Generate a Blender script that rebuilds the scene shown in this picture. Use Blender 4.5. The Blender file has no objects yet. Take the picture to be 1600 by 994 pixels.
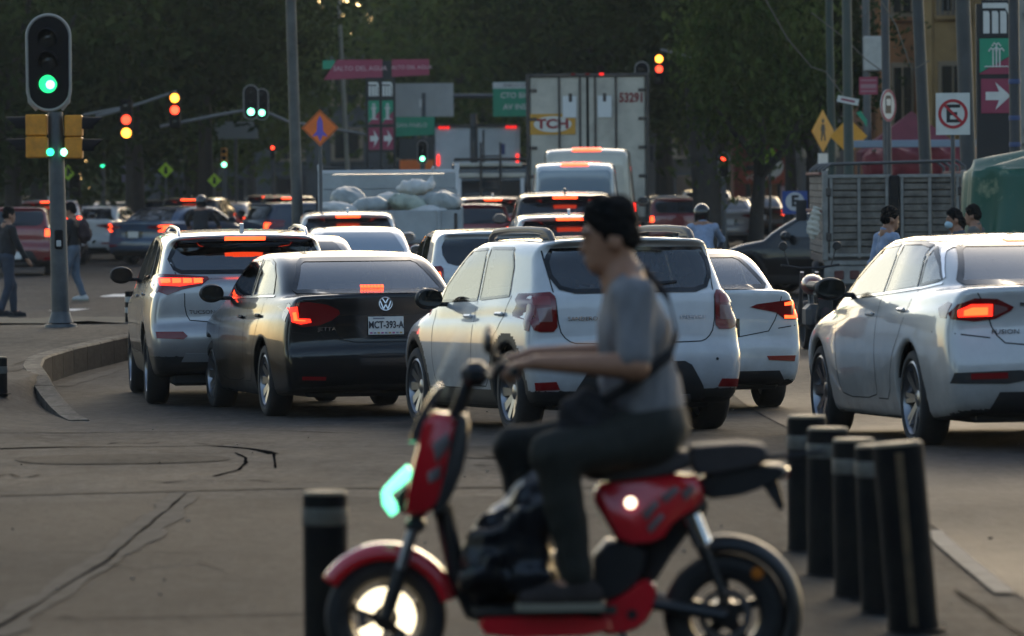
import bpy, bmesh, math, random
import numpy as np
from mathutils import Vector, Matrix, Euler
from mathutils.bvhtree import BVHTree
from mathutils.geometry import delaunay_2d_cdt

random.seed(7)
rng = np.random.default_rng(7)
SC = bpy.context.scene
COL = SC.collection
R = math.radians

# ------------------------------------------------------------------ camera
F_PX = 7500.0                      # focal length in photograph pixels (1600 wide)
CAM_Z = 1.75
cam_d = bpy.data.cameras.new('camera')
cam = bpy.data.objects.new('camera', cam_d)
COL.objects.link(cam)
cam_d.sensor_width = 36.0
cam_d.lens = F_PX / 1600.0 * 36.0
cam_d.clip_start = 0.5
cam_d.clip_end = 3000.0
CAM_ROT = Matrix.Rotation(R(90) - math.atan((497 - 288) / F_PX), 3, 'X') @ Matrix.Rotation(R(-0.5), 3, 'Z')
cam.matrix_world = Matrix.Translation((0, 0, CAM_Z)) @ CAM_ROT.to_4x4()
cam_d.dof.use_dof = True
cam_d.dof.focus_distance = 43.5
cam_d.dof.aperture_fstop = 3.9
SC.camera = cam

# ------------------------------------------------------------------ sky, sun, exposure
SUN_EL, SUN_AZ = 14.0, 12.0   # low hazy sun ahead, behind the trees (degrees from +Y)
w = bpy.data.worlds.new('World')
SC.world = w
w.use_nodes = True
nt = w.node_tree
nt.nodes.clear()
out = nt.nodes.new('ShaderNodeOutputWorld')
bg = nt.nodes.new('ShaderNodeBackground')
sky = nt.nodes.new('ShaderNodeTexSky')
sky.sky_type = 'NISHITA'
sky.sun_disc = False
sky.sun_elevation = R(SUN_EL)
sky.sun_rotation = R(SUN_AZ)
sky.air_density = 1.0
sky.dust_density = 1.5
sky.ozone_density = 1.0
bg.inputs['Strength'].default_value = 0.15
nt.links.new(sky.outputs[0], bg.inputs['Color'])
nt.links.new(bg.outputs[0], out.inputs['Surface'])
sun_d = bpy.data.lights.new('sun', 'SUN')
sun = bpy.data.objects.new('sun', sun_d)
COL.objects.link(sun)
sun_d.energy = 0.12
sun_d.angle = R(25)
sun_d.color = (1.0, 0.80, 0.58)
_sd = Vector((math.sin(R(SUN_AZ)) * math.cos(R(SUN_EL)), math.cos(R(SUN_AZ)) * math.cos(R(SUN_EL)), math.sin(R(SUN_EL))))
sun.rotation_euler = _sd.to_track_quat('Z', 'Y').to_euler()
SC.view_settings.view_transform = 'Standard'
SC.view_settings.look = 'None'
SC.view_settings.exposure = 1.0
SC.view_settings.gamma = 1.0
SC.render.engine = 'CYCLES'
SC.cycles.use_denoising = True
SC.cycles.max_bounces = 6
SC.cycles.diffuse_bounces = 2
SC.cycles.glossy_bounces = 3
SC.cycles.transmission_bounces = 4
SC.cycles.transparent_max_bounces = 12
SC.cycles.volume_bounces = 0
SC.cycles.caustics_reflective = False
SC.cycles.caustics_refractive = False
SC.cycles.sample_clamp_indirect = 4.0

# ------------------------------------------------------------------ layout helpers
def P(px, py, d):
    """The world point seen at photograph pixel (px, py) at depth Y = d."""
    v = CAM_ROT @ Vector(((px - 800) / F_PX, -(py - 497) / F_PX, -1.0))
    v *= d / v.y
    return Vector((v.x, v.y, v.z + CAM_Z))

def sst(a, b, t):
    t = min(1.0, max(0.0, (t - a) / (b - a)))
    return t * t * (3 - 2 * t)

KERB = [(-1.2, 30.0), (-2.6, 36.0), (-3.64, 40.8), (-4.30, 44.6), (-4.72, 47.6), (-4.94, 50.2), (-4.88, 53.0), (-4.58, 57.6), (-4.2, 62.0), (-3.6, 66.0)]
def kerb_x(y): return float(np.interp(y, [k[1] for k in KERB], [k[0] for k in KERB]))

def gz(x, y):
    """Height of the ground: the road dips gently beyond the crossing and rises again far off; the island on the left stays level."""
    dip = -0.30 * sst(27, 47, y) + 0.15 * sst(76, 96, y)
    wd = 2.6 - 2.55 * sst(38, 46, y)
    bl = sst(kerb_x(y) - wd, kerb_x(y), x)
    bl = max(bl, sst(65.6, 66.0, y))
    return dip * bl - 0.02 * (1 - bl)

# ------------------------------------------------------------------ object helpers
def tag(o, label=None, cat=None, group=None, kind=None):
    if label: o['label'] = label
    if cat: o['category'] = cat
    if group: o['group'] = group
    if kind: o['kind'] = kind
    return o

def empty(name, loc=(0, 0, 0), rz=0.0, parent=None):
    o = bpy.data.objects.new(name, None)
    COL.objects.link(o)
    o.empty_display_size = 0.1
    o.location = loc
    o.rotation_euler = (0, 0, rz)
    o.parent = parent
    return o

def obj(name, me, parent=None, loc=None):
    o = bpy.data.objects.new(name, me)
    COL.objects.link(o)
    o.parent = parent
    if loc is not None: o.location = loc
    return o

def make_mesh(name, verts, faces, mats, mi=None, smooth=True, sharp=None):
    me = bpy.data.meshes.new(name)
    if isinstance(verts, np.ndarray): verts = verts.tolist()
    if isinstance(faces, np.ndarray): faces = faces.tolist()
    me.from_pydata(verts, [], faces)
    for m in (mats if isinstance(mats, (list, tuple)) else [mats]): me.materials.append(m)
    if mi is not None: me.polygons.foreach_set('material_index', np.asarray(mi, dtype=np.int32))
    me.polygons.foreach_set('use_smooth', np.full(len(me.polygons), bool(smooth)))
    if smooth and sharp:
        me.set_sharp_from_angle(angle=R(sharp))
    me.update()
    return me

def copy_tree(o, parent=None):
    c = o.copy()
    COL.objects.link(c)
    c.parent = parent
    for ch in o.children: copy_tree(ch, c)
    return c

class MB:
    """Collects simple shapes into one mesh."""
    def __init__(s): s.v, s.f, s.m = [], [], []
    def add(s, vs, fs, mi=0):
        b = len(s.v)
        s.v += [tuple(p) for p in vs]
        s.f += [[i + b for i in f] for f in fs]
        s.m += [mi] * len(fs)
        return s
    def box(s, c, size, bev=0.0, rot=None, mi=0):
        hx, hy, hz = size[0] / 2, size[1] / 2, size[2] / 2
        b = min(bev, hx * .9, hy * .9, hz * .9)
        M = rot.to_matrix() if isinstance(rot, Euler) else (rot or Matrix.Identity(3))
        c = Vector(c)
        if b <= 0:
            vs = [Vector((x, y, z)) for x in (-hx, hx) for y in (-hy, hy) for z in (-hz, hz)]
            fs = [(0, 1, 3, 2), (4, 6, 7, 5), (0, 4, 5, 1), (2, 3, 7, 6), (0, 2, 6, 4), (1, 5, 7, 3)]
        else:
            vs, idx = [], {}
            for sx in (-1, 1):
                for sy in (-1, 1):
                    for sz in (-1, 1):
                        for ax in range(3):
                            p = [sx * (hx - b), sy * (hy - b), sz * (hz - b)]
                            p[ax] = (sx * hx, sy * hy, sz * hz)[ax]
                            idx[(sx, sy, sz, ax)] = len(vs)
                            vs.append(Vector(p))
            fs = []
            for sx in (-1, 1):
                for sy in (-1, 1):
                    for sz in (-1, 1):
                        t = [idx[(sx, sy, sz, a)] for a in range(3)]
                        fs.append(t if sx * sy * sz > 0 else t[::-1])
            for ax in range(3):
                o1, o2 = [a for a in range(3) if a != ax]
                for sg in (-1, 1):
                    q = []
                    for a, b2 in ((-1, -1), (1, -1), (1, 1), (-1, 1)):
                        k = [0, 0, 0]; k[ax] = sg; k[o1] = a; k[o2] = b2
                        q.append(idx[(*k, ax)])
                    fl = (sg > 0) != (ax == 1)
                    fs.append(q if fl else q[::-1])
                for a in (-1, 1):
                    for b2 in (-1, 1):
                        q = []
                        for sg, which in ((-1, o1), (1, o1), (1, o2), (-1, o2)):
                            k = [0, 0, 0]; k[ax] = sg; k[o1] = a; k[o2] = b2
                            q.append(idx[(*k, which)])
                        fl = (a * b2 > 0) != (ax == 1)
                        fs.append(q if not fl else q[::-1])
        return s.add([M @ p + c for p in vs], fs, mi)
    def ring(s, c, ax1, ax2, r, n):
        return [Vector(c) + ax1 * (r * math.cos(2 * math.pi * i / n)) + ax2 * (r * math.sin(2 * math.pi * i / n)) for i in range(n)]
    def cyl(s, p0, p1, r0, r1=None, n=14, mi=0, cap=True):
        r1 = r0 if r1 is None else r1
        return s.tube([p0, p1], [r0, r1], n, mi, cap)
    def tube(s, pts, r, n=8, mi=0, cap=True):
        pts = [Vector(p) for p in pts]
        rs = r if isinstance(r, (list, tuple)) else [r] * len(pts)
        b = len(s.v)
        t = (pts[1] - pts[0]).normalized()
        u = t.orthogonal().normalized()
        for i, p in enumerate(pts):
            if i == 0: t = (pts[1] - pts[0])
            elif i == len(pts) - 1: t = pts[-1] - pts[-2]
            else: t = (pts[i + 1] - pts[i]).normalized() + (pts[i] - pts[i - 1]).normalized()
            t = t.normalized() if t.length > 1e-9 else Vector((0, 0, 1))
            u = (u - t * u.dot(t))
            u = u.normalized() if u.length > 1e-6 else t.orthogonal().normalized()
            v = t.cross(u)
            s.v += [tuple(q) for q in s.ring(p, u, v, rs[i], n)]
        for i in range(len(pts) - 1):
            for k in range(n):
                a, c = b + i * n + k, b + i * n + (k + 1) % n
                s.f.append([a, c, c + n, a + n]); s.m.append(mi)
        if cap:
            s.f.append([b + k for k in range(n)][::-1]); s.m.append(mi)
            e = b + (len(pts) - 1) * n
            s.f.append([e + k for k in range(n)]); s.m.append(mi)
        return s
    def lathe(s, prof, c=(0, 0, 0), axis=(0, 0, 1), n=24, mi=0, closed=False):
        """prof: (radius, height along axis)."""
        ax = Vector(axis).normalized()
        u = ax.orthogonal().normalized(); v = ax.cross(u)
        b = len(s.v)
        for r, h in prof: s.v += [tuple(q) for q in s.ring(Vector(c) + ax * h, u, v, max(r, 1e-4), n)]
        m = len(prof)
        for i in range(m if closed else m - 1):
            j = (i + 1) % m
            for k in range(n):
                k2 = (k + 1) % n
                s.f.append([b + i * n + k, b + i * n + k2, b + j * n + k2, b + j * n + k]); s.m.append(mi)
        return s
    def prism(s, poly, fn, d0, d1, mi=0):
        """poly: 2D outline; fn(a, b, depth) -> point. Closed prism from depth d0 to d1."""
        n = len(poly)
        vs = [fn(a, b, d0) for a, b in poly] + [fn(a, b, d1) for a, b in poly]
        fs = [list(range(n)), list(range(2 * n - 1, n - 1, -1))]
        fs += [[i, i + n, (i + 1) % n + n, (i + 1) % n] for i in range(n)]
        return s.add(vs, fs, mi)
    def build(s, name, mats, parent=None, smooth=True, sharp=35, loc=None, fix=True):
        me = make_mesh(name, s.v, s.f, mats, s.m, smooth, None)
        if fix:
            bm = bmesh.new(); bm.from_mesh(me)
            bmesh.ops.recalc_face_normals(bm, faces=bm.faces)
            bm.to_mesh(me); bm.free()
        if smooth and sharp: me.set_sharp_from_angle(angle=R(sharp))
        return obj(name, me, parent, loc)

# ------------------------------------------------------------------ materials
MATS = {}
def mat(name, col, rough=0.5, metal=0.0, spec=0.5, coat=0.0, emit=None, estr=0.0, noise=0.0, nscale=8.0,
        bump=0.0, bscale=60.0, alt=None, trans=0.0, alpha=1.0, rvar=0.0):
    if name in MATS: return MATS[name]
    m = bpy.data.materials.new(name); m.use_nodes = True
    nt = m.node_tree; b = nt.nodes['Principled BSDF']
    b.inputs['Base Color'].default_value = (*col, 1)
    b.inputs['Roughness'].default_value = rough
    b.inputs['Metallic'].default_value = metal
    b.inputs['Specular IOR Level'].default_value = spec
    b.inputs['Coat Weight'].default_value = coat
    b.inputs['Coat Roughness'].default_value = 0.04
    if trans: b.inputs['Transmission Weight'].default_value = trans
    if alpha < 1: b.inputs['Alpha'].default_value = alpha
    if emit:
        b.inputs['Emission Color'].default_value = (*emit, 1)
        b.inputs['Emission Strength'].default_value = estr
    if noise or bump or rvar:
        tc = nt.nodes.new('ShaderNodeTexCoord')
    if noise or rvar:
        nz = nt.nodes.new('ShaderNodeTexNoise')
        nz.inputs['Scale'].default_value = nscale; nz.inputs['Detail'].default_value = 6; nz.inputs['Roughness'].default_value = 0.65
        nt.links.new(tc.outputs['Object'], nz.inputs['Vector'])
    if noise:
        rp = nt.nodes.new('ShaderNodeValToRGB')
        c2 = alt if alt else tuple(max(0, c * (1 - noise)) for c in col)
        c1 = col if alt else tuple(min(1, c * (1 + noise * .6)) for c in col)
        rp.color_ramp.elements[0].position = 0.32; rp.color_ramp.elements[1].position = 0.68
        rp.color_ramp.elements[0].color = (*c2, 1); rp.color_ramp.elements[1].color = (*c1, 1)
        nt.links.new(nz.outputs['Fac'], rp.inputs['Fac'])
        nt.links.new(rp.outputs['Color'], b.inputs['Base Color'])
    if rvar:
        mr = nt.nodes.new('ShaderNodeMapRange')
        mr.inputs['From Min'].default_value = .3; mr.inputs['From Max'].default_value = .7
        mr.inputs['To Min'].default_value = max(0, rough - rvar); mr.inputs['To Max'].default_value = min(1, rough + rvar)
        nt.links.new(nz.outputs['Fac'], mr.inputs['Value']); nt.links.new(mr.outputs[0], b.inputs['Roughness'])
    if bump:
        n2 = nt.nodes.new('ShaderNodeTexNoise'); n2.inputs['Scale'].default_value = bscale; n2.inputs['Detail'].default_value = 5
        nt.links.new(tc.outputs['Object'], n2.inputs['Vector'])
        bp = nt.nodes.new('ShaderNodeBump'); bp.inputs['Strength'].default_value = bump; bp.inputs['Distance'].default_value = 0.02
        nt.links.new(n2.outputs['Fac'], bp.inputs['Height']); nt.links.new(bp.outputs[0], b.inputs['Normal'])
    MATS[name] = m
    return m

def glass_mat(name, tint, refl=1.45, amt=1.0):
    if name in MATS: return MATS[name]
    m = bpy.data.materials.new(name); m.use_nodes = True
    nt = m.node_tree; nt.nodes.clear()
    o = nt.nodes.new('ShaderNodeOutputMaterial'); t = nt.nodes.new('ShaderNodeBsdfTransparent')
    g = nt.nodes.new('ShaderNodeBsdfGlossy'); mx = nt.nodes.new('ShaderNodeMixShader'); fr = nt.nodes.new('ShaderNodeFresnel')
    t.inputs[0].default_value = (*tint, 1); g.inputs['Roughness'].default_value = 0.03
    g.inputs['Color'].default_value = (.95, .95, .95, 1)
    fr.inputs['IOR'].default_value = 1.0 + 0.75 * refl
    ml = nt.nodes.new('ShaderNodeMath'); ml.operation = 'MULTIPLY'; ml.inputs[1].default_value = amt
    nt.links.new(fr.outputs[0], ml.inputs[0]); nt.links.new(ml.outputs[0], mx.inputs[0]); nt.links.new(t.outputs[0], mx.inputs[1]); nt.links.new(g.outputs[0], mx.inputs[2])
    nt.links.new(mx.outputs[0], o.inputs['Surface'])
    MATS[name] = m
    return m

def lamp_mat(name, col, s):
    return mat(name, col, 0.3, emit=col, estr=s)

def paint(name, col, metal=0.0, rough=0.35, dirt=0.12):
    """Clear-coated car paint with road grime on the lower panels."""
    if 'paint_' + name in MATS: return MATS['paint_' + name]
    m = mat('paint_' + name, col, rough, metal, 0.15 if max(col) < .05 else 0.4, coat=.7 if max(col) < .05 else 1.0, noise=dirt, nscale=2.2, rvar=.06)
    nt = m.node_tree; b = nt.nodes['Principled BSDF']; L = nt.links.new
    src = b.inputs['Base Color'].links[0].from_socket
    tc = [n for n in nt.nodes if n.type == 'TEX_COORD'][0]
    sx = nt.nodes.new('ShaderNodeSeparateXYZ'); L(tc.outputs['Object'], sx.inputs[0])
    nz = nt.nodes.new('ShaderNodeTexNoise'); nz.inputs['Scale'].default_value = 7; nz.inputs['Detail'].default_value = 7; nz.inputs['Roughness'].default_value = .7; L(tc.outputs['Object'], nz.inputs['Vector'])
    mr = nt.nodes.new('ShaderNodeMapRange'); mr.inputs['From Min'].default_value = .25; mr.inputs['From Max'].default_value = .85; mr.inputs['To Min'].default_value = .75; mr.inputs['To Max'].default_value = 0.04; L(sx.outputs['Z'], mr.inputs['Value'])
    ml = nt.nodes.new('ShaderNodeMath'); ml.operation = 'MULTIPLY'; L(mr.outputs[0], ml.inputs[0]); L(nz.outputs['Fac'], ml.inputs[1])
    mx = nt.nodes.new('ShaderNodeMixRGB'); mx.inputs[2].default_value = (.085, .072, .058, 1) if max(col) > .05 else (.007, .0065, .0055, 1); L(ml.outputs[0], mx.inputs[0]); L(src, mx.inputs[1]); L(mx.outputs[0], b.inputs['Base Color'])
    return m

TRIM = mat('black_plastic', (.018, .018, .019), 0.55, noise=.25, nscale=12)
GLOSSBLACK = mat('gloss_black', (.008, .008, .009), 0.12)
RUBBER = mat('tyre_rubber', (.016, .016, .017), 0.8, noise=.3, nscale=30)
ALLOY = mat('alloy_wheel', (.26, .26, .275), 0.3, metal=0.9)
CHROME = mat('chrome', (.75, .75, .76), 0.12, metal=1.0)
DARKIN = mat('car_interior', (.022, .022, .024), 0.85)
GLASS = glass_mat('window_glass', (.42, .46, .47), 2.3)
GLASSDARK = glass_mat('tinted_glass', (.09, .10, .105), 2.0)
GLASSOPAQUE = mat('dark_window', (.012, .014, .016), 0.05, spec=0.9)
REDLENS = mat('red_lamp_lens', (.16, .005, .007), 0.08, coat=.6)
SMOKELENS = mat('clear_lamp_lens', (.20, .10, .10), 0.1, coat=.6)
REDREFL = mat('red_reflector', (.20, .007, .009), 0.2)
BRAKE = lamp_mat('brake_light_glow', (1.0, .022, .010), 1.5)
BRAKEHOT = lamp_mat('brake_light_core', (1.0, .065, .014), 2.5)
TAILGLOW = lamp_mat('tail_light_glow', (1.0, .02, .015), .7)
AMBER = lamp_mat('amber_light', (1.0, .42, .05), 6.0)
WHITEPAINT = mat('white_marking', (.62, .60, .56), 0.6, noise=.2, nscale=9)
STEEL = mat('galvanised_pole', (.085, .09, .095), 0.5, metal=.4, noise=.3, nscale=4)
DARKSTEEL = mat('dark_pole', (.06, .065, .07), 0.5, noise=.3, nscale=4)

def text_mesh(body, size, extrude=0.002, bold=0.0, spacing=1.0):
    cu = bpy.data.curves.new('lettering', 'FONT')
    cu.body = body; cu.size = size; cu.extrude = extrude; cu.offset = bold; cu.space_character = spacing
    cu.align_x = 'CENTER'; cu.align_y = 'CENTER'; cu.resolution_u = 3
    o = bpy.data.objects.new('lettering', cu); COL.objects.link(o)
    dg = bpy.context.evaluated_depsgraph_get()
    me = bpy.data.meshes.new_from_object(o.evaluated_get(dg))
    bpy.data.objects.remove(o); bpy.data.curves.remove(cu)
    return me

def lettering(body, size, m, parent, loc, rot=(R(90), 0, 0), bold=0.0, sx=1.0, name='lettering', extrude=0.002):
    """Raised letters whose face looks towards local -Y (towards a viewer behind)."""
    me = text_mesh(body, size, extrude, bold)
    me.materials.clear(); me.materials.append(m)
    o = obj(name, me, parent, loc); o.rotation_euler = rot; o.scale = (sx, 1, 1)
    return o
# ------------------------------------------------------------------ distance-field modelling kit
def poly_sdf(A, B, poly):
    """Signed distance of points (A, B) to a closed polygon (negative inside)."""
    d2 = np.full(A.shape, 1e9); ins = np.zeros(A.shape, bool)
    n = len(poly)
    for i in range(n):
        x0, y0 = poly[i]; x1, y1 = poly[(i + 1) % n]
        ex, ey = x1 - x0, y1 - y0
        wx, wy = A - x0, B - y0
        t = np.clip((wx * ex + wy * ey) / max(ex * ex + ey * ey, 1e-12), 0, 1)
        d2 = np.minimum(d2, (wx - ex * t) ** 2 + (wy - ey * t) ** 2)
        c = ((y0 <= B) & (y1 > B)) | ((y1 <= B) & (y0 > B))
        if abs(ey) > 1e-12:
            ins ^= c & (A < x0 + ex * (B - y0) / ey)
    d = np.sqrt(d2)
    return np.where(ins, -d, d)

def chaikin(p, n=2):
    for _ in range(n):
        q = []
        for i in range(len(p)):
            a, b = p[i], p[(i + 1) % len(p)]
            q.append((a[0] * .75 + b[0] * .25, a[1] * .75 + b[1] * .25))
            q.append((a[0] * .25 + b[0] * .75, a[1] * .25 + b[1] * .75))
        p = q
    return p

def smin(a, b, k):
    h = np.clip(k - np.abs(a - b), 0, None) / k
    return np.minimum(a, b) - h * h * k * .25
def smax(a, b, k): return -smin(-a, -b, k)

class Tab2:
    """A polygon's distance tabulated on a grid for quick look-up."""
    def __init__(s, poly, h=0.015, pad=0.5):
        p = np.array(poly); s.lo = p.min(0) - pad; hi = p.max(0) + pad; s.h = h
        n = np.ceil((hi - s.lo) / h).astype(int) + 2
        a = s.lo[0] + h * np.arange(n[0]); b = s.lo[1] + h * np.arange(n[1])
        A, B = np.meshgrid(a, b, indexing='ij'); s.t = poly_sdf(A, B, poly); s.n = n
    def __call__(s, A, B):
        A, B = np.broadcast_arrays(A, B)
        u = np.clip((A - s.lo[0]) / s.h, 0, s.n[0] - 1.001); v = np.clip((B - s.lo[1]) / s.h, 0, s.n[1] - 1.001)
        i = u.astype(int); j = v.astype(int); u = u - i; v = v - j; t = s.t
        return (t[i, j] * (1 - u) + t[i + 1, j] * u) * (1 - v) + (t[i, j + 1] * (1 - u) + t[i + 1, j + 1] * u) * v

def tri_sample(D, lo, h, Q):
    u = (Q - lo) / h
    u = np.clip(u, 0, np.array(D.shape) - 1.001)
    i = u.astype(int); f = u - i
    x, y, z = i.T; a, b, c = f.T
    r = 0
    for dx in (0, 1):
        for dy in (0, 1):
            for dz in (0, 1):
                r = r + D[x + dx, y + dy, z + dz] * (a if dx else 1 - a) * (b if dy else 1 - b) * (c if dz else 1 - c)
    return r

def surface_nets(D, lo, h, relax=1):
    """Quad mesh of the zero level of the sampled field D."""
    lo = np.array(lo, float)
    ins = D < 0
    nx, ny, nz = D.shape
    acc = np.zeros((nx - 1, ny - 1, nz - 1, 3), np.float32); cnt = np.zeros((nx - 1, ny - 1, nz - 1), np.float32)
    quads_src = []
    for ax in range(3):
        sl0 = [slice(None)] * 3; sl1 = [slice(None)] * 3
        sl0[ax] = slice(0, -1); sl1[ax] = slice(1, None)
        a, b = D[tuple(sl0)], D[tuple(sl1)]
        ch = (a < 0) != (b < 0)
        idx = np.argwhere(ch)
        if len(idx) == 0: continue
        av, bv = a[ch], b[ch]
        t = av / (av - bv)
        pos = idx.astype(np.float32).copy(); pos[:, ax] += t
        o = [k for k in range(3) if k != ax]
        lim = np.array([nx - 2, ny - 2, nz - 2])
        for du in (0, 1):
            for dv in (0, 1):
                c = idx.copy(); c[:, o[0]] -= du; c[:, o[1]] -= dv
                ok = ((c >= 0) & (c <= lim)).all(1)
                ci = c[ok]
                np.add.at(acc, (ci[:, 0], ci[:, 1], ci[:, 2]), pos[ok]); np.add.at(cnt, (ci[:, 0], ci[:, 1], ci[:, 2]), 1)
        quads_src.append((ax, idx, av < 0))
    act = cnt > 0
    vid = np.full(cnt.shape, -1, np.int64); vid[act] = np.arange(act.sum())
    V = acc[act] / cnt[act][:, None]
    quads = []
    for ax, idx, neg in quads_src:
        o = [(ax + 1) % 3, (ax + 2) % 3]
        ok = (idx[:, o[0]] > 0) & (idx[:, o[1]] > 0) & (idx[:, o[0]] < cnt.shape[o[0]]) & (idx[:, o[1]] < cnt.shape[o[1]])
        idx = idx[ok]; neg = neg[ok]
        q = []
        for du, dv in ((1, 1), (0, 1), (0, 0), (1, 0)):
            c = idx.copy(); c[:, o[0]] -= du; c[:, o[1]] -= dv
            q.append(vid[c[:, 0], c[:, 1], c[:, 2]])
        q = np.stack(q, 1)
        q[~neg] = q[~neg][:, ::-1]
        quads.append(q)
    Qd = np.concatenate(quads)
    V = V.astype(np.float64)
    G = None
    for it in range(relax + 1):
        if it > 0:                                     # even the net out, then pull it back on the surface
            s = np.zeros_like(V); c = np.zeros(len(V))
            for k in range(4):
                np.add.at(s, Qd[:, k], V[Qd[:, (k + 1) % 4]]); np.add.at(s, Qd[:, k], V[Qd[:, (k + 3) % 4]]); np.add.at(c, Qd[:, k], 2)
            V = V * .4 + .6 * s / np.maximum(c, 1)[:, None]
        for _ in range(2):
            e = 0.5
            g = np.stack([tri_sample(D, 0, 1, V + np.eye(3)[k] * e) - tri_sample(D, 0, 1, V - np.eye(3)[k] * e) for k in range(3)], 1)
            n2 = np.maximum((g ** 2).sum(1), 1e-8)
            d = tri_sample(D, 0, 1, V)
            step = (d / n2)[:, None] * g
            ln = np.linalg.norm(step, axis=1, keepdims=True)
            V = V - step * np.minimum(1, 0.4 / np.maximum(ln, 1e-9))
    return lo + V * h, Qd

class Field:
    """Smooth union of rounded limbs and ellipsoids, sampled on a grid (for figures, sacks and cloth)."""
    def __init__(s, lo, hi, h):
        s.lo = np.array(lo, float); s.h = h
        n = np.ceil((np.array(hi) - s.lo) / h).astype(int) + 1
        s.ax = [s.lo[k] + h * np.arange(n[k]) for k in range(3)]
        s.D = np.full(tuple(n), 1.0, np.float32)
    def _blk(s, lo, hi):
        sl = []
        for k in range(3):
            a = int(np.clip(np.floor((lo[k] - s.lo[k]) / s.h), 0, s.D.shape[k] - 1)); b = int(np.clip(np.ceil((hi[k] - s.lo[k]) / s.h) + 1, a + 1, s.D.shape[k]))
            sl.append(slice(a, b))
        g = np.meshgrid(s.ax[0][sl[0]], s.ax[1][sl[1]], s.ax[2][sl[2]], indexing='ij')
        return tuple(sl), g
    def cap(s, a, b, r0, r1, k=0.03):
        a = np.array(a, float); b = np.array(b, float); m = max(r0, r1) + k + 3 * s.h
        sl, (X, Y, Z) = s._blk(np.minimum(a, b) - m, np.maximum(a, b) + m)
        e = b - a; l2 = max((e ** 2).sum(), 1e-9)
        t = np.clip(((X - a[0]) * e[0] + (Y - a[1]) * e[1] + (Z - a[2]) * e[2]) / l2, 0, 1)
        d = np.sqrt((X - a[0] - e[0] * t) ** 2 + (Y - a[1] - e[1] * t) ** 2 + (Z - a[2] - e[2] * t) ** 2) - (r0 + (r1 - r0) * t)
        s.D[sl] = smin(s.D[sl], d, k)
        return s
    def ell(s, c, r, k=0.03, rot=None, cut=False):
        c = np.array(c, float); r = np.array(r, float); m = r.max() + k + 3 * s.h
        sl, (X, Y, Z) = s._blk(c - m, c + m)
        p = np.stack([X - c[0], Y - c[1], Z - c[2]], -1)
        if rot is not None: p = p @ np.array(rot.to_matrix() if isinstance(rot, Euler) else rot)
        q = np.linalg.norm(p / r, axis=-1); q2 = np.linalg.norm(p / r ** 2, axis=-1)
        d = np.where(q < 1e-6, -r.min(), q * (q - 1) / np.maximum(q2, 1e-6))
        s.D[sl] = smax(s.D[sl], -d, k) if cut else smin(s.D[sl], d, k)
        return s
    def box(s, c, hs, rd, k=0.03, rz=0.0):
        c = np.array(c, float); m = max(hs) * 1.5 + k
        sl, (X, Y, Z) = s._blk(c - m, c + m)
        x, y = X - c[0], Y - c[1]; ca, sa = math.cos(rz), math.sin(rz)
        x, y = x * ca + y * sa, -x * sa + y * ca
        q = [np.abs(x) - hs[0] + rd, np.abs(y) - hs[1] + rd, np.abs(Z - c[2]) - hs[2] + rd]
        d = np.sqrt(sum(np.maximum(a, 0) ** 2 for a in q)) + np.minimum(np.maximum(np.maximum(q[0], q[1]), q[2]), 0) - rd
        s.D[sl] = smin(s.D[sl], d, k)
        return s
    def plane(s, p, n):
        """Keep the side the normal points away from."""
        n = np.array(n, float); n /= np.linalg.norm(n)
        X, Y, Z = np.meshgrid(*s.ax, indexing='ij')
        d = (X - p[0]) * n[0] + (Y - p[1]) * n[1] + (Z - p[2]) * n[2]
        s.D = np.maximum(s.D, d.astype(np.float32))
        return s
    def noise(s, amp, fr, seed=0):
        X, Y, Z = np.meshgrid(*s.ax, indexing='ij'); r = np.random.default_rng(seed)
        for i in range(5):
            k = r.normal(size=3) * fr * (1 + .5 * i); ph = r.uniform(0, 6.3)
            s.D += (amp / (1 + .5 * i) * np.sin(X * k[0] + Y * k[1] + Z * k[2] + ph)).astype(np.float32)
        return s
    def mesh(s, relax=1):
        D = s.D.copy()
        D[0], D[-1], D[:, 0], D[:, -1], D[:, :, 0], D[:, :, -1] = [np.maximum(x, s.h) for x in (D[0], D[-1], D[:, 0], D[:, -1], D[:, :, 0], D[:, :, -1])]
        return surface_nets(D, s.lo, s.h, relax)
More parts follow.
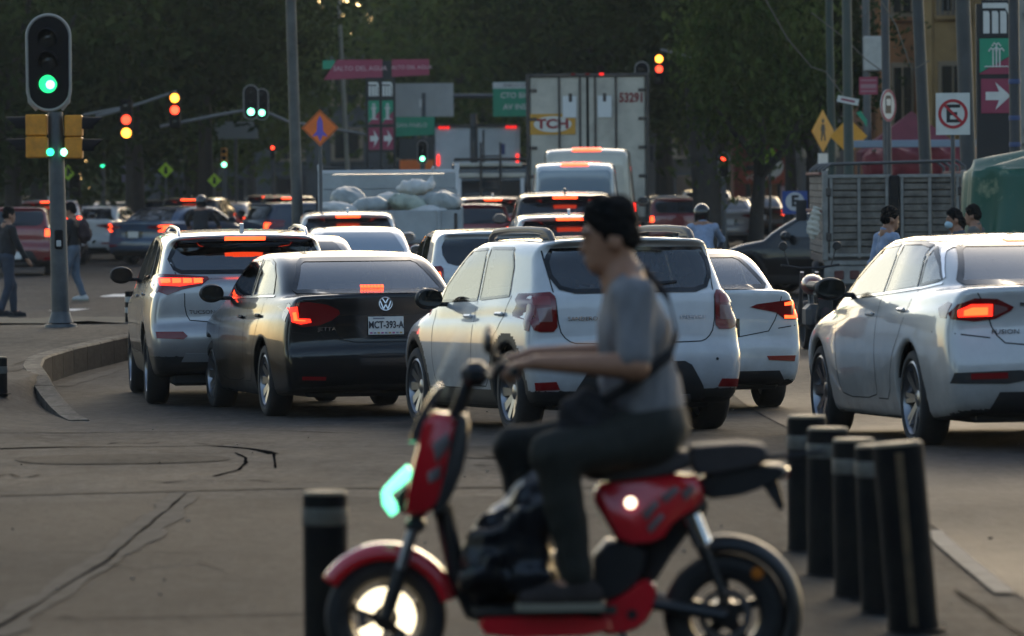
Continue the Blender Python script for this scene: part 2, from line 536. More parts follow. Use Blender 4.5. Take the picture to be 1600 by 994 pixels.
# ------------------------------------------------------------------ ground, road surfaces, kerb
def road_mat(name, c0, c1, rough=.62, sc=1.2, crack=0.0, bump=.7, rv=.10):
    if name in MATS: return MATS[name]
    m = bpy.data.materials.new(name); m.use_nodes = True
    nt = m.node_tree; b = nt.nodes['Principled BSDF']; L = nt.links.new; b.inputs['Specular IOR Level'].default_value = .12
    tc = nt.nodes.new('ShaderNodeTexCoord')
    def nz(scale, det=6, stretch=None):
        n = nt.nodes.new('ShaderNodeTexNoise'); n.inputs['Scale'].default_value = scale; n.inputs['Detail'].default_value = det; n.inputs['Roughness'].default_value = .62
        if stretch:
            mp = nt.nodes.new('ShaderNodeMapping'); mp.inputs['Scale'].default_value = stretch
            L(tc.outputs['Object'], mp.inputs['Vector']); L(mp.outputs[0], n.inputs['Vector'])
        else: L(tc.outputs['Object'], n.inputs['Vector'])
        return n
    big = nz(.35 * sc, 5, (1, .45, 1)); mid = nz(2.6 * sc, 6, (1, .6, 1)); fine = nz(15, 6, (1, .30, 1))
    r1 = nt.nodes.new('ShaderNodeValToRGB'); r1.color_ramp.elements[0].position = .33; r1.color_ramp.elements[1].position = .68
    r1.color_ramp.elements[0].color = (*c0, 1); r1.color_ramp.elements[1].color = (*c1, 1)
    mx = nt.nodes.new('ShaderNodeMath'); mx.operation = 'ADD'
    ml = nt.nodes.new('ShaderNodeMath'); ml.operation = 'MULTIPLY'; ml.inputs[1].default_value = .5
    ml2 = nt.nodes.new('ShaderNodeMath'); ml2.operation = 'MULTIPLY'; ml2.inputs[1].default_value = .5
    L(big.outputs['Fac'], ml.inputs[0]); L(mid.outputs['Fac'], ml2.inputs[0]); L(ml.outputs[0], mx.inputs[0]); L(ml2.outputs[0], mx.inputs[1])
    L(mx.outputs[0], r1.inputs['Fac'])
    sp = nt.nodes.new('ShaderNodeMixRGB'); sp.blend_type = 'MULTIPLY'; sp.inputs[0].default_value = .85
    r2 = nt.nodes.new('ShaderNodeValToRGB'); r2.color_ramp.elements[0].position = .35; r2.color_ramp.elements[1].position = .62
    r2.color_ramp.elements[0].color = (.38, .38, .38, 1); r2.color_ramp.elements[1].color = (1, 1, 1, 1)
    L(fine.outputs['Fac'], r2.inputs['Fac']); L(r1.outputs['Color'], sp.inputs[1]); L(r2.outputs['Color'], sp.inputs[2])
    mot = nz(5.5, 7, (1, .22, 1)); r3 = nt.nodes.new('ShaderNodeValToRGB'); r3.color_ramp.elements[0].position = .36; r3.color_ramp.elements[1].position = .60
    r3.color_ramp.elements[0].color = (.50, .50, .52, 1); r3.color_ramp.elements[1].color = (1.12, 1.10, 1.06, 1); L(mot.outputs['Fac'], r3.inputs['Fac'])
    m4 = nt.nodes.new('ShaderNodeMixRGB'); m4.blend_type = 'MULTIPLY'; m4.inputs[0].default_value = .8; L(sp.outputs[0], m4.inputs[1]); L(r3.outputs['Color'], m4.inputs[2])
    last = m4.outputs[0]
    if crack:
        v = nt.nodes.new('ShaderNodeTexVoronoi'); v.feature = 'DISTANCE_TO_EDGE'; v.inputs['Scale'].default_value = crack
        wv = nt.nodes.new('ShaderNodeMixRGB'); wv.blend_type = 'ADD'; wv.inputs[0].default_value = .35
        L(tc.outputs['Object'], wv.inputs[1]); L(mid.outputs['Color'], wv.inputs[2]); L(wv.outputs[0], v.inputs['Vector'])
        rc = nt.nodes.new('ShaderNodeValToRGB'); rc.color_ramp.elements[0].position = .0; rc.color_ramp.elements[1].position = .02
        rc.color_ramp.elements[0].color = (.35, .33, .31, 1); rc.color_ramp.elements[1].color = (1, 1, 1, 1)
        m3 = nt.nodes.new('ShaderNodeMixRGB'); m3.blend_type = 'MULTIPLY'; m3.inputs[0].default_value = .8
        L(v.outputs['Distance'], rc.inputs['Fac']); L(last, m3.inputs[1]); L(rc.outputs['Color'], m3.inputs[2]); last = m3.outputs[0]
    L(last, b.inputs['Base Color'])
    mr = nt.nodes.new('ShaderNodeMapRange'); mr.inputs['From Min'].default_value = .3; mr.inputs['From Max'].default_value = .7
    mr.inputs['To Min'].default_value = rough - rv; mr.inputs['To Max'].default_value = rough + rv
    L(big.outputs['Fac'], mr.inputs['Value']); L(mr.outputs[0], b.inputs['Roughness'])
    bp = nt.nodes.new('ShaderNodeBump'); bp.inputs['Strength'].default_value = bump; bp.inputs['Distance'].default_value = .015
    L(fine.outputs['Fac'], bp.inputs['Height']); L(bp.outputs[0], b.inputs['Normal'])
    MATS[name] = m
    return m

ROAD = road_mat('worn_road', (.021, .021, .0205), (.062, .061, .059), .88, 1.0, .45, .6)
SLAB = road_mat('crossing_concrete', (.014, .0145, .0143), (.030, .0305, .030), .88, .8, 0, .6)
LANE = road_mat('lane_asphalt', (.020, .0195, .019), (.043, .042, .040), .74, 1.1, 0, .4)
PLAZA = road_mat('island_paving', (.036, .0355, .033), (.064, .062, .056), .88, 1.3, 0)
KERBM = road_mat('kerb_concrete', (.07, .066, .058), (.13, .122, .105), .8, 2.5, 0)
KERBF = road_mat('kerb_face_shade_grime', (.010, .0095, .0085), (.022, .0205, .018), .95, 2.5, 0)  # shade on the kerb face put into its dark colour, with grime
CRACK = mat('crack_dark', (.007, .0068, .0065), 1.0, spec=0.0)
TAR = mat('joint_pale', (.048, .0465, .043), .9, spec=.1, noise=.4, nscale=4)

def grid_sheet(name, xs, ys, m, zf, keep=None, parent=None):
    xs = list(xs); ys = list(ys); nx = len(xs)
    vs = [(x, y, zf(x, y)) for y in ys for x in xs]
    fs = []
    for j in range(len(ys) - 1):
        for i in range(nx - 1):
            if keep is None or keep((xs[i] + xs[i + 1]) / 2, (ys[j] + ys[j + 1]) / 2):
                fs.append((j * nx + i, j * nx + i + 1, (j + 1) * nx + i + 1, (j + 1) * nx + i))
    return obj(name, make_mesh(name, vs, fs, m), parent)

gxs = [-900, -300, -120, -60, -30, -18] + list(np.arange(-14, -5.5, .7)) + list(np.arange(-5.5, -1.0, .06)) + list(np.arange(-1, 12, .8)) + [14, 20, 35, 60, 120, 300, 900]
gys = [-80, -40, -10, 0, 6, 12, 16] + list(np.arange(18, 70, .5)) + list(np.arange(70, 100, 2)) + [105, 130, 180, 260, 400, 700, 1500, 2900]
ground = tag(grid_sheet('ground', gxs, gys, ROAD, gz), kind='structure')

pave = tag(grid_sheet('crossing_paving', np.arange(-7, 2.1, .7), np.arange(8, 27.4, .65), SLAB, lambda x, y: gz(x, y) + .006), kind='structure')
lane = tag(grid_sheet('road_lane', np.arange(2.12, 12, .7), np.arange(8, 60, .8), LANE, lambda x, y: gz(x, y) + .006), kind='structure')

def ground_at(px, py, dz=0.0):
    """The ground point seen at photograph pixel (px, py)."""
    d0, d1 = 9.0, 900.0
    for _ in range(60):
        d = (d0 + d1) / 2
        p = P(px, py, d)
        if p.z > gz(p.x, p.y) + dz: d0 = d
        else: d1 = d
    return P(px, py, (d0 + d1) / 2)

def strip(name, pts, wd, m, dz, parent, jit=0.0):
    """A line lying on the ground along photograph points or world points."""
    ps = [Vector((p[0], p[1])) if len(p) == 2 and abs(p[0]) < 60 and abs(p[1]) < 300 and parent == 'w' else Vector(ground_at(*p)[:2]) for p in pts]
    q = []
    for a, b in zip(ps[:-1], ps[1:]):
        k = max(1, int((b - a).length / .35))
        q += [a + (b - a) * (i / k) for i in range(k)]
    q.append(ps[-1])
    vs, fs = [], []
    for i, p in enumerate(q):
        t = (q[min(i + 1, len(q) - 1)] - q[max(i - 1, 0)]).normalized(); n = Vector((-t.y, t.x))
        w = wd * (1 + random.uniform(-jit, jit)); o = n * random.uniform(-jit, jit) * wd * .6
        for s in (-.5, .5):
            v = p + n * w * s + o; vs.append((v.x, v.y, gz(v.x, v.y) + dz))
    for i in range(len(q) - 1): fs.append([2 * i, 2 * i + 1, 2 * i + 3, 2 * i + 2])
    return obj(name, make_mesh(name, vs, fs, m), None)

def on(parent, o): o.parent = parent; return o
on(ground, strip('crack', [(-40, 703), (100, 699), (330, 697), (395, 702), (428, 710)], .075, CRACK, .004, 0, .35))
on(ground, strip('crack', [(428, 709), (429, 720), (431, 732)], .016, CRACK, .0045, 0, .3))
on(ground, strip('crack', [(368, 708), (384, 716), (384, 724), (372, 735), (335, 745)], .022, CRACK, .004, 0, .4))
on(ground, strip('crack', [(-40, 678), (180, 676), (420, 673), (560, 678)], .03, CRACK, .004, 0, .5))
on(ground, strip('joint_strip', [(-60, 776), (140, 771), (300, 767), (470, 763), (700, 762), (900, 762), (1180, 760)], .10, TAR, .012, 0, .2))
on(pave, strip('joint_strip', [(292, 774), (250, 812), (165, 882), (120, 908), (-30, 1000)], .20, TAR, .011, 0, .25))
on(pave, strip('crack', [(292, 774), (262, 800), (215, 838), (165, 882), (120, 908), (60, 948), (-30, 1000)], .013, CRACK, .015, 0, .6))
on(pave, strip('crack', [(30, 972), (250, 968), (480, 963), (700, 960)], .014, CRACK, .011, 0, .5))
on(pave, strip('crack', [(-20, 868), (170, 866), (420, 868)], .010, CRACK, .011, 0, .6))
on(lane, strip('crack', [(1490, 925), (1530, 950), (1600, 1000)], .014, CRACK, .011, 0, .5))
for i in range(16):
    y_ = random.uniform(640, 760); x_ = random.uniform(-40, 1100); l_ = random.uniform(80, 420); q_ = [(x_ + l_ * j / 6, y_ + random.uniform(-2.5, 2.5) + l_ * random.uniform(-.004, .004)) for j in range(7)]
    on(ground, strip('crack', q_, random.uniform(.012, .03), CRACK if i % 3 else TAR, .0042 + .0002 * i, 0, .7))
for i in range(8):
    y_ = random.uniform(790, 985); x_ = random.uniform(-40, 700); l_ = random.uniform(60, 260); q_ = [(x_ + l_ * j / 5, y_ + random.uniform(-3, 3) + j * random.uniform(-2, 2)) for j in range(6)]
    on(pave, strip('crack', q_, random.uniform(.004, .009), CRACK, .0112 + .0002 * i, 0, .8))
lm = on(lane, strip('edge_line', [(1456, 832), (1500, 872), (1570, 930)], .09, mat('faded_line', (.13, .12, .10), .8, noise=.5, nscale=6), .012, 0, .06))
for a, b in (((176, 464), (196, 460)), ((96, 486), (116, 483)), ((250, 446), (268, 443))):
    on(ground, strip('lane_dash', [a, b], .5, WHITEPAINT, .005, 0, .1))
on(ground, strip('stop_line', [(100, 604), (205, 570), (260, 556)], .16, TAR, .005, 0, .2))

PATCH = road_mat('asphalt_patch', (.016, .0155, .0145), (.034, .032, .030), .9, 2.0, 0)
STAIN = road_mat('oil_stain', (.018, .017, .016), (.034, .032, .029), .7, 2.0, 0)
def blot(pxs, m, name, parent, dz, jit=.12):
    ps = [ground_at(*q) for q in pxs]; poly = chaikin([(p_.x + random.uniform(-jit, jit) * .3, p_.y + random.uniform(-jit, jit)) for p_ in ps], 2)
    v2 = [Vector(q) for q in densify_(poly, .4)]; n_ = len(v2)
    r_ = delaunay_2d_cdt(v2, [(i, (i + 1) % n_) for i in range(n_)], [], 1, 1e-6)
    return on(parent, obj(name, make_mesh(name, [(q.x, q.y, gz(q.x, q.y) + dz) for q in r_[0]], [list(f) for f in r_[2]], m)))
def densify_(poly, st):
    q = []
    for i in range(len(poly)):
        a, b = poly[i], poly[(i + 1) % len(poly)]; k_ = max(1, int(math.hypot(b[0] - a[0], b[1] - a[1]) / st)); q += [(a[0] + (b[0] - a[0]) * j / k_, a[1] + (b[1] - a[1]) * j / k_) for j in range(k_)]
    return q
blot([(20, 715), (200, 709), (360, 712), (350, 722), (160, 728), (30, 726)], PATCH, 'asphalt_patch', ground, .005)
blot([(640, 700), (860, 694), (1010, 702), (960, 716), (700, 718)], PATCH, 'asphalt_patch', ground, .005)
for i in range(46):
    px_, py_ = random.uniform(0, 1600), random.uniform(640, 985); q = ground_at(px_, py_); s_ = random.uniform(.004, .012)
    b_ = MB(); b_.box((q.x, q.y, gz(q.x, q.y) + .012), (s_ * random.uniform(.8, 2.2), s_ * random.uniform(.8, 2), .008), .002, Euler((random.uniform(-.2, .2), 0, random.uniform(0, 3))))
    if i == 0: LIT = MB()
    LIT.v, LIT.f, LIT.m = LIT.v + b_.v, LIT.f + [[k_ + len(LIT.v) for k_ in f] for f in b_.f], LIT.m + [random.choice((0, 0, 1))] * len(b_.f)
lo_ = LIT.build('litter', [mat('litter_pale', (.16, .15, .13), .8), mat('litter_dark', (.02, .02, .018), .9)], None, smooth=False)
tag(lo_, 'scattered bits of litter and leaf on the road', 'litter', kind='stuff')

# kerb stones along the island
kb = empty('kerb', (0, 0, 0)); tag(kb, kind='structure')
ln = [Vector(k) for k in KERB[2:]]
def along(dist):
    for a, b in zip(ln[:-1], ln[1:]):
        l = (b - a).length
        if dist <= l: return a + (b - a) * (dist / l), (b - a).normalized()
        dist -= l
    return ln[-1], (ln[-1] - ln[-2]).normalized()
tot = sum((b - a).length for a, b in zip(ln[:-1], ln[1:]))
k = 0
n_st = int(tot / .98)
for i in range(n_st):
    p0, _ = along(i * tot / n_st + .012); p1, _ = along((i + 1) * tot / n_st - .012)
    t = (p1 - p0); n = Vector((t.y, -t.x)).normalized()
    a, b = p0 + n * .05, p1 + n * .05; c, d = p1 - n * .14, p0 - n * .14
    zb = gz(a.x + .3, a.y) - .05; dz = random.uniform(-.006, .006)
    bm = MB()
    ch = .02
    def top_z(q):
        f_ = 1 - sst(40.8, 47.0, q.y); return (-.012 + dz * .3) * (1 - f_) + f_ * (gz(q.x, q.y) + .012)
    za, zc = top_z(p0), top_z(p1); zb = min(zb, za - .1, zc - .1)
    ai, bi = a - n * ch, b - n * ch
    vs = [(a.x, a.y, zb), (b.x, b.y, zb), (c.x, c.y, zb), (d.x, d.y, zb), (a.x, a.y, za - ch), (b.x, b.y, zc - ch), (c.x, c.y, zc), (d.x, d.y, za), (ai.x, ai.y, za), (bi.x, bi.y, zc)]
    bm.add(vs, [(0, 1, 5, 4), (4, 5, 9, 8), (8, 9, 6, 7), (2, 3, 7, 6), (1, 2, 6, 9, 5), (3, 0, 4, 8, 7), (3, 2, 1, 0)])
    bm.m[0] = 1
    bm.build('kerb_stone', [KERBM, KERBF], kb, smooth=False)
strip_o = grid_sheet('planting_strip', np.arange(-16, -4.3, .5), np.arange(62.2, 65.2, .5), mat('strip_soil', (.035, .034, .02), .95, noise=.5, nscale=3), lambda x, y: gz(x, y) + .03 + .02 * math.sin(x * 5 + y * 3))
tag(strip_o, 'low dry grass and soil strip at far edge of the traffic island', 'grass', kind='stuff')
isl = tag(grid_sheet('island_pavement', list(np.arange(-30, -6, 2)) + list(np.arange(-6, -3, .2)), np.arange(46.5, 66, .5), PLAZA, lambda x, y: -.02 + .005, keep=lambda x, y: x < kerb_x(y) - .16), kind='structure')

# ------------------------------------------------------------------ cars
# local frame of a car: x to its right, y forward (0 = rear bumper), z up from the ground
def mirror_poly(p): return [(-a, b) for a, b in p][::-1]

def car_shape(sp, h, hollow):
    L, W, H = sp['L'], sp['W'], sp['H']
    xs = (np.arange(int(math.ceil((W / 2 + .06) / h)) + 1) + .5) * h
    ys = np.arange(-0.14, L + 0.14, h); zs = np.arange(0.06, H + 0.12, h)
    X = xs[:, None, None].astype(np.float32); Y = ys[None, :, None].astype(np.float32); Z = zs[None, None, :].astype(np.float32)
    lowt = Tab2(chaikin(sp['lower'], 2)); upt = Tab2(chaikin(sp['upper'], 3))
    xn = (X / (W / 2)) ** 2
    wr = np.clip(1 - 2 * Y / L, 0, 1); wf = np.clip(2 * Y / L - 1, 0, 1)
    def prof(tab, br, bf, cr):
        return tab(Y - br * xn * wr + bf * xn * wf, Z + cr * xn)
    plan = W / 2 - sp.get('taper', .10) * np.clip((1.1 - Y) / 1.1, 0, 1) ** 2 - .16 * np.clip((Y - (L - 1.1)) / 1.1, 0, 1) ** 2
    zw = sp.get('zwide', .62)
    sec = np.where(Z > zw, .055, .05) * ((Z - zw) / .38) ** 2
    ln = sp.get('crease')
    if ln is not None:
        zl = ln[0] + (ln[1] - ln[0]) * Y / L
        sec = sec + .016 / (1 + np.exp(-(Z - zl) / .012)) - .008
    low = smax(prof(lowt, sp.get('bow', .12), .25, .03), X - plan + sec, sp.get('kc', .09))
    zb, t = sp['zbelt'], sp['tumble']
    gw = plan - sp.get('gin', .07) - sp.get('gtaper', .10) * np.clip((sp.get('gty', 1.6) - Y) / 1.6, 0, 1) ** 1.5 - t * (Z - zb) - .03 * np.clip((Y - L * .62) / 1, 0, 1)
    up = smax(prof(upt, sp.get('gbow', .14), .30, .045), X - gw, sp.get('kg', .10))
    B = smin(low, up, sp.get('kj', .05))
    for op in sp.get('ops', []):
        kind, c, hs, rd, k = op
        q = [np.abs(X - c[0]) - hs[0] + rd, np.abs(Y - c[1]) - hs[1] + rd, np.abs(Z - c[2]) - hs[2] + rd]
        d = np.sqrt(np.maximum(q[0], 0) ** 2 + np.maximum(q[1], 0) ** 2 + np.maximum(q[2], 0) ** 2) + np.minimum(np.maximum(np.maximum(q[0], q[1]), q[2]), 0) - rd
        B = smin(B, d, k) if kind == 'add' else smax(B, -d, k)
    full = B
    for wy in (sp['ax_r'], sp['ax_f']):
        c = np.sqrt((Y - wy) ** 2 + (Z - sp['wr']) ** 2) - (sp['wr'] + sp.get('arch', .05))
        B = smax(B, -np.maximum(c, W / 2 - .30 - X), .012)
    lo = (-xs[-1], ys[0], zs[0])
    both = lambda a: np.concatenate([a[::-1], a], 0).astype(np.float32)
    Bm = both(B)
    V, Q = surface_nets(Bm, lo, h, 1)
    bvh = BVHTree.FromPolygons(V.tolist(), Q.tolist())
    if hollow:
        cav = smax(smax(full + .055, .48 - Z, .06), Y - sp.get('cav_f', L - 1.15), .05)
        cav = np.maximum(cav, sp.get('cav_r', .45) - Y)
        B2 = np.maximum(B, -cav)
        mid = sp.get('mid', L * .45)
        ins = .018
        wr_ = Tab2(sp['win_rear'])(X + 0 * Y, Z) + ins
        B2 = np.maximum(B2, -np.maximum(np.maximum(wr_, Y - sp.get('rear_cut', 1.7)), zb - .02 - Z))
        wf_ = Tab2(sp['win_front'])(X, Z) + ins
        B2 = np.maximum(B2, -np.maximum(wf_, sp.get('front_cut', L - 2.0) - Y))
        for p in sp['win_side']:
            B2 = np.maximum(B2, -np.maximum(Tab2(p)(Y, Z) + ins, .42 - X))
        V, Q = surface_nets(both(B2), lo, h, 1)
    fs = tri_sample(both(full), np.array(lo), h, V)
    c = V[Q].mean(1); fd = fs[Q].max(1)
    n = np.cross(V[Q[:, 2]] - V[Q[:, 0]], V[Q[:, 3]] - V[Q[:, 1]]); n /= np.maximum(np.linalg.norm(n, axis=1, keepdims=True), 1e-9)
    mi = np.zeros(len(Q), int)
    mi[fd < -.022] = 1
    mi[(n[:, 2] < -.75) & (c[:, 2] < .5)] = 1
    if sp.get('clad'):
        m = c[:, 2] < sp['clad']
        for wy in (sp['ax_r'], sp['ax_f']):
            if sp.get('cladarch'): m |= (np.hypot(c[:, 1] - wy, c[:, 2] - sp['wr']) < sp['wr'] + sp['cladarch']) & (c[:, 2] < sp['wr'] + .5)
        mi[m & (mi == 0)] = 2
    return dict(V=V, Q=Q, mi=mi, bvh=bvh, sp=sp)

def project(cs, view, a, b, sgn=1):
    L = cs['sp']['L']
    if view == 'rear': o, d = Vector((a, -1.5, b)), Vector((0, 1, 0))
    elif view == 'front': o, d = Vector((a, L + 1.5, b)), Vector((0, -1, 0))
    elif view == 'side': o, d = Vector((sgn * 3, a, b)), Vector((-sgn, 0, 0))
    else: o, d = Vector((a, b, 4)), Vector((0, 0, -1))
    hit, n, i, _ = cs['bvh'].ray_cast(o, d)
    k = 0
    while hit is None and view in ('rear', 'front') and k < 14:
        k += 1; o.x *= .988
        hit, n, i, _ = cs['bvh'].ray_cast(o, d)
    if hit is None:
        hit, n, i, _ = cs['bvh'].find_nearest(o + d * 2.0)
    return hit, n

def densify(poly, st, closed=True):
    q = []
    m = len(poly)
    for i in range(m if closed else m - 1):
        a, b = poly[i], poly[(i + 1) % m]
        k = max(1, int(math.hypot(b[0] - a[0], b[1] - a[1]) / st))
        q += [(a[0] + (b[0] - a[0]) * j / k, a[1] + (b[1] - a[1]) * j / k) for j in range(k)]
    if not closed: q.append(poly[-1])
    return q

def inside(p, poly):
    c = False
    for i in range(len(poly)):
        (x0, y0), (x1, y1) = poly[i], poly[i - 1]
        if (y0 > p[1]) != (y1 > p[1]) and p[0] < (x1 - x0) * (p[1] - y0) / (y1 - y0) + x0: c = not c
    return c

def fill2d(poly, st):
    """Triangulated polygon with inner points every st."""
    bd = densify(poly, st)
    xs = [p[0] for p in bd]; ys = [p[1] for p in bd]
    pts = list(bd)
    D = None
    a = min(xs) + st / 2; ins = []
    while a < max(xs):
        b = min(ys) + st / 2
        while b < max(ys):
            if inside((a, b), bd): ins.append((a, b))
            b += st
        a += st
    if ins:
        A = np.array(ins); d = poly_sdf(A[:, 0], A[:, 1], bd)
        pts += [p for p, dd in zip(ins, d) if dd < -st * .4]
    n = len(bd)
    r = delaunay_2d_cdt([Vector(p) for p in pts], [(i, (i + 1) % n) for i in range(n)], [], 1, 1e-6)
    return [tuple(v) for v in r[0]], [list(f) for f in r[2]], n

def decal(cs, view, poly, off, name, m, parent, sgn=1, st=.05, thick=.006, rnd=0):
    """A thin panel that follows the car's skin, its outline given in one view."""
    if rnd: poly = chaikin(poly, rnd)
    if view == 'rear':
        q = []
        for a, b in poly:
            a0, k = a, 0
            while k < 30 and cs['bvh'].ray_cast(Vector((a * 1.012, -1.5, b)), Vector((0, 1, 0)))[0] is None: a *= .99; k += 1
            q.append((a, b))
        poly = q
    key = (view, tuple(poly), off, sgn, st)
    cache = cs.setdefault('cache', {})
    if key not in cache:
        v2, fs, _ = fill2d(poly, st)
        vs, ns = [], []
        for a, b in v2:
            p, n = project(cs, view, a, b, sgn)
            vs.append(p + n * off); ns.append(n)
        ed = {}
        for f in fs:
            for i in range(len(f)):
                e = (f[i], f[(i + 1) % len(f)])
                if (e[1], e[0]) in ed: del ed[(e[1], e[0])]
                else: ed[e] = 1
        b0 = {}
        for a, b in list(ed):
            for i in (a, b):
                if i not in b0:
                    b0[i] = len(vs); vs.append(vs[i] - ns[i] * (off + thick))
        fs2 = [list(f) for f in fs]
        for a, b in ed: fs2.append([b, a, b0[a], b0[b]])
        vd = {'rear': Vector((0, -1, 0)), 'front': Vector((0, 1, 0)), 'side': Vector((sgn, 0, 0)), 'top': Vector((0, 0, 1))}[view]
        f0 = fs[0]
        nn = (vs[f0[1]] - vs[f0[0]]).cross(vs[f0[2]] - vs[f0[0]])
        if nn.dot(vd) < 0: fs2 = [f[::-1] for f in fs2]
        cache[key] = ([tuple(v) for v in vs], fs2)
    vs, fs2 = cache[key]
    me = make_mesh(name, vs, fs2, m, None, True, 50)
    return obj(name, me, parent)

def seam(cs, view, pts, wd, name, m, parent, sgn=1, off=.002, rnd=0, closed=False):
    """A narrow line (panel gap, trim) that follows the skin."""
    if rnd:
        if closed: pts = chaikin(pts, rnd)
        else:
            for _ in range(rnd):
                q = [pts[0]]
                for i in range(len(pts) - 1):
                    a, b = pts[i], pts[i + 1]
                    q += [(a[0] * .75 + b[0] * .25, a[1] * .75 + b[1] * .25), (a[0] * .25 + b[0] * .75, a[1] * .25 + b[1] * .75)]
                pts = q + [pts[-1]]
    pts = densify(pts, .05, closed)
    n = len(pts); vs = []; fs = []
    for i, (a, b) in enumerate(pts):
        p0 = pts[(i - 1) % n] if closed or i else pts[0]; p1 = pts[(i + 1) % n] if closed or i < n - 1 else pts[-1]
        dx, dy = p1[0] - p0[0], p1[1] - p0[1]; l = math.hypot(dx, dy) or 1
        for s in (-1, 1):
            q, nn = project(cs, view, a - s * dy / l * wd / 2, b + s * dx / l * wd / 2, sgn)
            vs.append(tuple(q + nn * off))
    for i in range(n if closed else n - 1):
        j = (i + 1) % n
        fs.append([2 * i, 2 * j, 2 * j + 1, 2 * i + 1])
    return obj(name, make_mesh(name, vs, fs, m), parent)

def wheel_meshes(r, wd=.205, spokes=10, rimr=None, style='alloy'):
    rr = rimr or r * .70
    t = MB()
    h = wd / 2
    t.lathe([(rr, -h * .8), (rr + .02, -h), (r - .035, -h), (r - .012, -h * .85), (r, -h * .55), (r, h * .55), (r - .012, h * .85), (r - .035, h), (rr + .02, h), (rr, h * .8), (rr - .01, 0)],
            axis=(1, 0, 0), n=40, closed=True)
    rm = MB()
    rm.lathe([(rr - .02, -h * .6), (rr - .01, h * .5), (rr + .004, h * .86), (rr - .012, h * .94), (rr - .03, h * .6), (rr - .035, 0)], axis=(1, 0, 0), n=40)
    rm.lathe([(0, h * .62), (.035, h * .62), (.06, h * .52), (.065, h * .2)], axis=(1, 0, 0), n=20)
    rm.lathe([(0, -h * .2), (rr - .03, -h * .2)], axis=(1, 0, 0), n=30, mi=1)
    for k in range(spokes):
        a = 2 * math.pi * k / spokes
        for s in ((-1, 1) if style == 'twin' else (0,)):
            aa = a + s * .10
            rad = Vector((0, math.cos(aa), math.sin(aa))); tan = Vector((0, -math.sin(aa), math.cos(aa)))
            w0, w1 = (.020, .014) if style == 'twin' else (.026, .034)
            p = []
            for rd, ww, xo in ((.045, w0, h * .50), (rr - .02, w1, h * .80)):
                for dx in (0, -.03):
                    for sg in (-1, 1): p.append(rad * rd + tan * ww * sg + Vector((xo + dx, 0, 0)))
            rm.add(p, [(0, 1, 5, 4), (2, 6, 7, 3), (0, 4, 6, 2), (1, 3, 7, 5), (4, 5, 7, 6)], 0)
    a = t.build('tyre', RUBBER); b = rm.build('rim', [ALLOY, GLOSSBLACK])
    ma, mb = a.data, b.data
    bpy.data.objects.remove(a); bpy.data.objects.remove(b)
    return ma, mb

_WH = {}
def add_wheels(root, sp):
    k = (sp['wr'], sp.get('spokes', 10), sp.get('wstyle', 'alloy'))
    if k not in _WH: _WH[k] = wheel_meshes(k[0], .21, k[1], k[0] * sp.get('rimf', .70), k[2])
    ma, mb = _WH[k]
    for wy in (sp['ax_r'], sp['ax_f']):
        for s in (-1, 1):
            e = empty('wheel', (s * (sp['W'] / 2 - .125), wy, sp['wr']), 0, root)
            if s < 0: e.rotation_euler = (0, 0, math.pi)
            obj('tyre', ma, e); obj('rim', mb, e)

def seat_mesh():
    b = MB()
    b.box((0, -.08, .42), (.46, .16, .62), .06, Euler((R(-14), 0, 0)))
    b.box((0, -.19, .80), (.25, .10, .17), .045, Euler((R(-10), 0, 0)))
    b.cyl((-.06, -.16, .66), (-.06, -.18, .76), .008, n=6); b.cyl((.06, -.16, .66), (.06, -.18, .76), .008, n=6)
    o = b.build('seat', DARKIN); m = o.data; bpy.data.objects.remove(o); return m
_SEAT = None

def mirror_at(root, loc, m, s):
    b = MB()
    F = Field((-.16, -.14, -.13), (.16, .14, .13), .012)
    F.ell((0, .02, 0), (.115, .075, .085), .02).plane((0, -.028, 0), (0, -1, 0))
    V, Q = F.mesh()
    o = obj('wing_mirror', make_mesh('wing_mirror', V, Q, m, None, True, 40), root, loc)
    b.prism(chaikin([(-.095, -.05), (.095, -.06), (.10, .04), (.06, .068), (-.06, .066), (-.10, .03)], 2), lambda x, z, d: (x, d, z), -.034, -.026)
    b.build('mirror_glass', MATS['mirror_glass'], o)
    c = MB(); c.box((-s * .12, .03, -.045), (.12, .05, .035), .01); c.build('mirror_arm', TRIM, o)
    return o
mat('mirror_glass', (.12, .13, .135), .08, metal=.9)

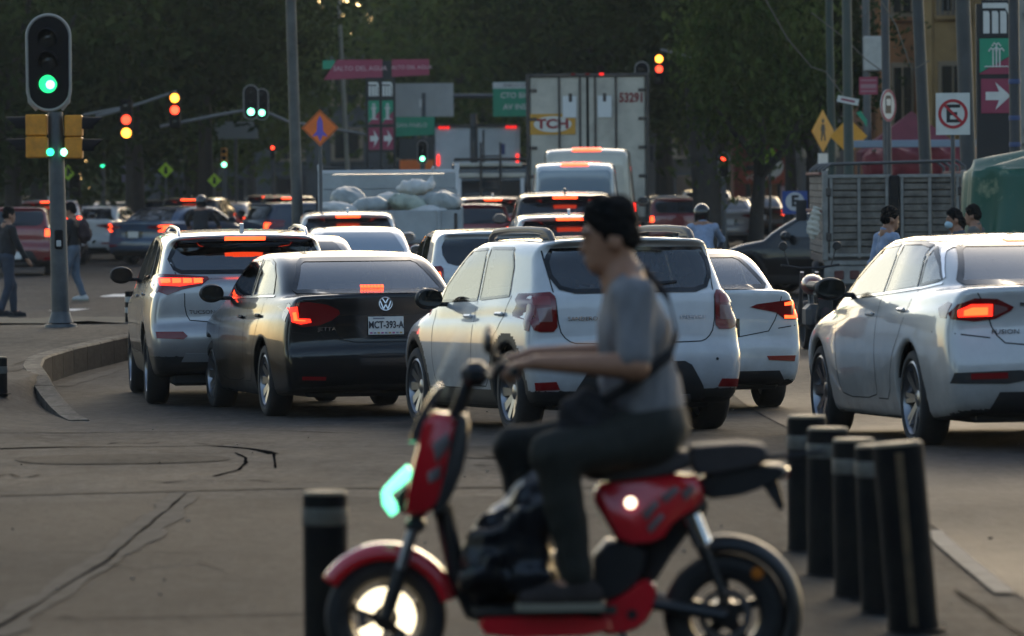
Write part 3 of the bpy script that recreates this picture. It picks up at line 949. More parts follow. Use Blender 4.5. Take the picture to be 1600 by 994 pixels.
def build_car(name, sp, body_mat, hollow=True, h=.022, detail=True):
    """The car as an Empty with its parts."""
    cs = car_shape(sp, h, hollow)
    root = empty(name)
    me = make_mesh('body', cs['V'], cs['Q'], [body_mat, DARKIN, TRIM], cs['mi'], True)
    obj('body', me, root)
    gl = sp.get('glass', GLASS) if hollow else GLASSOPAQUE
    decal(cs, 'rear', sp['win_rear'], .004, 'rear_window', sp.get('rear_glass', gl) if hollow else GLASSOPAQUE, root, thick=.012, st=.05)
    decal(cs, 'front', sp['win_front'], .003, 'windscreen', GLASS if hollow else GLASSOPAQUE, root, thick=.012, st=.08)
    for sg in (-1, 1):
        for p in sp['win_side']:
            w = decal(cs, 'side', p, .003, 'side_window', gl if hollow else GLASSOPAQUE, root, sgn=sg, thick=.012, st=.07)
        if detail:
            for pl in sp.get('doors', []):
                seam(cs, 'side', pl, .008, 'door_seam', MATS['gap'], root, sgn=sg, off=.0015, rnd=1)
            for (y, z) in sp.get('handles', []):
                p, n = project(cs, 'side', y, z, sg)
                b = MB(); b.box(p + n * .016, (.026, .19, .030), .011); b.build('door_handle', body_mat if sp.get('handle_paint', True) else CHROME, root)
            for pl in sp.get('chrome_side', []):
                seam(cs, 'side', pl, .016, 'window_trim', sp.get('trim_mat', CHROME), root, sgn=sg, off=.006, rnd=1)
        for it in sp.get('side', []):
            o = decal(cs, 'side', it[2], it[3], it[0], it[1], root, sgn=sg, st=.03)
    if detail:
        seam(cs, 'rear', sp['win_rear'], .035, 'rear_window_frame', GLOSSBLACK, root, off=.007, closed=True)
        for p in sp['win_side']:
            for sg in (-1, 1): seam(cs, 'side', p, .022, 'window_frame', GLOSSBLACK, root, sgn=sg, off=.005, closed=True)
        for pl in sp.get('rear_seams', []):
            seam(cs, 'rear', pl, .009, 'tailgate_seam', MATS['gap'], root, off=.0015, rnd=1)
    for it in sp.get('rear', []):
        nm, m, poly, off, mir = it[:5]
        for sg in ((-1, 1) if mir else (0,)):
            q = poly if sg <= 0 else mirror_poly(poly)
            o = decal(cs, 'rear', q, off, nm, m, root, st=.03, rnd=it[6] if len(it) > 6 else 0)
            for sub in (it[5] if len(it) > 5 else []):
                q2 = sub[2] if sg <= 0 else mirror_poly(sub[2])
                decal(cs, 'rear', q2, sub[3], sub[0], sub[1], o, st=.025)
    add_wheels(root, sp)
    b = MB(); b.box((0, sp['L'] / 2, .27), (sp['W'] - .46, sp['L'] - .5, .16), .03); b.build('underbody', DARKIN, root)
    if hollow and detail:
        global _SEAT
        if _SEAT is None: _SEAT = seat_mesh()
        fy = sp.get('seat_y', 2.35)
        for s in (-1, 1):
            obj('seat', _SEAT, root, (s * .36, fy, .36)); o = obj('rear_seat', _SEAT, root, (s * .38, fy - .92, .34))
        b = MB(); b.tube([(-.37 + .17 * math.cos(a), fy + .42, .86 + .17 * math.sin(a)) for a in np.linspace(0, 6.28, 20)], .014, 6)
        b.build('steering_wheel', DARKIN, root)
    for s in (-1, 1):
        mirror_at(root, (s * (sp['W'] / 2 + .10), sp['mirror'][0], sp['mirror'][1]), TRIM, s)
    if sp.get('fin'):
        y, z = sp['fin']; p, n = project(cs, 'top', 0, y)
        b = MB(); b.prism([(-.09, -.01), (.09, -.01), (-.05, .075), (-.08, .07)], lambda a, c, d: (d, p.y + a, p.z + c), -.018, .018); b.build('roof_antenna', body_mat, root)
    root['_cs'] = 0
    CS[root.name] = cs
    return root
CS = {}
mat('gap', (.006, .006, .006), .9)

def place_car(root, px, d, yaw, label, cat, group=None, x=None):
    """Stand the car with the middle of its rear at photograph column px, depth d; yaw > 0 turns its nose to the left."""
    X = x if x is not None else P(px, 400, d).x
    a = R(yaw)
    sp_len = 3.6
    z0, z1 = gz(X, d + .7), gz(X, d + .7 + 2.7)
    root.location = (X, d, gz(X, d + .7 * math.cos(a)) )
    root.rotation_euler = (math.atan((z1 - z0) / 2.7) * math.cos(a), 0, a)
    tag(root, label, cat, group)
    return root

def repaint(root, m):
    for o in root.children:
        if o.type == 'MESH' and o.name.split('.')[0] in ('body', 'door_handle', 'wing_mirror', 'roof_antenna'):
            s = o.material_slots[0]; s.link = 'OBJECT'; s.material = m

def plate(root, cs, z, txt, off=.012, w=.31, h=.155, x=0.0):
    p, n = project(cs, 'rear', x, z)
    o = empty('license_plate', p + Vector((0, -off, 0)), 0, root)
    o.rotation_euler = (R(-3), 0, 0)
    b = MB(); b.box((0, 0, 0), (w, .006, h), .002); b.build('plate_board', mat('plate_white', (.60, .60, .58), .45, noise=.1, nscale=20), o)
    if txt:
        lettering(txt, .084, mat('plate_ink', (.02, .02, .03), .5), o, (0, -.0045, .004), bold=.0022, sx=.74, name='plate_number')
        c = MB()
        for i in range(9): c.box((-w * .42 + i * w * .105, -.0042, -h * .40), (.022, .002, .014), 0, mi=i % 3)
        c.box((-w * .2, -.0042, h * .40), (.10, .002, .012), 0, mi=1)
        c.build('plate_motif', [mat('motif_pink', (.35, .08, .22), .5), mat('motif_grey', (.2, .2, .24), .5), mat('motif_gold', (.4, .25, .06), .5)], o)
    return o

# ---- shapes
def rect(x0, z0, x1, z1): return [(x0, z0), (x1, z0), (x1, z1), (x0, z1)]

JETTA = dict(L=4.64, W=1.78, H=1.45, ax_r=1.06, ax_f=3.71, wr=.32, zbelt=.98, tumble=.36, zwide=.60, bow=.13, taper=.06, gbow=.12, gtaper=.10, gin=.065,
    crease=(.90, .80), kc=.07, kg=.09, kj=.035,
    lower=[(.16, .24), (.03, .30), (-.01, .42), (.00, .60), (.035, .64), (.05, .86), (.02, 1.055), (.035, 1.075), (.12, 1.082), (.75, 1.07), (3.25, 1.02), (3.55, .99), (4.2, .86), (4.52, .72), (4.63, .52), (4.60, .30), (4.45, .22), (3.8, .20), (1.0, .20)],
    upper=[(.44, .96), (.56, 1.06), (.95, 1.29), (1.28, 1.405), (1.75, 1.445), (2.25, 1.45), (2.70, 1.42), (3.05, 1.27), (3.62, .98), (3.3, .90)],
    win_rear=[(-.655, 1.105), (-.64, 1.09), (.64, 1.09), (.655, 1.105), (.53, 1.335), (.48, 1.365), (-.48, 1.365), (-.53, 1.335)],
    win_front=[(-.62, 1.06), (.62, 1.06), (.50, 1.36), (-.50, 1.36)],
    win_side=[[(1.98, 1.045), (2.02, 1.37), (2.55, 1.36), (3.02, 1.13), (3.08, 1.03)], [(1.06, 1.07), (1.20, 1.22), (1.42, 1.33), (1.66, 1.37), (1.93, 1.375), (1.89, 1.05)]],
    doors=[[(1.93, 1.05), (1.93, .40), (2.0, .30), (3.0, .29), (3.10, .40), (3.15, .95)], [(1.22, 1.05), (1.30, .78), (1.50, .55), (1.62, .30), (1.93, .30)]],
    handles=[(2.12, .86), (1.32, .88)], chrome_side=[[(.98, 1.055), (3.1, 1.022)]],
    rear_seams=[[(-.66, 1.06), (-.62, .85), (-.50, .66), (.50, .66), (.62, .85), (.66, 1.06)], [(-.84, .76), (-.62, .73)], [(.84, .76), (.62, .73)]],
    mirror=(2.93, 1.07), mirror_mat=None, seat_y=2.30, cav_r=.62, rear_cut=1.5, front_cut=2.5, fin=None,
    rear=[('tail_lamp', REDLENS, [(-.80, .83), (-.82, .97), (-.79, 1.00), (-.66, 1.01), (-.50, .985), (-.40, .94), (-.39, .905), (-.46, .85), (-.56, .81), (-.70, .795)], .007, True,
            [('light_element', BRAKE, [(-.79, .84), (-.80, .96), (-.745, .97), (-.735, .87), (-.64, .865), (-.63, .835), (-.72, .82)], .011),
             ('light_element', BRAKEHOT, [(-.775, .85), (-.78, .92), (-.755, .925), (-.745, .86), (-.68, .855), (-.68, .845)], .014)]),
          ('plate_recess', GLOSSBLACK, [(-.40, .70), (-.46, .86), (-.42, .89), (.42, .89), (.46, .86), (.40, .70)], .004, False),
          ('bumper_reflector', REDREFL, [(-.72, .345), (-.72, .375), (-.52, .37), (-.52, .34)], .006, True),
          ('bumper_groove', mat('gap', (0, 0, 0)), [(-.70, .525), (-.72, .545), (.72, .545), (.70, .525)], .003, False),
          ] + [('brake_led', BRAKEHOT, [(-.08 + i * .030, 1.118), (-.08 + i * .030, 1.138), (-.057 + i * .030, 1.138), (-.057 + i * .030, 1.118)], .010, False) for i in range(7)],
    side=[('lamp_side', REDLENS, [(.22, .84), (.20, .98), (.28, 1.00), (.42, .95), (.34, .87)], .005)])

FUSION = dict(L=4.87, W=1.85, H=1.48, ax_r=1.10, ax_f=3.95, wr=.338, zbelt=1.0, tumble=.40, zwide=.64, bow=.15, taper=.08, gbow=.16, gtaper=.16, gin=.05, gty=1.8,
    crease=(.98, .84), kc=.08, kg=.11, kj=.04, wstyle='twin', spokes=8, rimf=.76,
    lower=[(.18, .24), (.05, .30), (.00, .42), (-.01, .58), (.03, .72), (.075, .86), (.05, 1.03), (.03, 1.085), (.06, 1.11), (.14, 1.115), (.60, 1.11), (3.2, 1.03), (3.6, 1.0), (4.35, .86), (4.72, .72), (4.86, .52), (4.82, .28), (4.6, .21), (4.0, .20), (1.0, .20)],
    upper=[(.30, .98), (.42, 1.095), (.85, 1.28), (1.25, 1.41), (1.75, 1.47), (2.20, 1.48), (2.65, 1.455), (3.05, 1.32), (3.75, .99), (3.4, .90)],
    win_rear=[(-.66, 1.14), (-.64, 1.125), (.64, 1.125), (.66, 1.14), (.53, 1.36), (.48, 1.39), (-.48, 1.39), (-.53, 1.36)],
    win_front=[(-.62, 1.06), (.62, 1.06), (.50, 1.39), (-.50, 1.39)],
    win_side=[[(2.10, 1.06), (2.13, 1.40), (2.60, 1.385), (3.10, 1.14), (3.20, 1.03)], [(1.28, 1.10), (1.40, 1.38), (1.62, 1.405), (2.05, 1.405), (2.02, 1.065)], [(.86, 1.15), (1.02, 1.25), (1.34, 1.375), (1.23, 1.11)]],
    doors=[[(2.06, 1.04), (2.06, .42), (2.12, .32), (3.15, .31), (3.26, .42), (3.32, .95)], [(1.20, 1.08), (1.30, .82), (1.56, .60), (1.70, .32), (2.06, .32)]],
    handles=[(2.25, .91), (1.36, .94)], chrome_side=[[(.82, 1.125), (1.25, 1.085), (3.2, 1.012)], [(.84, 1.16), (1.05, 1.285), (1.35, 1.415), (1.62, 1.432), (2.1, 1.432), (2.62, 1.41), (3.12, 1.16)]],
    rear_seams=[[(-.70, 1.09), (-.62, .96), (-.58, .80), (-.48, .70), (.48, .70), (.58, .80), (.62, .96), (.70, 1.09)], [(-.90, .80), (-.60, .76)], [(.90, .80), (.60, .76)]],
    mirror=(3.0, 1.09), seat_y=2.45, cav_r=.55, rear_cut=1.6, front_cut=2.6, fin=(1.05, 1.4),
    rear=[('tail_lamp', REDLENS, [(-.84, .885), (-.85, .925), (-.80, .985), (-.70, 1.025), (-.55, 1.02), (-.44, .965), (-.46, .94), (-.56, .885), (-.70, .87)], .007, True,
            [('light_element', BRAKE, [(-.80, .90), (-.80, .945), (-.72, .985), (-.58, .985), (-.58, .905)], .011),
             ('light_element', BRAKEHOT, [(-.765, .91), (-.765, .945), (-.71, .965), (-.61, .965), (-.61, .915)], .014),
             ('reverse_lens', SMOKELENS, [(-.57, .905), (-.57, .985), (-.49, .965), (-.48, .945)], .011)]),
          ('bumper_slot', TRIM, [(-.86, .46), (-.84, .53), (-.40, .545), (-.36, .48), (-.50, .455)], .006, True, [('reflector', REDREFL, [(-.74, .485), (-.74, .525), (-.50, .53), (-.50, .49)], .010)]),
          ('diffuser', TRIM, [(-.62, .25), (-.55, .40), (.55, .40), (.62, .25)], .006, False),
          ('chrome_strip', CHROME, [(-.40, .975), (-.40, .995), (.40, .995), (.40, .975)], .010, False),
          ('third_brake_light', BRAKEHOT, [(-.17, 1.405), (-.17, 1.425), (.17, 1.425), (.17, 1.405)], .012, False)],
    side=[('lamp_side', REDLENS, [(.26, .89), (.24, .99), (.32, 1.005), (.46, .96), (.38, .90)], .005)])

SEDAN = dict(JETTA, crease=(.86, .78), clad=None, taper=.09,
    rear=[('tail_lamp', REDLENS, [(-.82, .80), (-.83, .97), (-.78, .985), (-.42, .945), (-.36, .92), (-.42, .905), (-.60, .87), (-.68, .81)], .007, True,
            [('light_element', BRAKEHOT, [(-.80, .815), (-.81, .96), (-.79, .97), (-.68, .955), (-.68, .93), (-.775, .935), (-.77, .84), (-.68, .845), (-.68, .815)], .012)]),
          ('bumper_reflector', REDREFL, [(-.76, .44), (-.77, .49), (-.50, .49), (-.52, .455)], .008, True),
          ('plate_recess', GLOSSBLACK, rect(-.26, .66, .26, .82), .004, False),
          ('diffuser', TRIM, [(-.70, .24), (-.62, .36), (.62, .36), (.70, .24)], .005, False)],
    chrome_side=[])

SANDERO = dict(L=4.08, W=1.74, H=1.52, ax_r=.70, ax_f=3.29, wr=.325, zbelt=.98, tumble=.24, zwide=.62, bow=.12, taper=.04, gbow=.13, gtaper=.06, gin=.05, gty=1.0,
    kc=.10, kg=.12, kj=.05, clad=.34, cladarch=.13, arch=.045, crease=(.90, .84),
    lower=[(.14, .24), (.04, .30), (-.005, .42), (-.01, .60), (.02, .68), (.055, .72), (.06, .90), (.08, 1.05), (.12, 1.10), (.7, 1.08), (2.9, 1.0), (3.1, .98), (3.7, .88), (3.98, .72), (4.07, .50), (4.02, .28), (3.8, .20), (3.2, .20), (.8, .20)],
    upper=[(.10, .95), (.115, 1.08), (.24, 1.30), (.34, 1.43), (.20, 1.475), (.22, 1.495), (.55, 1.50), (1.1, 1.52), (1.7, 1.52), (2.15, 1.49), (2.55, 1.33), (3.15, .99), (2.9, .90)],
    win_rear=[(-.48, 1.085), (-.58, 1.115), (-.635, 1.21), (-.64, 1.31), (-.595, 1.405), (.595, 1.405), (.64, 1.31), (.635, 1.21), (.58, 1.115), (.48, 1.085)],
    win_front=[(-.60, 1.05), (.60, 1.05), (.52, 1.42), (-.52, 1.42)],
    win_side=[[(1.62, 1.03), (1.64, 1.425), (2.08, 1.42), (2.55, 1.14), (2.62, 1.02)], [(.80, 1.06), (.84, 1.28), (.95, 1.42), (1.56, 1.43), (1.54, 1.035)]],
    doors=[[(1.59, 1.02), (1.59, .45), (1.66, .34), (2.60, .34), (2.68, .45), (2.72, .95)], [(.74, 1.06), (.86, .85), (1.06, .70), (1.15, .36), (1.59, .36)]],
    handles=[(1.74, .90), (.92, .92)], handle_paint=True,
    rear_seams=[[(-.66, 1.40), (-.635, 1.05), (-.62, .80), (-.56, .715), (-.48, .69), (.48, .69), (.56, .715), (.62, .80), (.635, 1.05), (.66, 1.40)]],
    mirror=(2.42, 1.04), mirror_mat=TRIM, seat_y=1.95, cav_r=.14, rear_cut=1.0, front_cut=2.0, mid=2.0, rear_glass=glass_mat('hatch_glass', (.45, .48, .49)), glass=glass_mat('sandero_side_glass', (.25, .27, .27), 2.3),
    rear=[('tail_lamp', REDLENS, [(-.80, .80), (-.83, .90), (-.825, 1.03), (-.79, 1.075), (-.66, 1.08), (-.635, 1.05), (-.63, .82), (-.66, .785), (-.76, .785)], .010, True,
            [('lamp_reflector', SMOKELENS, [(-.76, .86), (-.765, .96), (-.67, .97), (-.665, .86)], .014), ('lamp_cell', mat('lamp_pink', (.24, .02, .02), .1, coat=.5), [(-.78, .985), (-.77, 1.045), (-.675, 1.05), (-.67, .985)], .014)]),
          ('bumper_reflector', REDREFL, [(-.80, .345), (-.81, .405), (-.66, .41), (-.63, .35)], .008, True),
          ('bumper_insert', TRIM, [(-.56, .22), (-.50, .36), (-.40, .52), (-.34, .55), (.34, .55), (.40, .52), (.50, .36), (.56, .22)], .008, False,
              [('skid_plate', mat('skid_grey', (.22, .22, .23), .4, metal=.5), [(-.44, .245), (-.40, .30), (.40, .30), (.44, .245)], .014)]),
          ('rear_wiper', GLOSSBLACK, [(-.02, 1.105), (-.02, 1.135), (.34, 1.155), (.34, 1.14)], .016, False)],
    side=[('lamp_side', REDLENS, [(.20, .79), (.19, .92), (.20, 1.06), (.27, 1.07), (.33, .98), (.31, .86), (.26, .80)], .008)])

TUCSON = dict(L=4.48, W=1.85, H=1.645, ax_r=.93, ax_f=3.60, wr=.355, zbelt=1.10, tumble=.30, zwide=.72, bow=.14, taper=.06, gbow=.15, gtaper=.08, gin=.05, gty=1.2,
    kc=.09, kg=.11, kj=.045, clad=.47, cladarch=.07, arch=.05, crease=(1.05, .92),
    lower=[(.16, .30), (.06, .36), (.00, .50), (-.01, .66), (.03, .76), (.07, .80), (.08, 1.0), (.10, 1.15), (.16, 1.20), (.8, 1.18), (3.1, 1.10), (3.4, 1.08), (4.1, .96), (4.38, .80), (4.47, .56), (4.42, .34), (4.2, .26), (3.6, .25), (.9, .25)],
    upper=[(.12, 1.0), (.14, 1.16), (.32, 1.42), (.42, 1.52), (.24, 1.575), (.26, 1.60), (.7, 1.625), (1.4, 1.645), (2.0, 1.64), (2.5, 1.59), (2.9, 1.44), (3.5, 1.09), (3.2, .98)],
    win_rear=[(-.60, 1.25), (-.66, 1.28), (-.70, 1.37), (-.62, 1.535), (.62, 1.535), (.70, 1.37), (.66, 1.28), (.60, 1.25)],
    win_front=[(-.64, 1.14), (.64, 1.14), (.54, 1.55), (-.54, 1.55)],
    win_side=[[(1.92, 1.14), (1.94, 1.555), (2.45, 1.53), (2.92, 1.24), (2.98, 1.12)], [(1.02, 1.17), (1.10, 1.53), (1.86, 1.56), (1.83, 1.145)], [(.56, 1.22), (.76, 1.46), (1.04, 1.53), (.96, 1.18)]],
    doors=[[(1.88, 1.13), (1.88, .52), (1.96, .45), (2.92, .45), (3.0, .55), (3.05, 1.05)], [(1.0, 1.16), (1.1, .92), (1.30, .78), (1.42, .47), (1.88, .47)]],
    handles=[(2.06, 1.0), (1.18, 1.03)], chrome_side=[[(.56, 1.205), (1.0, 1.155), (2.98, 1.105)]],
    rear_seams=[[(-.66, 1.25), (-.58, 1.10), (-.58, .88), (-.52, .78), (.52, .78), (.58, .88), (.58, 1.10), (.66, 1.25)]],
    mirror=(2.78, 1.19), seat_y=2.25, cav_r=.16, rear_cut=1.1, front_cut=2.4, fin=(.75, 1.63), rear_glass=GLASSDARK, glass=GLASSDARK,
    rear=[('tail_lamp', REDLENS, [(-.82, 1.07), (-.86, 1.13), (-.85, 1.21), (-.80, 1.235), (-.62, 1.225), (-.36, 1.205), (-.35, 1.185), (-.42, 1.13), (-.60, 1.09), (-.74, 1.04)], .009, True,
            [('light_element', BRAKE, [(-.80, 1.13), (-.80, 1.195), (-.40, 1.185), (-.44, 1.145), (-.62, 1.12)], .012)] +
            [('light_element', BRAKEHOT, [(-.785 + i * .098, 1.145), (-.785 + i * .098, 1.185), (-.785 + i * .098 + .08, 1.183), (-.785 + i * .098 + .08, 1.15)], .015) for i in range(4)]),
          ('bumper_reflector', REDREFL, [(-.84, .64), (-.85, .70), (-.60, .70), (-.56, .66), (-.60, .63)], .008, True),
          ('third_brake_light', BRAKEHOT, [(-.19, 1.555), (-.19, 1.578), (.19, 1.578), (.19, 1.555)], .014, False),
          ('skid_plate', mat('skid_silver', (.35, .35, .36), .4, metal=.6), [(-.62, .42), (-.58, .50), (.58, .50), (.62, .42)], .008, False)],
    side=[('lamp_side', REDLENS, [(.24, 1.06), (.22, 1.12), (.22, 1.20), (.36, 1.22), (.56, 1.20), (.40, 1.10)], .006)])
# ------------------------------------------------------------------ the cars waiting at the crossing
P_WHITE = paint('white', (.60, .61, .62)); P_PEARL = paint('pearl', (.58, .57, .56), .15)
P_BLACK = paint('black', (.006, .006, .007), dirt=.2); P_SILVER = paint('silver', (.40, .39, .39), .55, .32)
BADGE = mat('badge_chrome', (.6, .6, .62), .2, metal=1.0)

jetta = build_car('sedan', JETTA, P_BLACK)
cs = CS[jetta.name]
plate(jetta, cs, .80, 'MCT-393-A', .03)
p, n = project(cs, 'rear', 0, .985)
em = MB()
def stroke(m, pts, y, wd=.010):
    for a, b in zip(pts[:-1], pts[1:]):
        a, b = Vector((a[0], 0, a[1])), Vector((b[0], 0, b[1])); t = (b - a).normalized(); nn = Vector((-t.z, 0, t.x)) * wd / 2
        q = [a - nn, b - nn, b + nn, a + nn]
        m.add([Vector((v.x, y, v.z)) for v in q] + [Vector((v.x, y + .006, v.z)) for v in q], [(0, 1, 2, 3), (0, 4, 5, 1), (1, 5, 6, 2), (2, 6, 7, 3), (3, 7, 4, 0)])
em.tube([(.056 * math.cos(a), -.012, .056 * math.sin(a)) for a in np.linspace(0, 2 * math.pi, 29)], .006, 6)
stroke(em, [(-.026, .046), (0, .004), (.026, .046)], -.014); stroke(em, [(-.047, .026), (-.020, -.046), (0, -.006), (.020, -.046), (.047, .026)], -.0145)
o = em.build('emblem', BADGE, jetta, loc=p); o.rotation_euler = (R(-8), 0, 0)
bk = MB(); bk.lathe([(0, .006), (.05, .006), (.05, 0)], axis=(0, -1, 0), n=28); o2 = bk.build('emblem_base', GLOSSBLACK, jetta, loc=p)
p, n = project(cs, 'rear', -.50, .775); lettering('JETTA', .045, BADGE, jetta, p + Vector((0, -.008, 0)), (R(90), 0, math.atan2(n.x, -n.y)), name='badge', sx=1.3)
place_car(jetta, 603, 41.0, 13.6, 'black saloon with plate MCT-393-A, glowing left tail lamp and round emblem on the boot', 'car', 'cars waiting in the front row')

sandero = build_car('hatchback', SANDERO, P_WHITE)
cs = CS[sandero.name]
for s in (-1, 1):
    b = MB()
    pts = []
    for y in (.42, .50, .60, 1.0, 1.5, 1.9, 2.0, 2.06):
        q, _ = project(cs, 'top', s * .56, y); pts.append((s * .56, y, q.z + {.42: -.01, .50: .045, .60: .065, 2.0: .045, 2.06: -.01}.get(y, .07)))
    b.tube(pts, [.022, .03, .03, .026, .026, .03, .03, .022], 10); b.build('roof_bar', mat('roof_bar_grey', (.10, .095, .09), .45, metal=.3), sandero)
    c = MB(); q, _ = project(cs, 'top', s * .56, .56); c.box((s * .56, .58, q.z + .03), (.05, .22, .06), .02); c.build('bar_foot', MATS['roof_bar_grey'], sandero)
for t, x in (('SANDERO', -.44), ('STEPWAY', .44)):
    p, n = project(cs, 'rear', x, .88); lettering(t, .042, BADGE, sandero, p + Vector((0, -.010, 0)), (R(90), 0, math.atan2(n.x, -n.y)), name='badge', sx=1.2)
p, n = project(cs, 'rear', 0, .96)
b = MB(); stroke(b, [(0, .075), (.045, 0), (0, -.075), (-.045, 0), (0, .075)], -.012, .018); b.build('emblem', BADGE, sandero, loc=p)
p, n = project(cs, 'rear', .36, .55); 
for x in (-.62, -.24, .24, .62):
    p, n = project(cs, 'rear', x, .56); b = MB(); b.lathe([(0, .004), (.011, .004), (.012, 0)], axis=(0, -1, 0), n=12, c=p); b.build('parking_sensor', TRIM, sandero)
place_car(sandero, 1003, 36.2, 17, 'white hatchback with chunky roof bars and unlit tail lamps, directly behind the scooter rider', 'car', 'cars waiting in the front row')

tucson = build_car('suv', TUCSON, P_SILVER)
cs = CS[tucson.name]
for s in (-1, 1):
    b = MB(); pts = []
    for y in (.50, .58, .72, 1.2, 1.8, 2.3, 2.4):
        q, _ = project(cs, 'top', s * .60, y); pts.append((s * .60, y, q.z + {.50: -.01, .58: .03, 2.4: -.01}.get(y, .045)))
    b.tube(pts, .016, 8); b.build('roof_rail', BADGE, tucson)
p, n = project(cs, 'rear', -.42, .88); lettering('TUCSON', .05, BADGE, tucson, p + Vector((0, -.010, 0)), (R(90), 0, math.atan2(n.x, -n.y)), name='badge', sx=1.2)
plate(tucson, cs, .98, '', .02)
place_car(tucson, 387, 44.6, 7.7, 'silver crossover with lit strip tail lamps and high brake light beside the kerb', 'car', 'cars waiting in the front row')

fusion = build_car('sedan', FUSION, P_PEARL)
cs = CS[fusion.name]
p, n = project(cs, 'rear', -.50, .80); lettering('FUSION', .042, BADGE, fusion, p + Vector((0, -.012, 0)), (R(90), 0, math.atan2(n.x, -n.y)), name='badge', sx=1.3)
plate(fusion, cs, .84, '', .02)
place_car(fusion, 1691, 31.9, 9, 'pearl white saloon cut off by the right edge, multi-spoke wheels and long side windows', 'car', 'cars waiting in the front row')

whitec = build_car('sedan', SEDAN, P_WHITE)
cs = CS[whitec.name]; plate(whitec, cs, .74, '', .02)
p, n = project(cs, 'rear', .50, .76); 
place_car(whitec, 1112, 41.9, 11, 'white saloon with C-shaped tail lamp half hidden between the white hatchback and the bollards', 'car', 'cars waiting in the front row')

# ---- plainer copies of five body kinds for the queue behind
_FAR = {}
def far_spec(base, **k):
    s = dict(base); s.update(k); s['doors'] = s.get('doors', [])[:2]; return s
S_SEDAN = far_spec(SEDAN); S_SUV = far_spec(TUCSON); S_HATCH = far_spec(SANDERO)
S_HATCH['rear'] = [(a[0], a[1], a[2], a[3], a[4], [('light_element', BRAKEHOT, [(-.78, .86), (-.785, 1.0), (-.67, 1.01), (-.665, .86)], .014)]) if a[0] == 'tail_lamp' else a for a in SANDERO['rear']]
S_VAN = dict(L=4.95, W=1.92, H=2.5, ax_r=1.0, ax_f=4.0, wr=.34, zbelt=1.25, tumble=.10, zwide=.9, bow=.06, taper=.05, gbow=.06, gtaper=.02, gin=.03, kc=.08, kg=.12, kj=.05,
    lower=[(.08, .30), (.0, .40), (-.01, .62), (.03, .68), (.03, 1.3), (.1, 1.4), (3.9, 1.3), (4.6, 1.05), (4.92, .8), (4.94, .4), (4.7, .28), (1, .28)],
    upper=[(.03, 1.1), (.035, 1.4), (.06, 2.30), (.12, 2.42), (.5, 2.48), (3.0, 2.5), (3.5, 2.42), (4.0, 2.0), (4.5, 1.2), (4.2, 1.0)],
    win_rear=[(-.70, 1.50), (-.72, 1.55), (-.70, 2.26), (-.66, 2.30), (.66, 2.30), (.70, 2.26), (.72, 1.55), (.70, 1.50)],
    win_front=[(-.75, 1.4), (.75, 1.4), (.70, 2.2), (-.70, 2.2)], win_side=[[(3.0, 1.42), (3.0, 2.1), (3.55, 2.1), (4.05, 1.5), (4.1, 1.42)]],
    doors=[[(2.9, 2.2), (2.9, .5), (3.9, .5), (4.1, 1.3)]], handles=[(3.05, 1.2)], rear_seams=[[(0, .68), (0, 2.36)], [(-.80, .70), (-.82, 1.4), (-.76, 2.34)], [(.80, .70), (.82, 1.4), (.76, 2.34)]],
    mirror=(4.0, 1.45),
    rear=[('tail_lamp', REDLENS, [(-.91, .95), (-.915, 1.45), (-.84, 1.45), (-.835, .95)], .008, True, [('light_element', BRAKE, [(-.90, 1.25), (-.905, 1.42), (-.85, 1.42), (-.845, 1.25)], .012)]),
          ('third_brake_light', BRAKEHOT, [(-.27, 2.40), (-.27, 2.45), (.27, 2.45), (.27, 2.40)], .02, False)], side=[])
S_PICK = far_spec(TUCSON)

def far_proto(key, sp):
    r = build_car({'sedan': 'sedan', 'suv': 'suv', 'hatch': 'hatchback', 'van': 'van'}[key], sp, P_WHITE, hollow=False, h=.04, detail=(key == 'van'))
    p = plate(r, CS[r.name], {'sedan': .74, 'suv': .98, 'hatch': .45, 'van': .8}[key], '', .03)
    return r
PROTO = {k: far_proto(k, s) for k, s in (('sedan', S_SEDAN), ('suv', S_SUV), ('hatch', S_HATCH), ('van', S_VAN))}
_used = set()
FARCOL = {'white': P_WHITE, 'silver': P_SILVER, 'black': P_BLACK, 'red': paint('red', (.20, .012, .012)), 'blue': paint('blue', (.018, .055, .12), .2), 'darkblue': paint('darkblue', (.015, .028, .055), .2),
          'grey': paint('grey', (.12, .12, .125), .4), 'dark': paint('charcoal', (.02, .021, .023), .2), 'cream': paint('cream', (.50, .46, .38))}
def far_car(kind, col, px, d, yaw, label, scale=1.0, x=None, rear_mat=None):
    if kind in _used: r = copy_tree(PROTO[kind])
    else: r = PROTO[kind]; _used.add(kind)
    repaint(r, FARCOL[col]); r.scale = (scale,) * 3
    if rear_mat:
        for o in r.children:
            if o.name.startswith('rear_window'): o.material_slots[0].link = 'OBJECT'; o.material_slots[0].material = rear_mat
    return place_car(r, px, d, yaw, label, {'sedan': 'car', 'suv': 'car', 'hatch': 'car', 'van': 'van'}[kind], 'queue of vehicles further down the road', x)

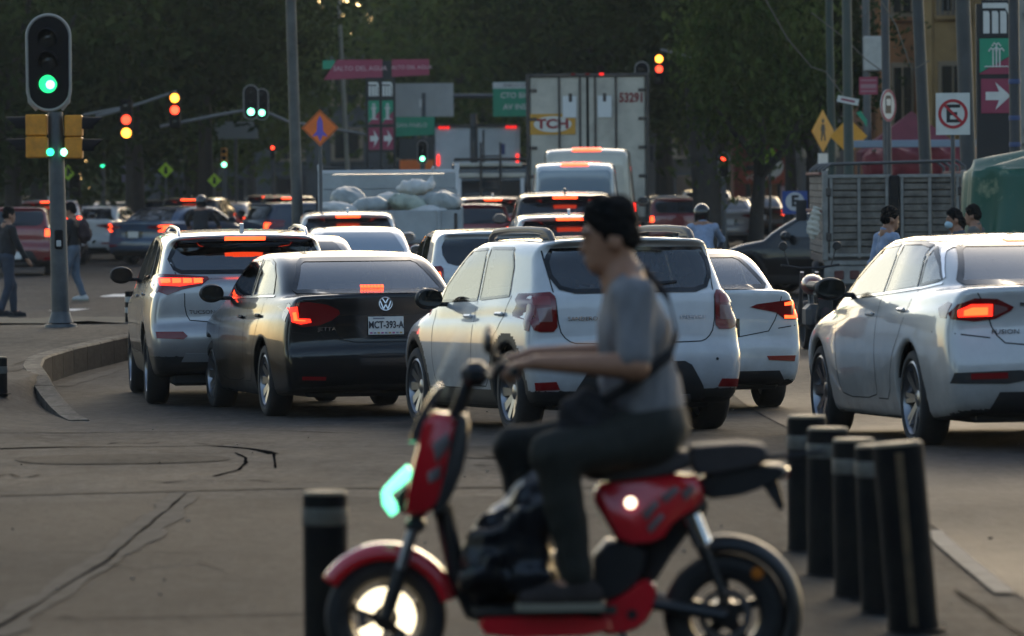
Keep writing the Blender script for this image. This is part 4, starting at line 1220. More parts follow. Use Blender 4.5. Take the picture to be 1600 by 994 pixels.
SKYGLASS = mat('pale_sky_glass', (.20, .25, .30), .12, spec=.8)  # sky reflection put into the pale colour of the glass
far_car('sedan', 'grey', 468, 57.5, 6, 'grey saloon mostly hidden between the silver crossover and the black saloon')
far_car('sedan', 'white', 566, 69.0, 5, 'white saloon with wide pale rear window ahead of the black saloon', rear_mat=SKYGLASS)
far_car('suv', 'white', 545, 75.6, 3, 'white car with roof rails and glowing high brake light under the load of sacks')
far_car('hatch', 'white', 778, 57.0, 6, 'small white car nose deep behind the white hatchback, its left side showing')
far_car('suv', 'white', 893, 66.0, 2, 'white car just showing its roof and brake light above the hatchback roof bars')
far_car('suv', 'dark', 884, 83.6, 0, 'dark people carrier with a row of red brake lights under a cream roof', 1.12)
far_car('van', 'white', 899, 89.6, -1, 'low white van with a broad pale blue rear window', .94, rear_mat=SKYGLASS)
far_car('van', 'cream', 918, 95.6, -1.5, 'tall cream panel van with long orange brake light, right behind the trailer', 1.06, rear_mat=FARCOL['cream'])
far_car('suv', 'silver', 772, 106.0, 2, 'pale car with dark rear window left of the cream van')
far_car('hatch', 'red', 742, 99.0, 3, 'red hatchback between the sack truck and the pale car')
far_car('sedan', 'silver', 1139, 140.0, 1, 'silver saloon with both brake lamps lit, right of the queue')
far_car('suv', 'silver', 1106, 152.0, 0, 'silver off-roader ahead of the silver saloon', 1.02)
far_car('hatch', 'white', 1047, 150.0, 1, 'white hatchback with glaring brake light just right of the trailer')
far_car('sedan', 'dark', 1022, 165.0, 0, 'small dark saloon beside the lower right corner of the trailer')
far_car('hatch', 'black', 1462, 83.4, 60, 'black car turning left with its driver window open, in front of the stake truck')
far_car('hatch', 'red', 22, 104.0, 4, 'red hatchback at the left edge with bright brake light')
far_car('suv', 'white', 76, 118.0, 4, 'white estate car behind the dark pedestrian on the left')
far_car('sedan', 'white', 128, 124.0, -8, 'white saloon seen past the traffic light pole')
far_car('sedan', 'blue', 208, 118.0, -30, 'blue saloon turning across the road with amber lights at its rear')
far_car('hatch', 'darkblue', 388, 118.0, -62, 'dark blue car standing crosswise behind the silver crossover roof')
far_car('suv', 'dark', 292, 127.0, -6, 'charcoal off-roader just left of the motorcyclist')
far_car('sedan', 'silver', 176, 158.0, 2, 'silver saloon far off above the boot of the blue one')
far_car('hatch', 'dark', 250, 148.0, 0, 'charcoal hatchback with two red lamps behind the blue saloon')
far_car('sedan', 'darkblue', 345, 146.0, -4, 'dark blue saloon far off with lit lamps right of the motorcyclist')
far_car('suv', 'black', 420, 152.0, 2, 'black off-roader far off under the twin green signals')
far_car('hatch', 'red', 1062, 128.0, 2, 'dark red hatchback right of the trailer with lit lamps')
far_car('sedan', 'black', 1190, 158.0, 2, 'black saloon far off under the yellow-green sign')
far_car('suv', 'black', 452, 134.0, 3, 'black off-roader with one red light left of the sack truck')
far_car('sedan', 'white', 520, 150.0, 3, 'white saloon far off just left of the sack truck headboard')
far_car('sedan', 'silver', 700, 140.0, 2, 'silver saloon far ahead under the green traffic light')

# ------------------------------------------------------------------ lorries
GREYBOX = mat('trailer_panel', (.42, .39, .325), .65, noise=.32, nscale=1.3)
BOXWHITE = mat('truck_box_white', (.55, .56, .57), .55, noise=.15, nscale=1.5)
RUST = mat('trailer_frame', (.055, .045, .038), .7, noise=.4, nscale=6)
ORANGE = mat('logo_yellow', (.50, .25, .02), .5, noise=.15, nscale=6); LOGOW = mat('logo_white', (.55, .54, .48), .5); LOGOR = mat('logo_red', (.22, .012, .016), .5)
def lorry_wheels(root, W, ys, r=.50):
    if 'lw' not in _WH: _WH['lw'] = wheel_meshes(.5, .28, 6, .29)
    ma, mb = _WH['lw']
    for y in ys:
        for s in (-1, 1):
            e = empty('wheel', (s * (W / 2 - .16), y, r), math.pi if s < 0 else 0, root); e.scale = (1, r / .5, r / .5)
            obj('tyre', ma, e); obj('rim', mb, e)

SPLIT = {'gate_rail', 'gate_hinge', 'tail_lamp', 'marker_light', 'side_cap', 'light_panel', 'cream_band', 'roof_bar_box'}
def part(name, m, parent, boxes, bev=.01, loc=None):
    if name in SPLIT and len(boxes) > 1:
        return [part(name, m, parent, [q], bev, loc) for q in boxes][-1]
    b = MB()
    for c, s in boxes: b.box(c, s, bev)
    return b.build(name, m, parent, loc=loc)

def cab(root, W, y0, m, hh=2.4, ln=1.9):
    b = MB()
    pr = chaikin([(y0, .55), (y0, hh - .1), (y0 + .1, hh), (y0 + ln * .65, hh), (y0 + ln * .8, hh - .15), (y0 + ln, 1.4), (y0 + ln + .05, .6), (y0 + ln, .5)], 1)
    b.prism(pr, lambda a, c, d: (d, a, c), -W / 2 + .06, W / 2 - .06)
    o = b.build('cab', m, root, smooth=False)
    part('cab_rear_window', GLASSOPAQUE, root, [((0, y0 - .005, hh - .55), (W * .5, .02, .45))])
    for s in (-1, 1):
        part('cab_side_window', GLASSOPAQUE, root, [((s * (W / 2 - .05), y0 + ln * .45, hh - .55), (.03, ln * .55, .55))])
        part('door_mirror', TRIM, root, [((s * (W / 2 + .16), y0 + ln * .8, hh - .6), (.18, .08, .38)), ((s * (W / 2 + .02), y0 + ln * .8, hh - .6), (.2, .03, .03))])
    return o

tr = empty('box_trailer')
W, z0, z1, LN = 2.60, 1.10, 4.22, 10.5
part('box_body', GREYBOX, tr, [((0, LN / 2 + .06, (z0 + z1) / 2), (W, LN, z1 - z0))], .02)
fr = part('door_frame', RUST, tr, [((s * (W / 2 - .035), .03, (z0 + z1) / 2), (.075, .10, z1 - z0 + .02)) for s in (-1, 1)] + [((0, .03, z1 - .03), (W + .01, .11, .075)), ((0, .03, z0 + .04), (W + .01, .11, .10))])
for s in (-1, 1):
    dr = part('door', GREYBOX, tr, [((s * .615, .035, (z0 + z1) / 2), (1.18, .05, z1 - z0 - .14))], .012)
    for k in range(5):
        part('hinge', RUST, dr, [((s * (W / 2 - .13), .0, z0 + .35 + k * (z1 - z0 - .7) / 4), (.20, .03, .07))])
    for xo in (.16, .60):
        b = MB(); b.cyl((s * xo, -.02, z0 + .02), (s * xo, -.02, z1 - .06), .022, n=8); b.build('lock_rod', RUST, dr)
    w2 = part('white_panel', mat('panel_white', (.55, .56, .55), .4), dr, [((s * .36 - (.0 if s > 0 else .02), -.006, 3.52), (.30, .02, .46))], .03)
    part('latch', RUST, w2, [((s * .36, -.025, 3.72), (.07, .03, .18))], .02)
part('gasket', mat('gap', (0, 0, 0)), tr, [((0, .012, (z0 + z1) / 2), (.05, .03, z1 - z0 - .14))])
lg = part('company_logo', ORANGE, tr, [((-.74, .004, 3.16), (.96, .012, .44))], .004)
b = MB(); b.lathe([(0, .004), (.20, .004), (.20, 0)], axis=(0, -1, 0), n=32); e = b.build('logo_oval', LOGOW, lg, loc=(-.74, -.003, 3.16)); e.scale = (2.0, 1, .85)
lettering('TCH', .27, LOGOR, lg, (-.74, -.010, 3.16), bold=.012, sx=1.25)
lettering('53291', .27, mat('number_red', (.16, .006, .008), .6), tr, (.93, .004, 3.70), bold=.010, sx=.78)
for x in (-.30, .30, .0): part('marker_light', TAILGLOW if x > 0 else REDLENS, tr, [((x, -.03, z1 - .01), (.09, .03, .05))])
part('chassis', RUST, tr, [((0, LN / 2, .92), (1.1, LN - .3, .25)), ((0, .1, .62), (2.3, .10, .12)), ((-.8, .1, .8), (.1, .1, .4)), ((.8, .1, .8), (.1, .1, .4))])
for s in (-1, 1): part('tail_lamp', BRAKE, tr, [((s * .95, .02, .95), (.30, .04, .10))])
lorry_wheels(tr, W, (1.6, 2.9, LN - 1.0), .5)
cab(tr, 2.5, LN + .6, FARCOL['white'], 3.2, 2.2)
place_car(tr, 920, 101.5, -1.2, 'tall weathered box trailer with yellow company logo and red number 53291', 'truck')

bt = empty('box_truck')
W, z0, z1, LN = 2.40, .95, 3.55, 5.5
part('box_body', BOXWHITE, bt, [((0, LN / 2 + .05, (z0 + z1) / 2), (W, LN, z1 - z0))], .02)
for s in (-1, 1):
    d = part('door', BOXWHITE, bt, [((s * .56, .03, (z0 + z1) / 2), (1.08, .04, z1 - z0 - .2))])
    b = MB()
    b.cyl((s * .16, -.01, z0), (s * .16, -.01, z1 - .1), .025, n=8); b.build('lock_rod', RUST, d)
    part('marker_light', TAILGLOW, bt, [((s * .95 + k * .11, -.02, z1 - .03), (.08, .04, .07)) for k in (-1, 0, 1)])
    part('tail_lamp', BRAKE, bt, [((s * 1.12, .0, 2.6), (.06, .04, .3))])
part('roof_frame', RUST, bt, [((0, .02, z1 + .02), (W + .04, .1, .07))])
part('blue_mark', mat('blue_print', (.05, .06, .18), .6), bt, [((.72, .006, 2.9), (.10, .01, .30))])
part('chassis', RUST, bt, [((0, LN / 2, .75), (.9, LN - .2, .25)), ((0, .06, .6), (2.1, .1, .12))])
lorry_wheels(bt, W, (1.4, LN + 1.0), .44); cab(bt, 2.2, LN + .25, FARCOL['white'], 2.6)
place_car(bt, 748, 136, 1, 'white box truck with two red marker lights, left of the tall trailer', 'truck')

mb_ = empty('minibus')
b = MB(); b.prism(chaikin([(0, .5), (.0, 1.0), (.06, 2.25), (.2, 2.45), (5.2, 2.45), (5.6, 1.4), (6.0, 1.2), (6.05, .5)], 1), lambda a, c, d: (d, a, c), -.98, .98); b.build('body', FARCOL['dark'], mb_, smooth=False)
part('rear_window', GLASSOPAQUE, mb_, [((0, .03, 1.75), (1.5, .06, .5))], .05)
part('cream_band', FARCOL['cream'], mb_, [((0, .03, 2.13), (1.75, .06, .12)), ((0, .0, 1.35), (1.2, .06, .28)), ((0, .16, 2.40), (1.6, .3, .1))], .02)
for s in (-1, 1):
    part('window_post', FARCOL['white'], mb_, [((s * .80, .02, 1.75), (.10, .07, .62))]); part('tail_lamp', REDLENS, mb_, [((s * .88, .0, 1.05), (.14, .05, .3))])
    b = MB(); b.tube([(s * .25, -.02, 1.3), (s * .25, -.05, 2.5), (s * .25, -.02, 2.95), (s * .25, .4, 2.95)], .03, 6); b.build('ladder_rail', RUST, mb_)
b = MB()
for k in range(5): b.cyl((-.25, -.04, 1.5 + .28 * k), (.25, -.04, 1.5 + .28 * k), .02, n=6)
b.build('ladder_rungs', RUST, mb_)
b = MB(); b.tube([(-.9, .1, 2.55), (-.9, 4.5, 2.55), (.9, 4.5, 2.55), (.9, .1, 2.55), (-.9, .1, 2.55)], .03, 6); b.build('roof_rack', RUST, mb_)
lorry_wheels(mb_, 1.96, (1.3, 4.6), .38)
part('plate', MATS['plate_white'], mb_, [((0, -.02, .95), (.3, .02, .15))])
place_car(mb_, 768, 122, 1, 'dark minibus with cream band and rear ladder below the white box truck', 'bus')

# ---- flatbed truck carrying sacks
GREYSHEET = mat('grey_steel_sheet', (.34, .36, .365), .5, metal=.3, noise=.2, nscale=2)
fb = empty('flatbed_truck')
W, LN = 2.42, 4.4
part('bed_floor', RUST, fb, [((0, LN / 2, 1.05), (W, LN, .12))])
hb = empty('headboard', (0, 0, 0), 0, fb)
for k in range(4): part('headboard_plank', GREYSHEET, hb, [((0, LN - .03 + .012 * (k % 2), 1.24 + k * .27), (W, .04, .262))], .008)
part('headboard_rail', FARCOL['white'], hb, [((0, LN, 2.22), (W + .06, .07, .07))])
for s in (-1, 1):
    part('headboard_post', FARCOL['white'], hb, [((s * (W / 2), LN, 1.66), (.07, .08, 1.2)), ((s * (W / 2), LN, 2.30), (.09, .09, .12))])
    sd = part('side_board', GREYSHEET, fb, [((s * (W / 2 - .02), LN / 2, 1.38), (.04, LN - .1, .54))])
tg = part('tailgate', GREYSHEET, fb, [((0, .02, 1.32), (W - .04, .04, .56))])
for x in (-.8, 0, .8): part('tailgate_rib', GREYSHEET, tg, [((x, -.012, 1.32), (.07, .03, .54))])
for s in (-1, 1):
    part('tailgate_latch', RUST, tg, [((s * 1.08, -.02, 1.40), (.05, .04, .30))], .01)
    part('tail_lamp', BRAKE, fb, [((s * .93, -.02, .92), (.15, .05, .13))], .02)
part('lamp_bar', mat('red_bar', (.12, .01, .01), .5), fb, [((0, .0, .92), (2.1, .05, .2))])
part('chassis', RUST, fb, [((0, LN / 2, .85), (.9, LN, .2))])
lorry_wheels(fb, W - .2, (1.2, LN + .9), .42); cab(fb, 2.1, LN + .2, FARCOL['white'], 2.2)
place_car(fb, 612, 80.6, 2, 'grey flatbed truck with plank headboard and low tailgate', 'truck')
SACK = mat('sack_white', (.50, .49, .46), .6, noise=.18, nscale=6); SACK2 = mat('sack_clear', (.30, .32, .31), .4, noise=.3, nscale=5); SACKG = mat('sack_green', (.34, .38, .31), .6, noise=.4, nscale=4)
sack_l = ['white sack lying at the left end of the flatbed load', 'grey clear sack beside the leftmost white one on the flatbed', 'bulging white sack in the middle of the flatbed load', 'faintly green sack under the upright bag on the flatbed', 'white sack standing highest with its tied ear up on the flatbed', 'grey sack at the right end of the flatbed load', 'flat white sack lying on the right end of the load', 'pale sack leaning on the flatbed headboard']
for i, (x, y, z, sx, sy, sz, m, rt) in enumerate([(-.85, .5, 1.62, .40, .30, .17, SACK, 10), (-.35, .6, 1.66, .38, .30, .20, SACK2, -8), (.02, 1.2, 1.72, .36, .3, .2, SACK, 5), (.30, .5, 1.70, .40, .28, .20, SACKG, 14), (.42, .9, 1.98, .36, .28, .17, SACK, -6), (.88, .55, 1.72, .36, .28, .24, SACK2, 4), (.62, .30, 1.56, .38, .24, .13, SACK, 0), (-.7, 2.6, 1.75, .4, .35, .3, SACK2, 20)]):
    F = Field((-.6, -.5, -.4), (.6, .5, .55), .035)
    sx, sy, sz = sx * .88, sy, sz * .85
    F.ell((0, 0, 0), (sx, sy, sz), .05)
    if i == 4: F.cap((.28, 0, .05), (.34, 0, .30), .05, .02, .08)
    F.noise(.014, 12, i); F.noise(.006, 30, i + 40)
    V, Q = F.mesh(0)
    o = obj('sack', make_mesh('sack', V, Q, m)); M = Matrix.Rotation(fb.rotation_euler.z, 3, 'Z')
    o.location = Vector(fb.location) + M @ Vector((x, y, z)); o.rotation_euler = (0, R(rt), fb.rotation_euler.z)
    tag(o, sack_l[i], 'sack', 'sacks on the flatbed')

# ---- stake truck on the right
WOOD = mat('weathered_slats', (.15, .135, .115), .8, noise=.65, nscale=3.5); GALV = mat('worn_galvanised', (.24, .235, .22), .55, metal=.4, noise=.3, nscale=5)
st = empty('stake_truck')
W, LN = 2.18, 4.6
part('bed_floor', RUST, st, [((0, LN / 2, .92), (W, LN, .14))])
for s in (-1, 1):
    gt = empty('rear_gate', (s * .545, 0, 0), 0, st)
    for k in range(11):
        
        part('slat', WOOD, gt, [((random.uniform(-.008, .008), .02 + random.uniform(-.008, .008), 1.07 + k * .118), (.92, .03, .104 + random.uniform(-.012, .006)))], .006)
    part('inner_board', RUST, gt, [((0, .07, 1.66), (.94, .02, 1.32))], .004)
    for x in (-.43, .0, .43): part('gate_bar', GALV, gt, [((x, -.015, 1.62), (.05, .04, 1.36))], .008)
    part('gate_rail', GALV, gt, [((0, -.012, 2.31), (1.0, .05, .06)), ((0, -.012, .99), (1.0, .05, .06))], .008)
    part('gate_hinge', RUST, gt, [((s * .47, -.04, z), (.08, .05, .14)) for z in (1.3, 2.05)], .01)
    part('corner_post', GALV, st, [((s * (W / 2 - .02), .0, 1.65), (.09, .09, 1.5))], .012)
    for k in range(11): part('side_slat', WOOD, st, [((s * (W / 2), LN / 2, 1.07 + k * .118), (.03, LN - .12, .108))], .006)
    part('side_inner_board', RUST, st, [((s * (W / 2 - .05), LN / 2, 1.66), (.02, LN - .2, 1.32))], .004)
    part('side_cap', mat('old_red_wood', (.16, .06, .045), .8), st, [((s * (W / 2 + .03), LN / 2, z), (.09, LN, .05)) for z in (1.72, 2.36)], .01)
    part('tail_lamp', mat('dull_red_lens', (.10, .03, .025), .4), st, [((s * x, -.03, .66), (.15, .04, .15)) for x in (.62, .86)], .03)
part('gate_lock', mat('gap', (0, 0, 0)), st, [((0, -.05, 1.75), (.16, .05, 1.15))], .02)
part('light_panel', GALV, st, [((0, .0, .66), (W, .05, .30)), ((0, .0, .86), (W, .06, .08))], .01)
part('lower_board', RUST, st, [((0, .0, .42), (W - .2, .05, .16))], .01)
for y in (.05, 1.5, 3.0, 4.5):
    b = MB(); b.tube([(-W / 2, y, 2.3), (-W / 2, y, 2.42), (-W / 2 + .12, y, 2.52), (W / 2 - .12, y, 2.56), (W / 2, y, 2.46), (W / 2, y, 2.3)], .025, 6); b.build('hoop', DARKSTEEL, st)
part('chassis', RUST, st, [((0, LN / 2, .75), (.9, LN, .2))])
lorry_wheels(st, W - .1, (1.1, LN + .9), .40); cab(st, 2.0, LN + .2, FARCOL['grey'], 2.3)
place_car(st, 1398, 74.0, -1, 'old slatted stake truck with grey gates and hoops, parked on the right', 'truck'); st.scale = (1, 1, .92)
b = MB(); F = Field((-.2, -.1, -.35), (.2, .12, .3), .02); F.ell((0, 0, .1), (.08, .05, .12), .05).ell((-.05, 0, -.12), (.10, .05, .16), .05).noise(.012, 25, 3); V, Q = F.mesh()
o = obj('cloth', make_mesh('cloth', V, Q, mat('rag_white', (.5, .47, .4), .9, noise=.2))); o.location = P(1275, 345, 73.9)
tag(o, 'pale rag tied to the left corner of the stake truck', 'cloth')
# ------------------------------------------------------------------ people
def V3(*a): return np.array(a, float)
def nrm(v): v = np.array(v, float); return v / max(np.linalg.norm(v), 1e-9)
def rotv(v, ax, ang):
    return np.array(Matrix.Rotation(ang, 3, Vector(ax)) @ Vector(v))

def hand(F, w, f, s, n, mode, k=.008):
    """w wrist, f finger direction, s across the knuckles (index to little finger), n where the palm faces."""
    w, f, s, n = np.array(w), nrm(f), nrm(s), nrm(n)
    for i in range(4):
        F.cap(w + s * (-.018 + .012 * i), w + f * .085 + s * (-.030 + .020 * i), .019, .0125, .012)
    ln = [.074, .082, .076, .060]
    an = {'relaxed': (18, 42, 66), 'grip': (48, 130, 205)}[mode]
    for i in range(4):
        p = w + f * .086 + s * (-.031 + .0205 * i)
        for j, (a, q) in enumerate(zip(an, (.46, .31, .26))):
            d = rotv(f, s, R(a) * (1 if np.dot(np.cross(s, f), n) > 0 else -1))
            e = p + d * ln[i] * q * (1.1 if mode == 'grip' else 1)
            F.cap(p, e, .0098 - .0008 * j, .0092 - .0009 * j, k); p = e
    b = w + f * .028 - s * .028
    m = b + nrm(f * .75 - s * .45 + n * .5) * .042
    F.cap(b, m, .015, .011, .012)
    t = m + nrm(f * (.7 if mode == 'relaxed' else .25) + n * .8 + s * (.0 if mode == 'relaxed' else .45)) * .034
    F.cap(m, t, .0105, .0085, .006)

def build_person(J, mats, h=.011, hands=('relaxed', 'relaxed'), sleeve=.62, bulk=1.0, hair='short', helmet=None, mask=None, long_hair=False, cap_up=0.0):
    """One continuous body with clothes and hair as children. J: joints in the figure's own frame (y forward)."""
    root = empty('person')
    Rh = Euler(J.get('hrot', (0, 0, 0))).to_matrix(); hd = np.array(J['head'])
    hp = lambda x, y, z: hd + np.array(Rh @ Vector((x, y, z)))
    pts = np.array([v for k, v in J.items() if k != 'hrot'])
    lo = pts.min(0) - .24; hi = pts.max(0) + .24; lo[2] = pts[:, 2].min() - .13; hi[2] = max(hi[2], hd[2] + .2)
    F = Field(lo, hi, h)
    b = bulk
    F.ell(hp(0, -.012, .035), (.073, .094, .086), .02, Rh).ell(hp(0, .022, -.03), (.060, .072, .088), .03, Rh).ell(hp(0, .045, -.088), (.042, .044, .034), .03, Rh)
    F.cap(hp(0, .088, .008), hp(0, .102, -.030), .010, .0135, .014).ell(hp(0, .082, .028), (.048, .020, .013), .015, Rh)
    F.ell(hp(0, .088, -.066), (.024, .013, .009), .008, Rh)
    for s in (-1, 1):
        F.ell(hp(s * .031, .098, .006), (.017, .014, .011), .012, Rh, cut=True).ell(hp(s * .030, .080, .006), (.013, .013, .012), .004, Rh)
        F.ell(hp(s * .076, -.012, -.012), (.012, .025, .034), .010, Rh)
    F.cap(J['neck'], hp(0, -.02, -.06), .058 * b, .054, .03)
    F.cap(J['pelvis'], J['chest'], .10, .10, .05).cap(J['chest'], J['neck'], .10, .06, .05)
    for s in 'lr':
        F.cap(J['neck'], J['sh_' + s], .055, .05, .04)
        F.cap(J['sh_' + s], J['el_' + s], .052 * b, .042 * b, .03).cap(J['el_' + s], J['wr_' + s], .043 * b, .027, .03)
        F.cap(J['hip_' + s], J['kn_' + s], .075, .052, .04).cap(J['kn_' + s], J['an_' + s], .052, .036, .03)
        F.cap(J['an_' + s], J['toe_' + s], .035, .03, .03)
    for s, md in zip('lr', hands):
        w = np.array(J['wr_' + s]); f = nrm(w - np.array(J['el_' + s]))
        f = nrm(J.get('hdir_' + s, f) if ('hdir_' + s) in J else f)
        sg = -1 if s == 'l' else 1
        if md == 'grip': sx, n = nrm((sg, 0, 0)), nrm((0, 0, -1))
        else: sx, n = nrm((0, -1, 0)), nrm((-sg, 0, 0))
        hand(F, w, f, sx, n, md)
    V, Q = F.mesh()
    obj('body', make_mesh('body', V, Q, mats['skin']), root)
    # shirt
    S = Field(lo, hi, h * 1.15)
    pe, ch, ne = np.array(J['pelvis']), np.array(J['chest']), np.array(J['neck'])
    wa = pe * .55 + ch * .45
    S.ell(ch, (.172 * b, .118 * b, .165), .05).ell(wa + (0, .02, 0), (.160 * b, .128 * b, .15), .06).ell(pe + (0, .02, .06), (.160 * b, .118 * b, .10), .06)
    for s in 'lr':
        sh, el, wr = (np.array(J[q + s]) for q in ('sh_', 'el_', 'wr_'))
        S.cap(ne * .8 + sh * .2 - (0, 0, .03), sh - (0, 0, .005), .062 * b, .064 * b, .05)
        if sleeve <= 1: S.cap(sh, sh + (el - sh) * sleeve, .066 * b, .060 * b, .03)
        else: S.cap(sh, el, .064 * b, .052 * b, .03).cap(el, el + (wr - el) * (sleeve - 1), .053 * b, .040, .03)
    S.plane(pe + np.array(J.get('hem', (0, 0, -.03))), J.get('hemn', (0, 0, -1)))
    S.noise(.0042, 26, 5)
    V, Q = S.mesh(); obj('shirt', make_mesh('shirt', V, Q, mats['shirt']), root)
    up = nrm(hp(0, 0, 0) - ne); c0 = ne + up * .012
    u = nrm(np.cross(up, (1, 0, 0))); v = np.cross(up, u)
    m = MB(); ring = [Vector(c0 + (u * math.cos(a) + v * math.sin(a)) * .066 + up * (.012 * -math.cos(a))) for a in np.linspace(0, 2 * math.pi, 25)]
    m.tube(ring, .016, 8); m.build('collar', mats['shirt'], root)
    # trousers
    T = Field(lo, hi, h * 1.25)
    T.ell(pe - (0, 0, .0), (.160 * b, .118 * b, .12), .04)
    for s in 'lr':
        hi_, kn, an = (np.array(J[q + s]) for q in ('hip_', 'kn_', 'an_'))
        T.cap(hi_, kn, .098 * b, .072 * b, .04).cap(kn, an + (kn - an) * .08, .073 * b, .058, .03)
    T.plane(pe + (0, 0, .075), (0, -.1, 1)); T.noise(.0025, 18, 9)
    V, Q = T.mesh(); obj('trousers', make_mesh('trousers', V, Q, mats['trousers']), root)
    for s in 'lr':
        an, to = np.array(J['an_' + s]), np.array(J['toe_' + s]); dr = to - an; dr[2] = 0; dr = nrm(dr)
        base = an + (0, 0, J.get('sole', -.085))
        G = Field(np.minimum(an, to) - .14, np.maximum(an, to) + .14, .009)
        G.cap(base - dr * .045 + (0, 0, .042), base + dr * .10 + (0, 0, .040), .042, .043, .03).cap(base + dr * .10 + (0, 0, .038), base + dr * .185 + (0, 0, .03), .044, .032, .03).cap(base + (0, 0, .05), an, .045, .050, .03)
        G.plane(base + (0, 0, .004), (0, 0, -1))
        V, Q = G.mesh(); o = obj('shoe', make_mesh('shoe', V, Q, mats['shoe']), root)
        sm = MB(); sd = V3(-dr[1], dr[0], 0)
        pl = [(-.09, .03), (-.08, .042), (.10, .046), (.19, .036), (.225, .012), (.225, -.012), (.19, -.036), (.10, -.046), (-.08, -.042), (-.09, -.03)]
        sm.prism(pl, lambda a, c, d: Vector(base + dr * a + sd * c + V3(0, 0, d)), -.012, .016); sm.build('sole', mats['sole'], o)
    if helmet:
        K = Field(hd - .22, hd + .22, .012); K.ell(hp(0, -.005, .03), (.125, .145, .14), .02, Rh).ell(hp(0, .03, -.06), (.105, .13, .09), .04, Rh); K.ell(hp(0, .15, .005), (.09, .06, .05), .02, Rh, cut=True)
        V, Q = K.mesh(); o = obj('helmet', make_mesh('helmet', V, Q, helmet), root)
        K = Field(hd - .2, hd + .2, .012); K.ell(hp(0, .02, .0), (.112, .125, .052), .01, Rh); V, Q = K.mesh(); obj('visor', make_mesh('visor', V, Q, GLASSOPAQUE), o)
    else:
        K = Field(hd - .22, hd + .22, .009)
        K.ell(hp(0, -.004, .056), (.081, .108, .104 + cap_up), .02, Rh).ell(hp(0, -.046, .002), (.0755, .066, .060), .03, Rh)
        if long_hair: K.ell(hp(0, -.10, -.03), (.06, .06, .07), .03, Rh).cap(hp(0, -.11, -.05), hp(0, -.10, -.22), .04, .02, .03)
        nr = np.array(Rh @ Vector((0, .80, -.60)))
        K.noise(.005, 55, 2); K.noise(.003, 120, 4)
        K.plane(hp(0, .074, .058), nr)
        nr2 = np.array(Rh @ Vector((0, .96, -.28))); K.plane(hp(0, .075, .0), nr2)
        V, Q = K.mesh(); obj('hair', make_mesh('hair', V, Q, mats['hair']), root)
        for s in (-1, 1):
            m = MB(); m.lathe([(0, .004), (.006, .002), (.006, -.004)], c=hp(s * .031, .0915, .007), axis=Rh @ Vector((0, 1, 0)), n=10); m.build('eye', mats['hair'], root)
            m = MB(); m.tube([hp(s * .014, .098, .030), hp(s * .032, .095, .036), hp(s * .050, .080, .030)], .0045, 6); m.build('eyebrow', mats['hair'], root)
        m = MB(); m.tube([hp(-.022, .095, -.066), hp(0, .1035, -.0655), hp(.022, .095, -.066)], .0028, 5); m.build('mouth', mat('lip_dark', (.14, .045, .035), .6), root)
    if mask is not None:
        K = Field(hd - .2, hd + .2, .009); K.ell(hp(0, .05, -.055), (.062, .072, .058), .02, Rh); K.plane(hp(0, .03, 0), np.array(Rh @ Vector((0, -1, 0)))); V, Q = K.mesh(); obj('face_mask', make_mesh('face_mask', V, Q, mask), root)
    return root

def skin(n, c): return mat('skin_' + n, c, .55, noise=.12, nscale=30, bump=.05, bscale=90)
def cloth(n, c, ns=.2): return mat('cloth_' + n, c, .85, noise=ns, nscale=9, bump=.12, bscale=160)
HAIR = mat('black_hair', (.006, .0055, .005), .85, spec=.15, noise=.3, nscale=60, bump=.4, bscale=120)
SOLE = mat('shoe_sole', (.22, .20, .15), .7); SOLED = mat('shoe_sole_dark', (.03, .03, .03), .7)

def standing(step=.12, arms=(0, 0), lean=.0, H=1.72, bend=(.25, .25), headturn=0.0, headtilt=0.0, sp=.10):
    k = H / 1.72
    J = dict(pelvis=(0, 0, .95), chest=(0, lean + .01, 1.27), neck=(0, lean - .01, 1.46), head=(0, lean + .035, 1.60), hrot=(headtilt, 0, headturn),
             hip_l=(-.09, 0, .92), hip_r=(.09, 0, .92), kn_l=(-.10, step * .7 + .03, .50), kn_r=(.10, -step * .35 + .05, .50), an_l=(-.10, step, .095), an_r=(.10, -step, .095 + abs(step) * .10),
             toe_l=(-.11, step + .14, .05), toe_r=(.11, -step + .14, .05))
    for s, sg, a, bd in (('l', -1, arms[0], bend[0]), ('r', 1, arms[1], bend[1])):
        sh = V3(sg * .175, lean - .01, 1.40)
        el = sh + V3(sg * .05, math.sin(a) * .29, -math.cos(a) * .29); wr = el + V3(-sg * .01, math.sin(a + bd) * .26, -math.cos(a + bd) * .26)
        J['sh_' + s], J['el_' + s], J['wr_' + s] = tuple(sh), tuple(el), tuple(wr)
    return {q: (v if q == 'hrot' else tuple(np.array(v) * k)) for q, v in J.items()}

# ---- the rider: frame of the scooter, y forward, z up, 0 = ground under the seat
QY = lambda px: (1005 - px) / 440.0
QZ = lambda py: 1.75 - (py - 288) / 440.0
SCOOT_D = 17.05
rj = dict(pelvis=(0, -.035, .895), chest=(0, .035, 1.215), neck=(0, .065, 1.405), head=(0, .112, 1.553), hrot=(R(-6), 0, R(4)),
          sh_l=(-.185, .035, 1.345), el_l=(-.275, .035, 1.110), wr_l=(-.285, .385, 1.125), sh_r=(.185, .045, 1.345), el_r=(.30, .10, 1.13), wr_r=(.285, .395, 1.135),
          hip_l=(-.10, -.03, .86), kn_l=(-.235, .318, .800), an_l=(-.17, .235, .345), toe_l=(-.18, .37, .30), hip_r=(.10, -.03, .86), kn_r=(.20, .45, .795), an_r=(.15, .36, .345), toe_r=(.16, .50, .30),
          hdir_l=(0, 1, -.14), hdir_r=(0, 1, -.16), hem=(0, 0, -.02), hemn=(0, -.35, -1))
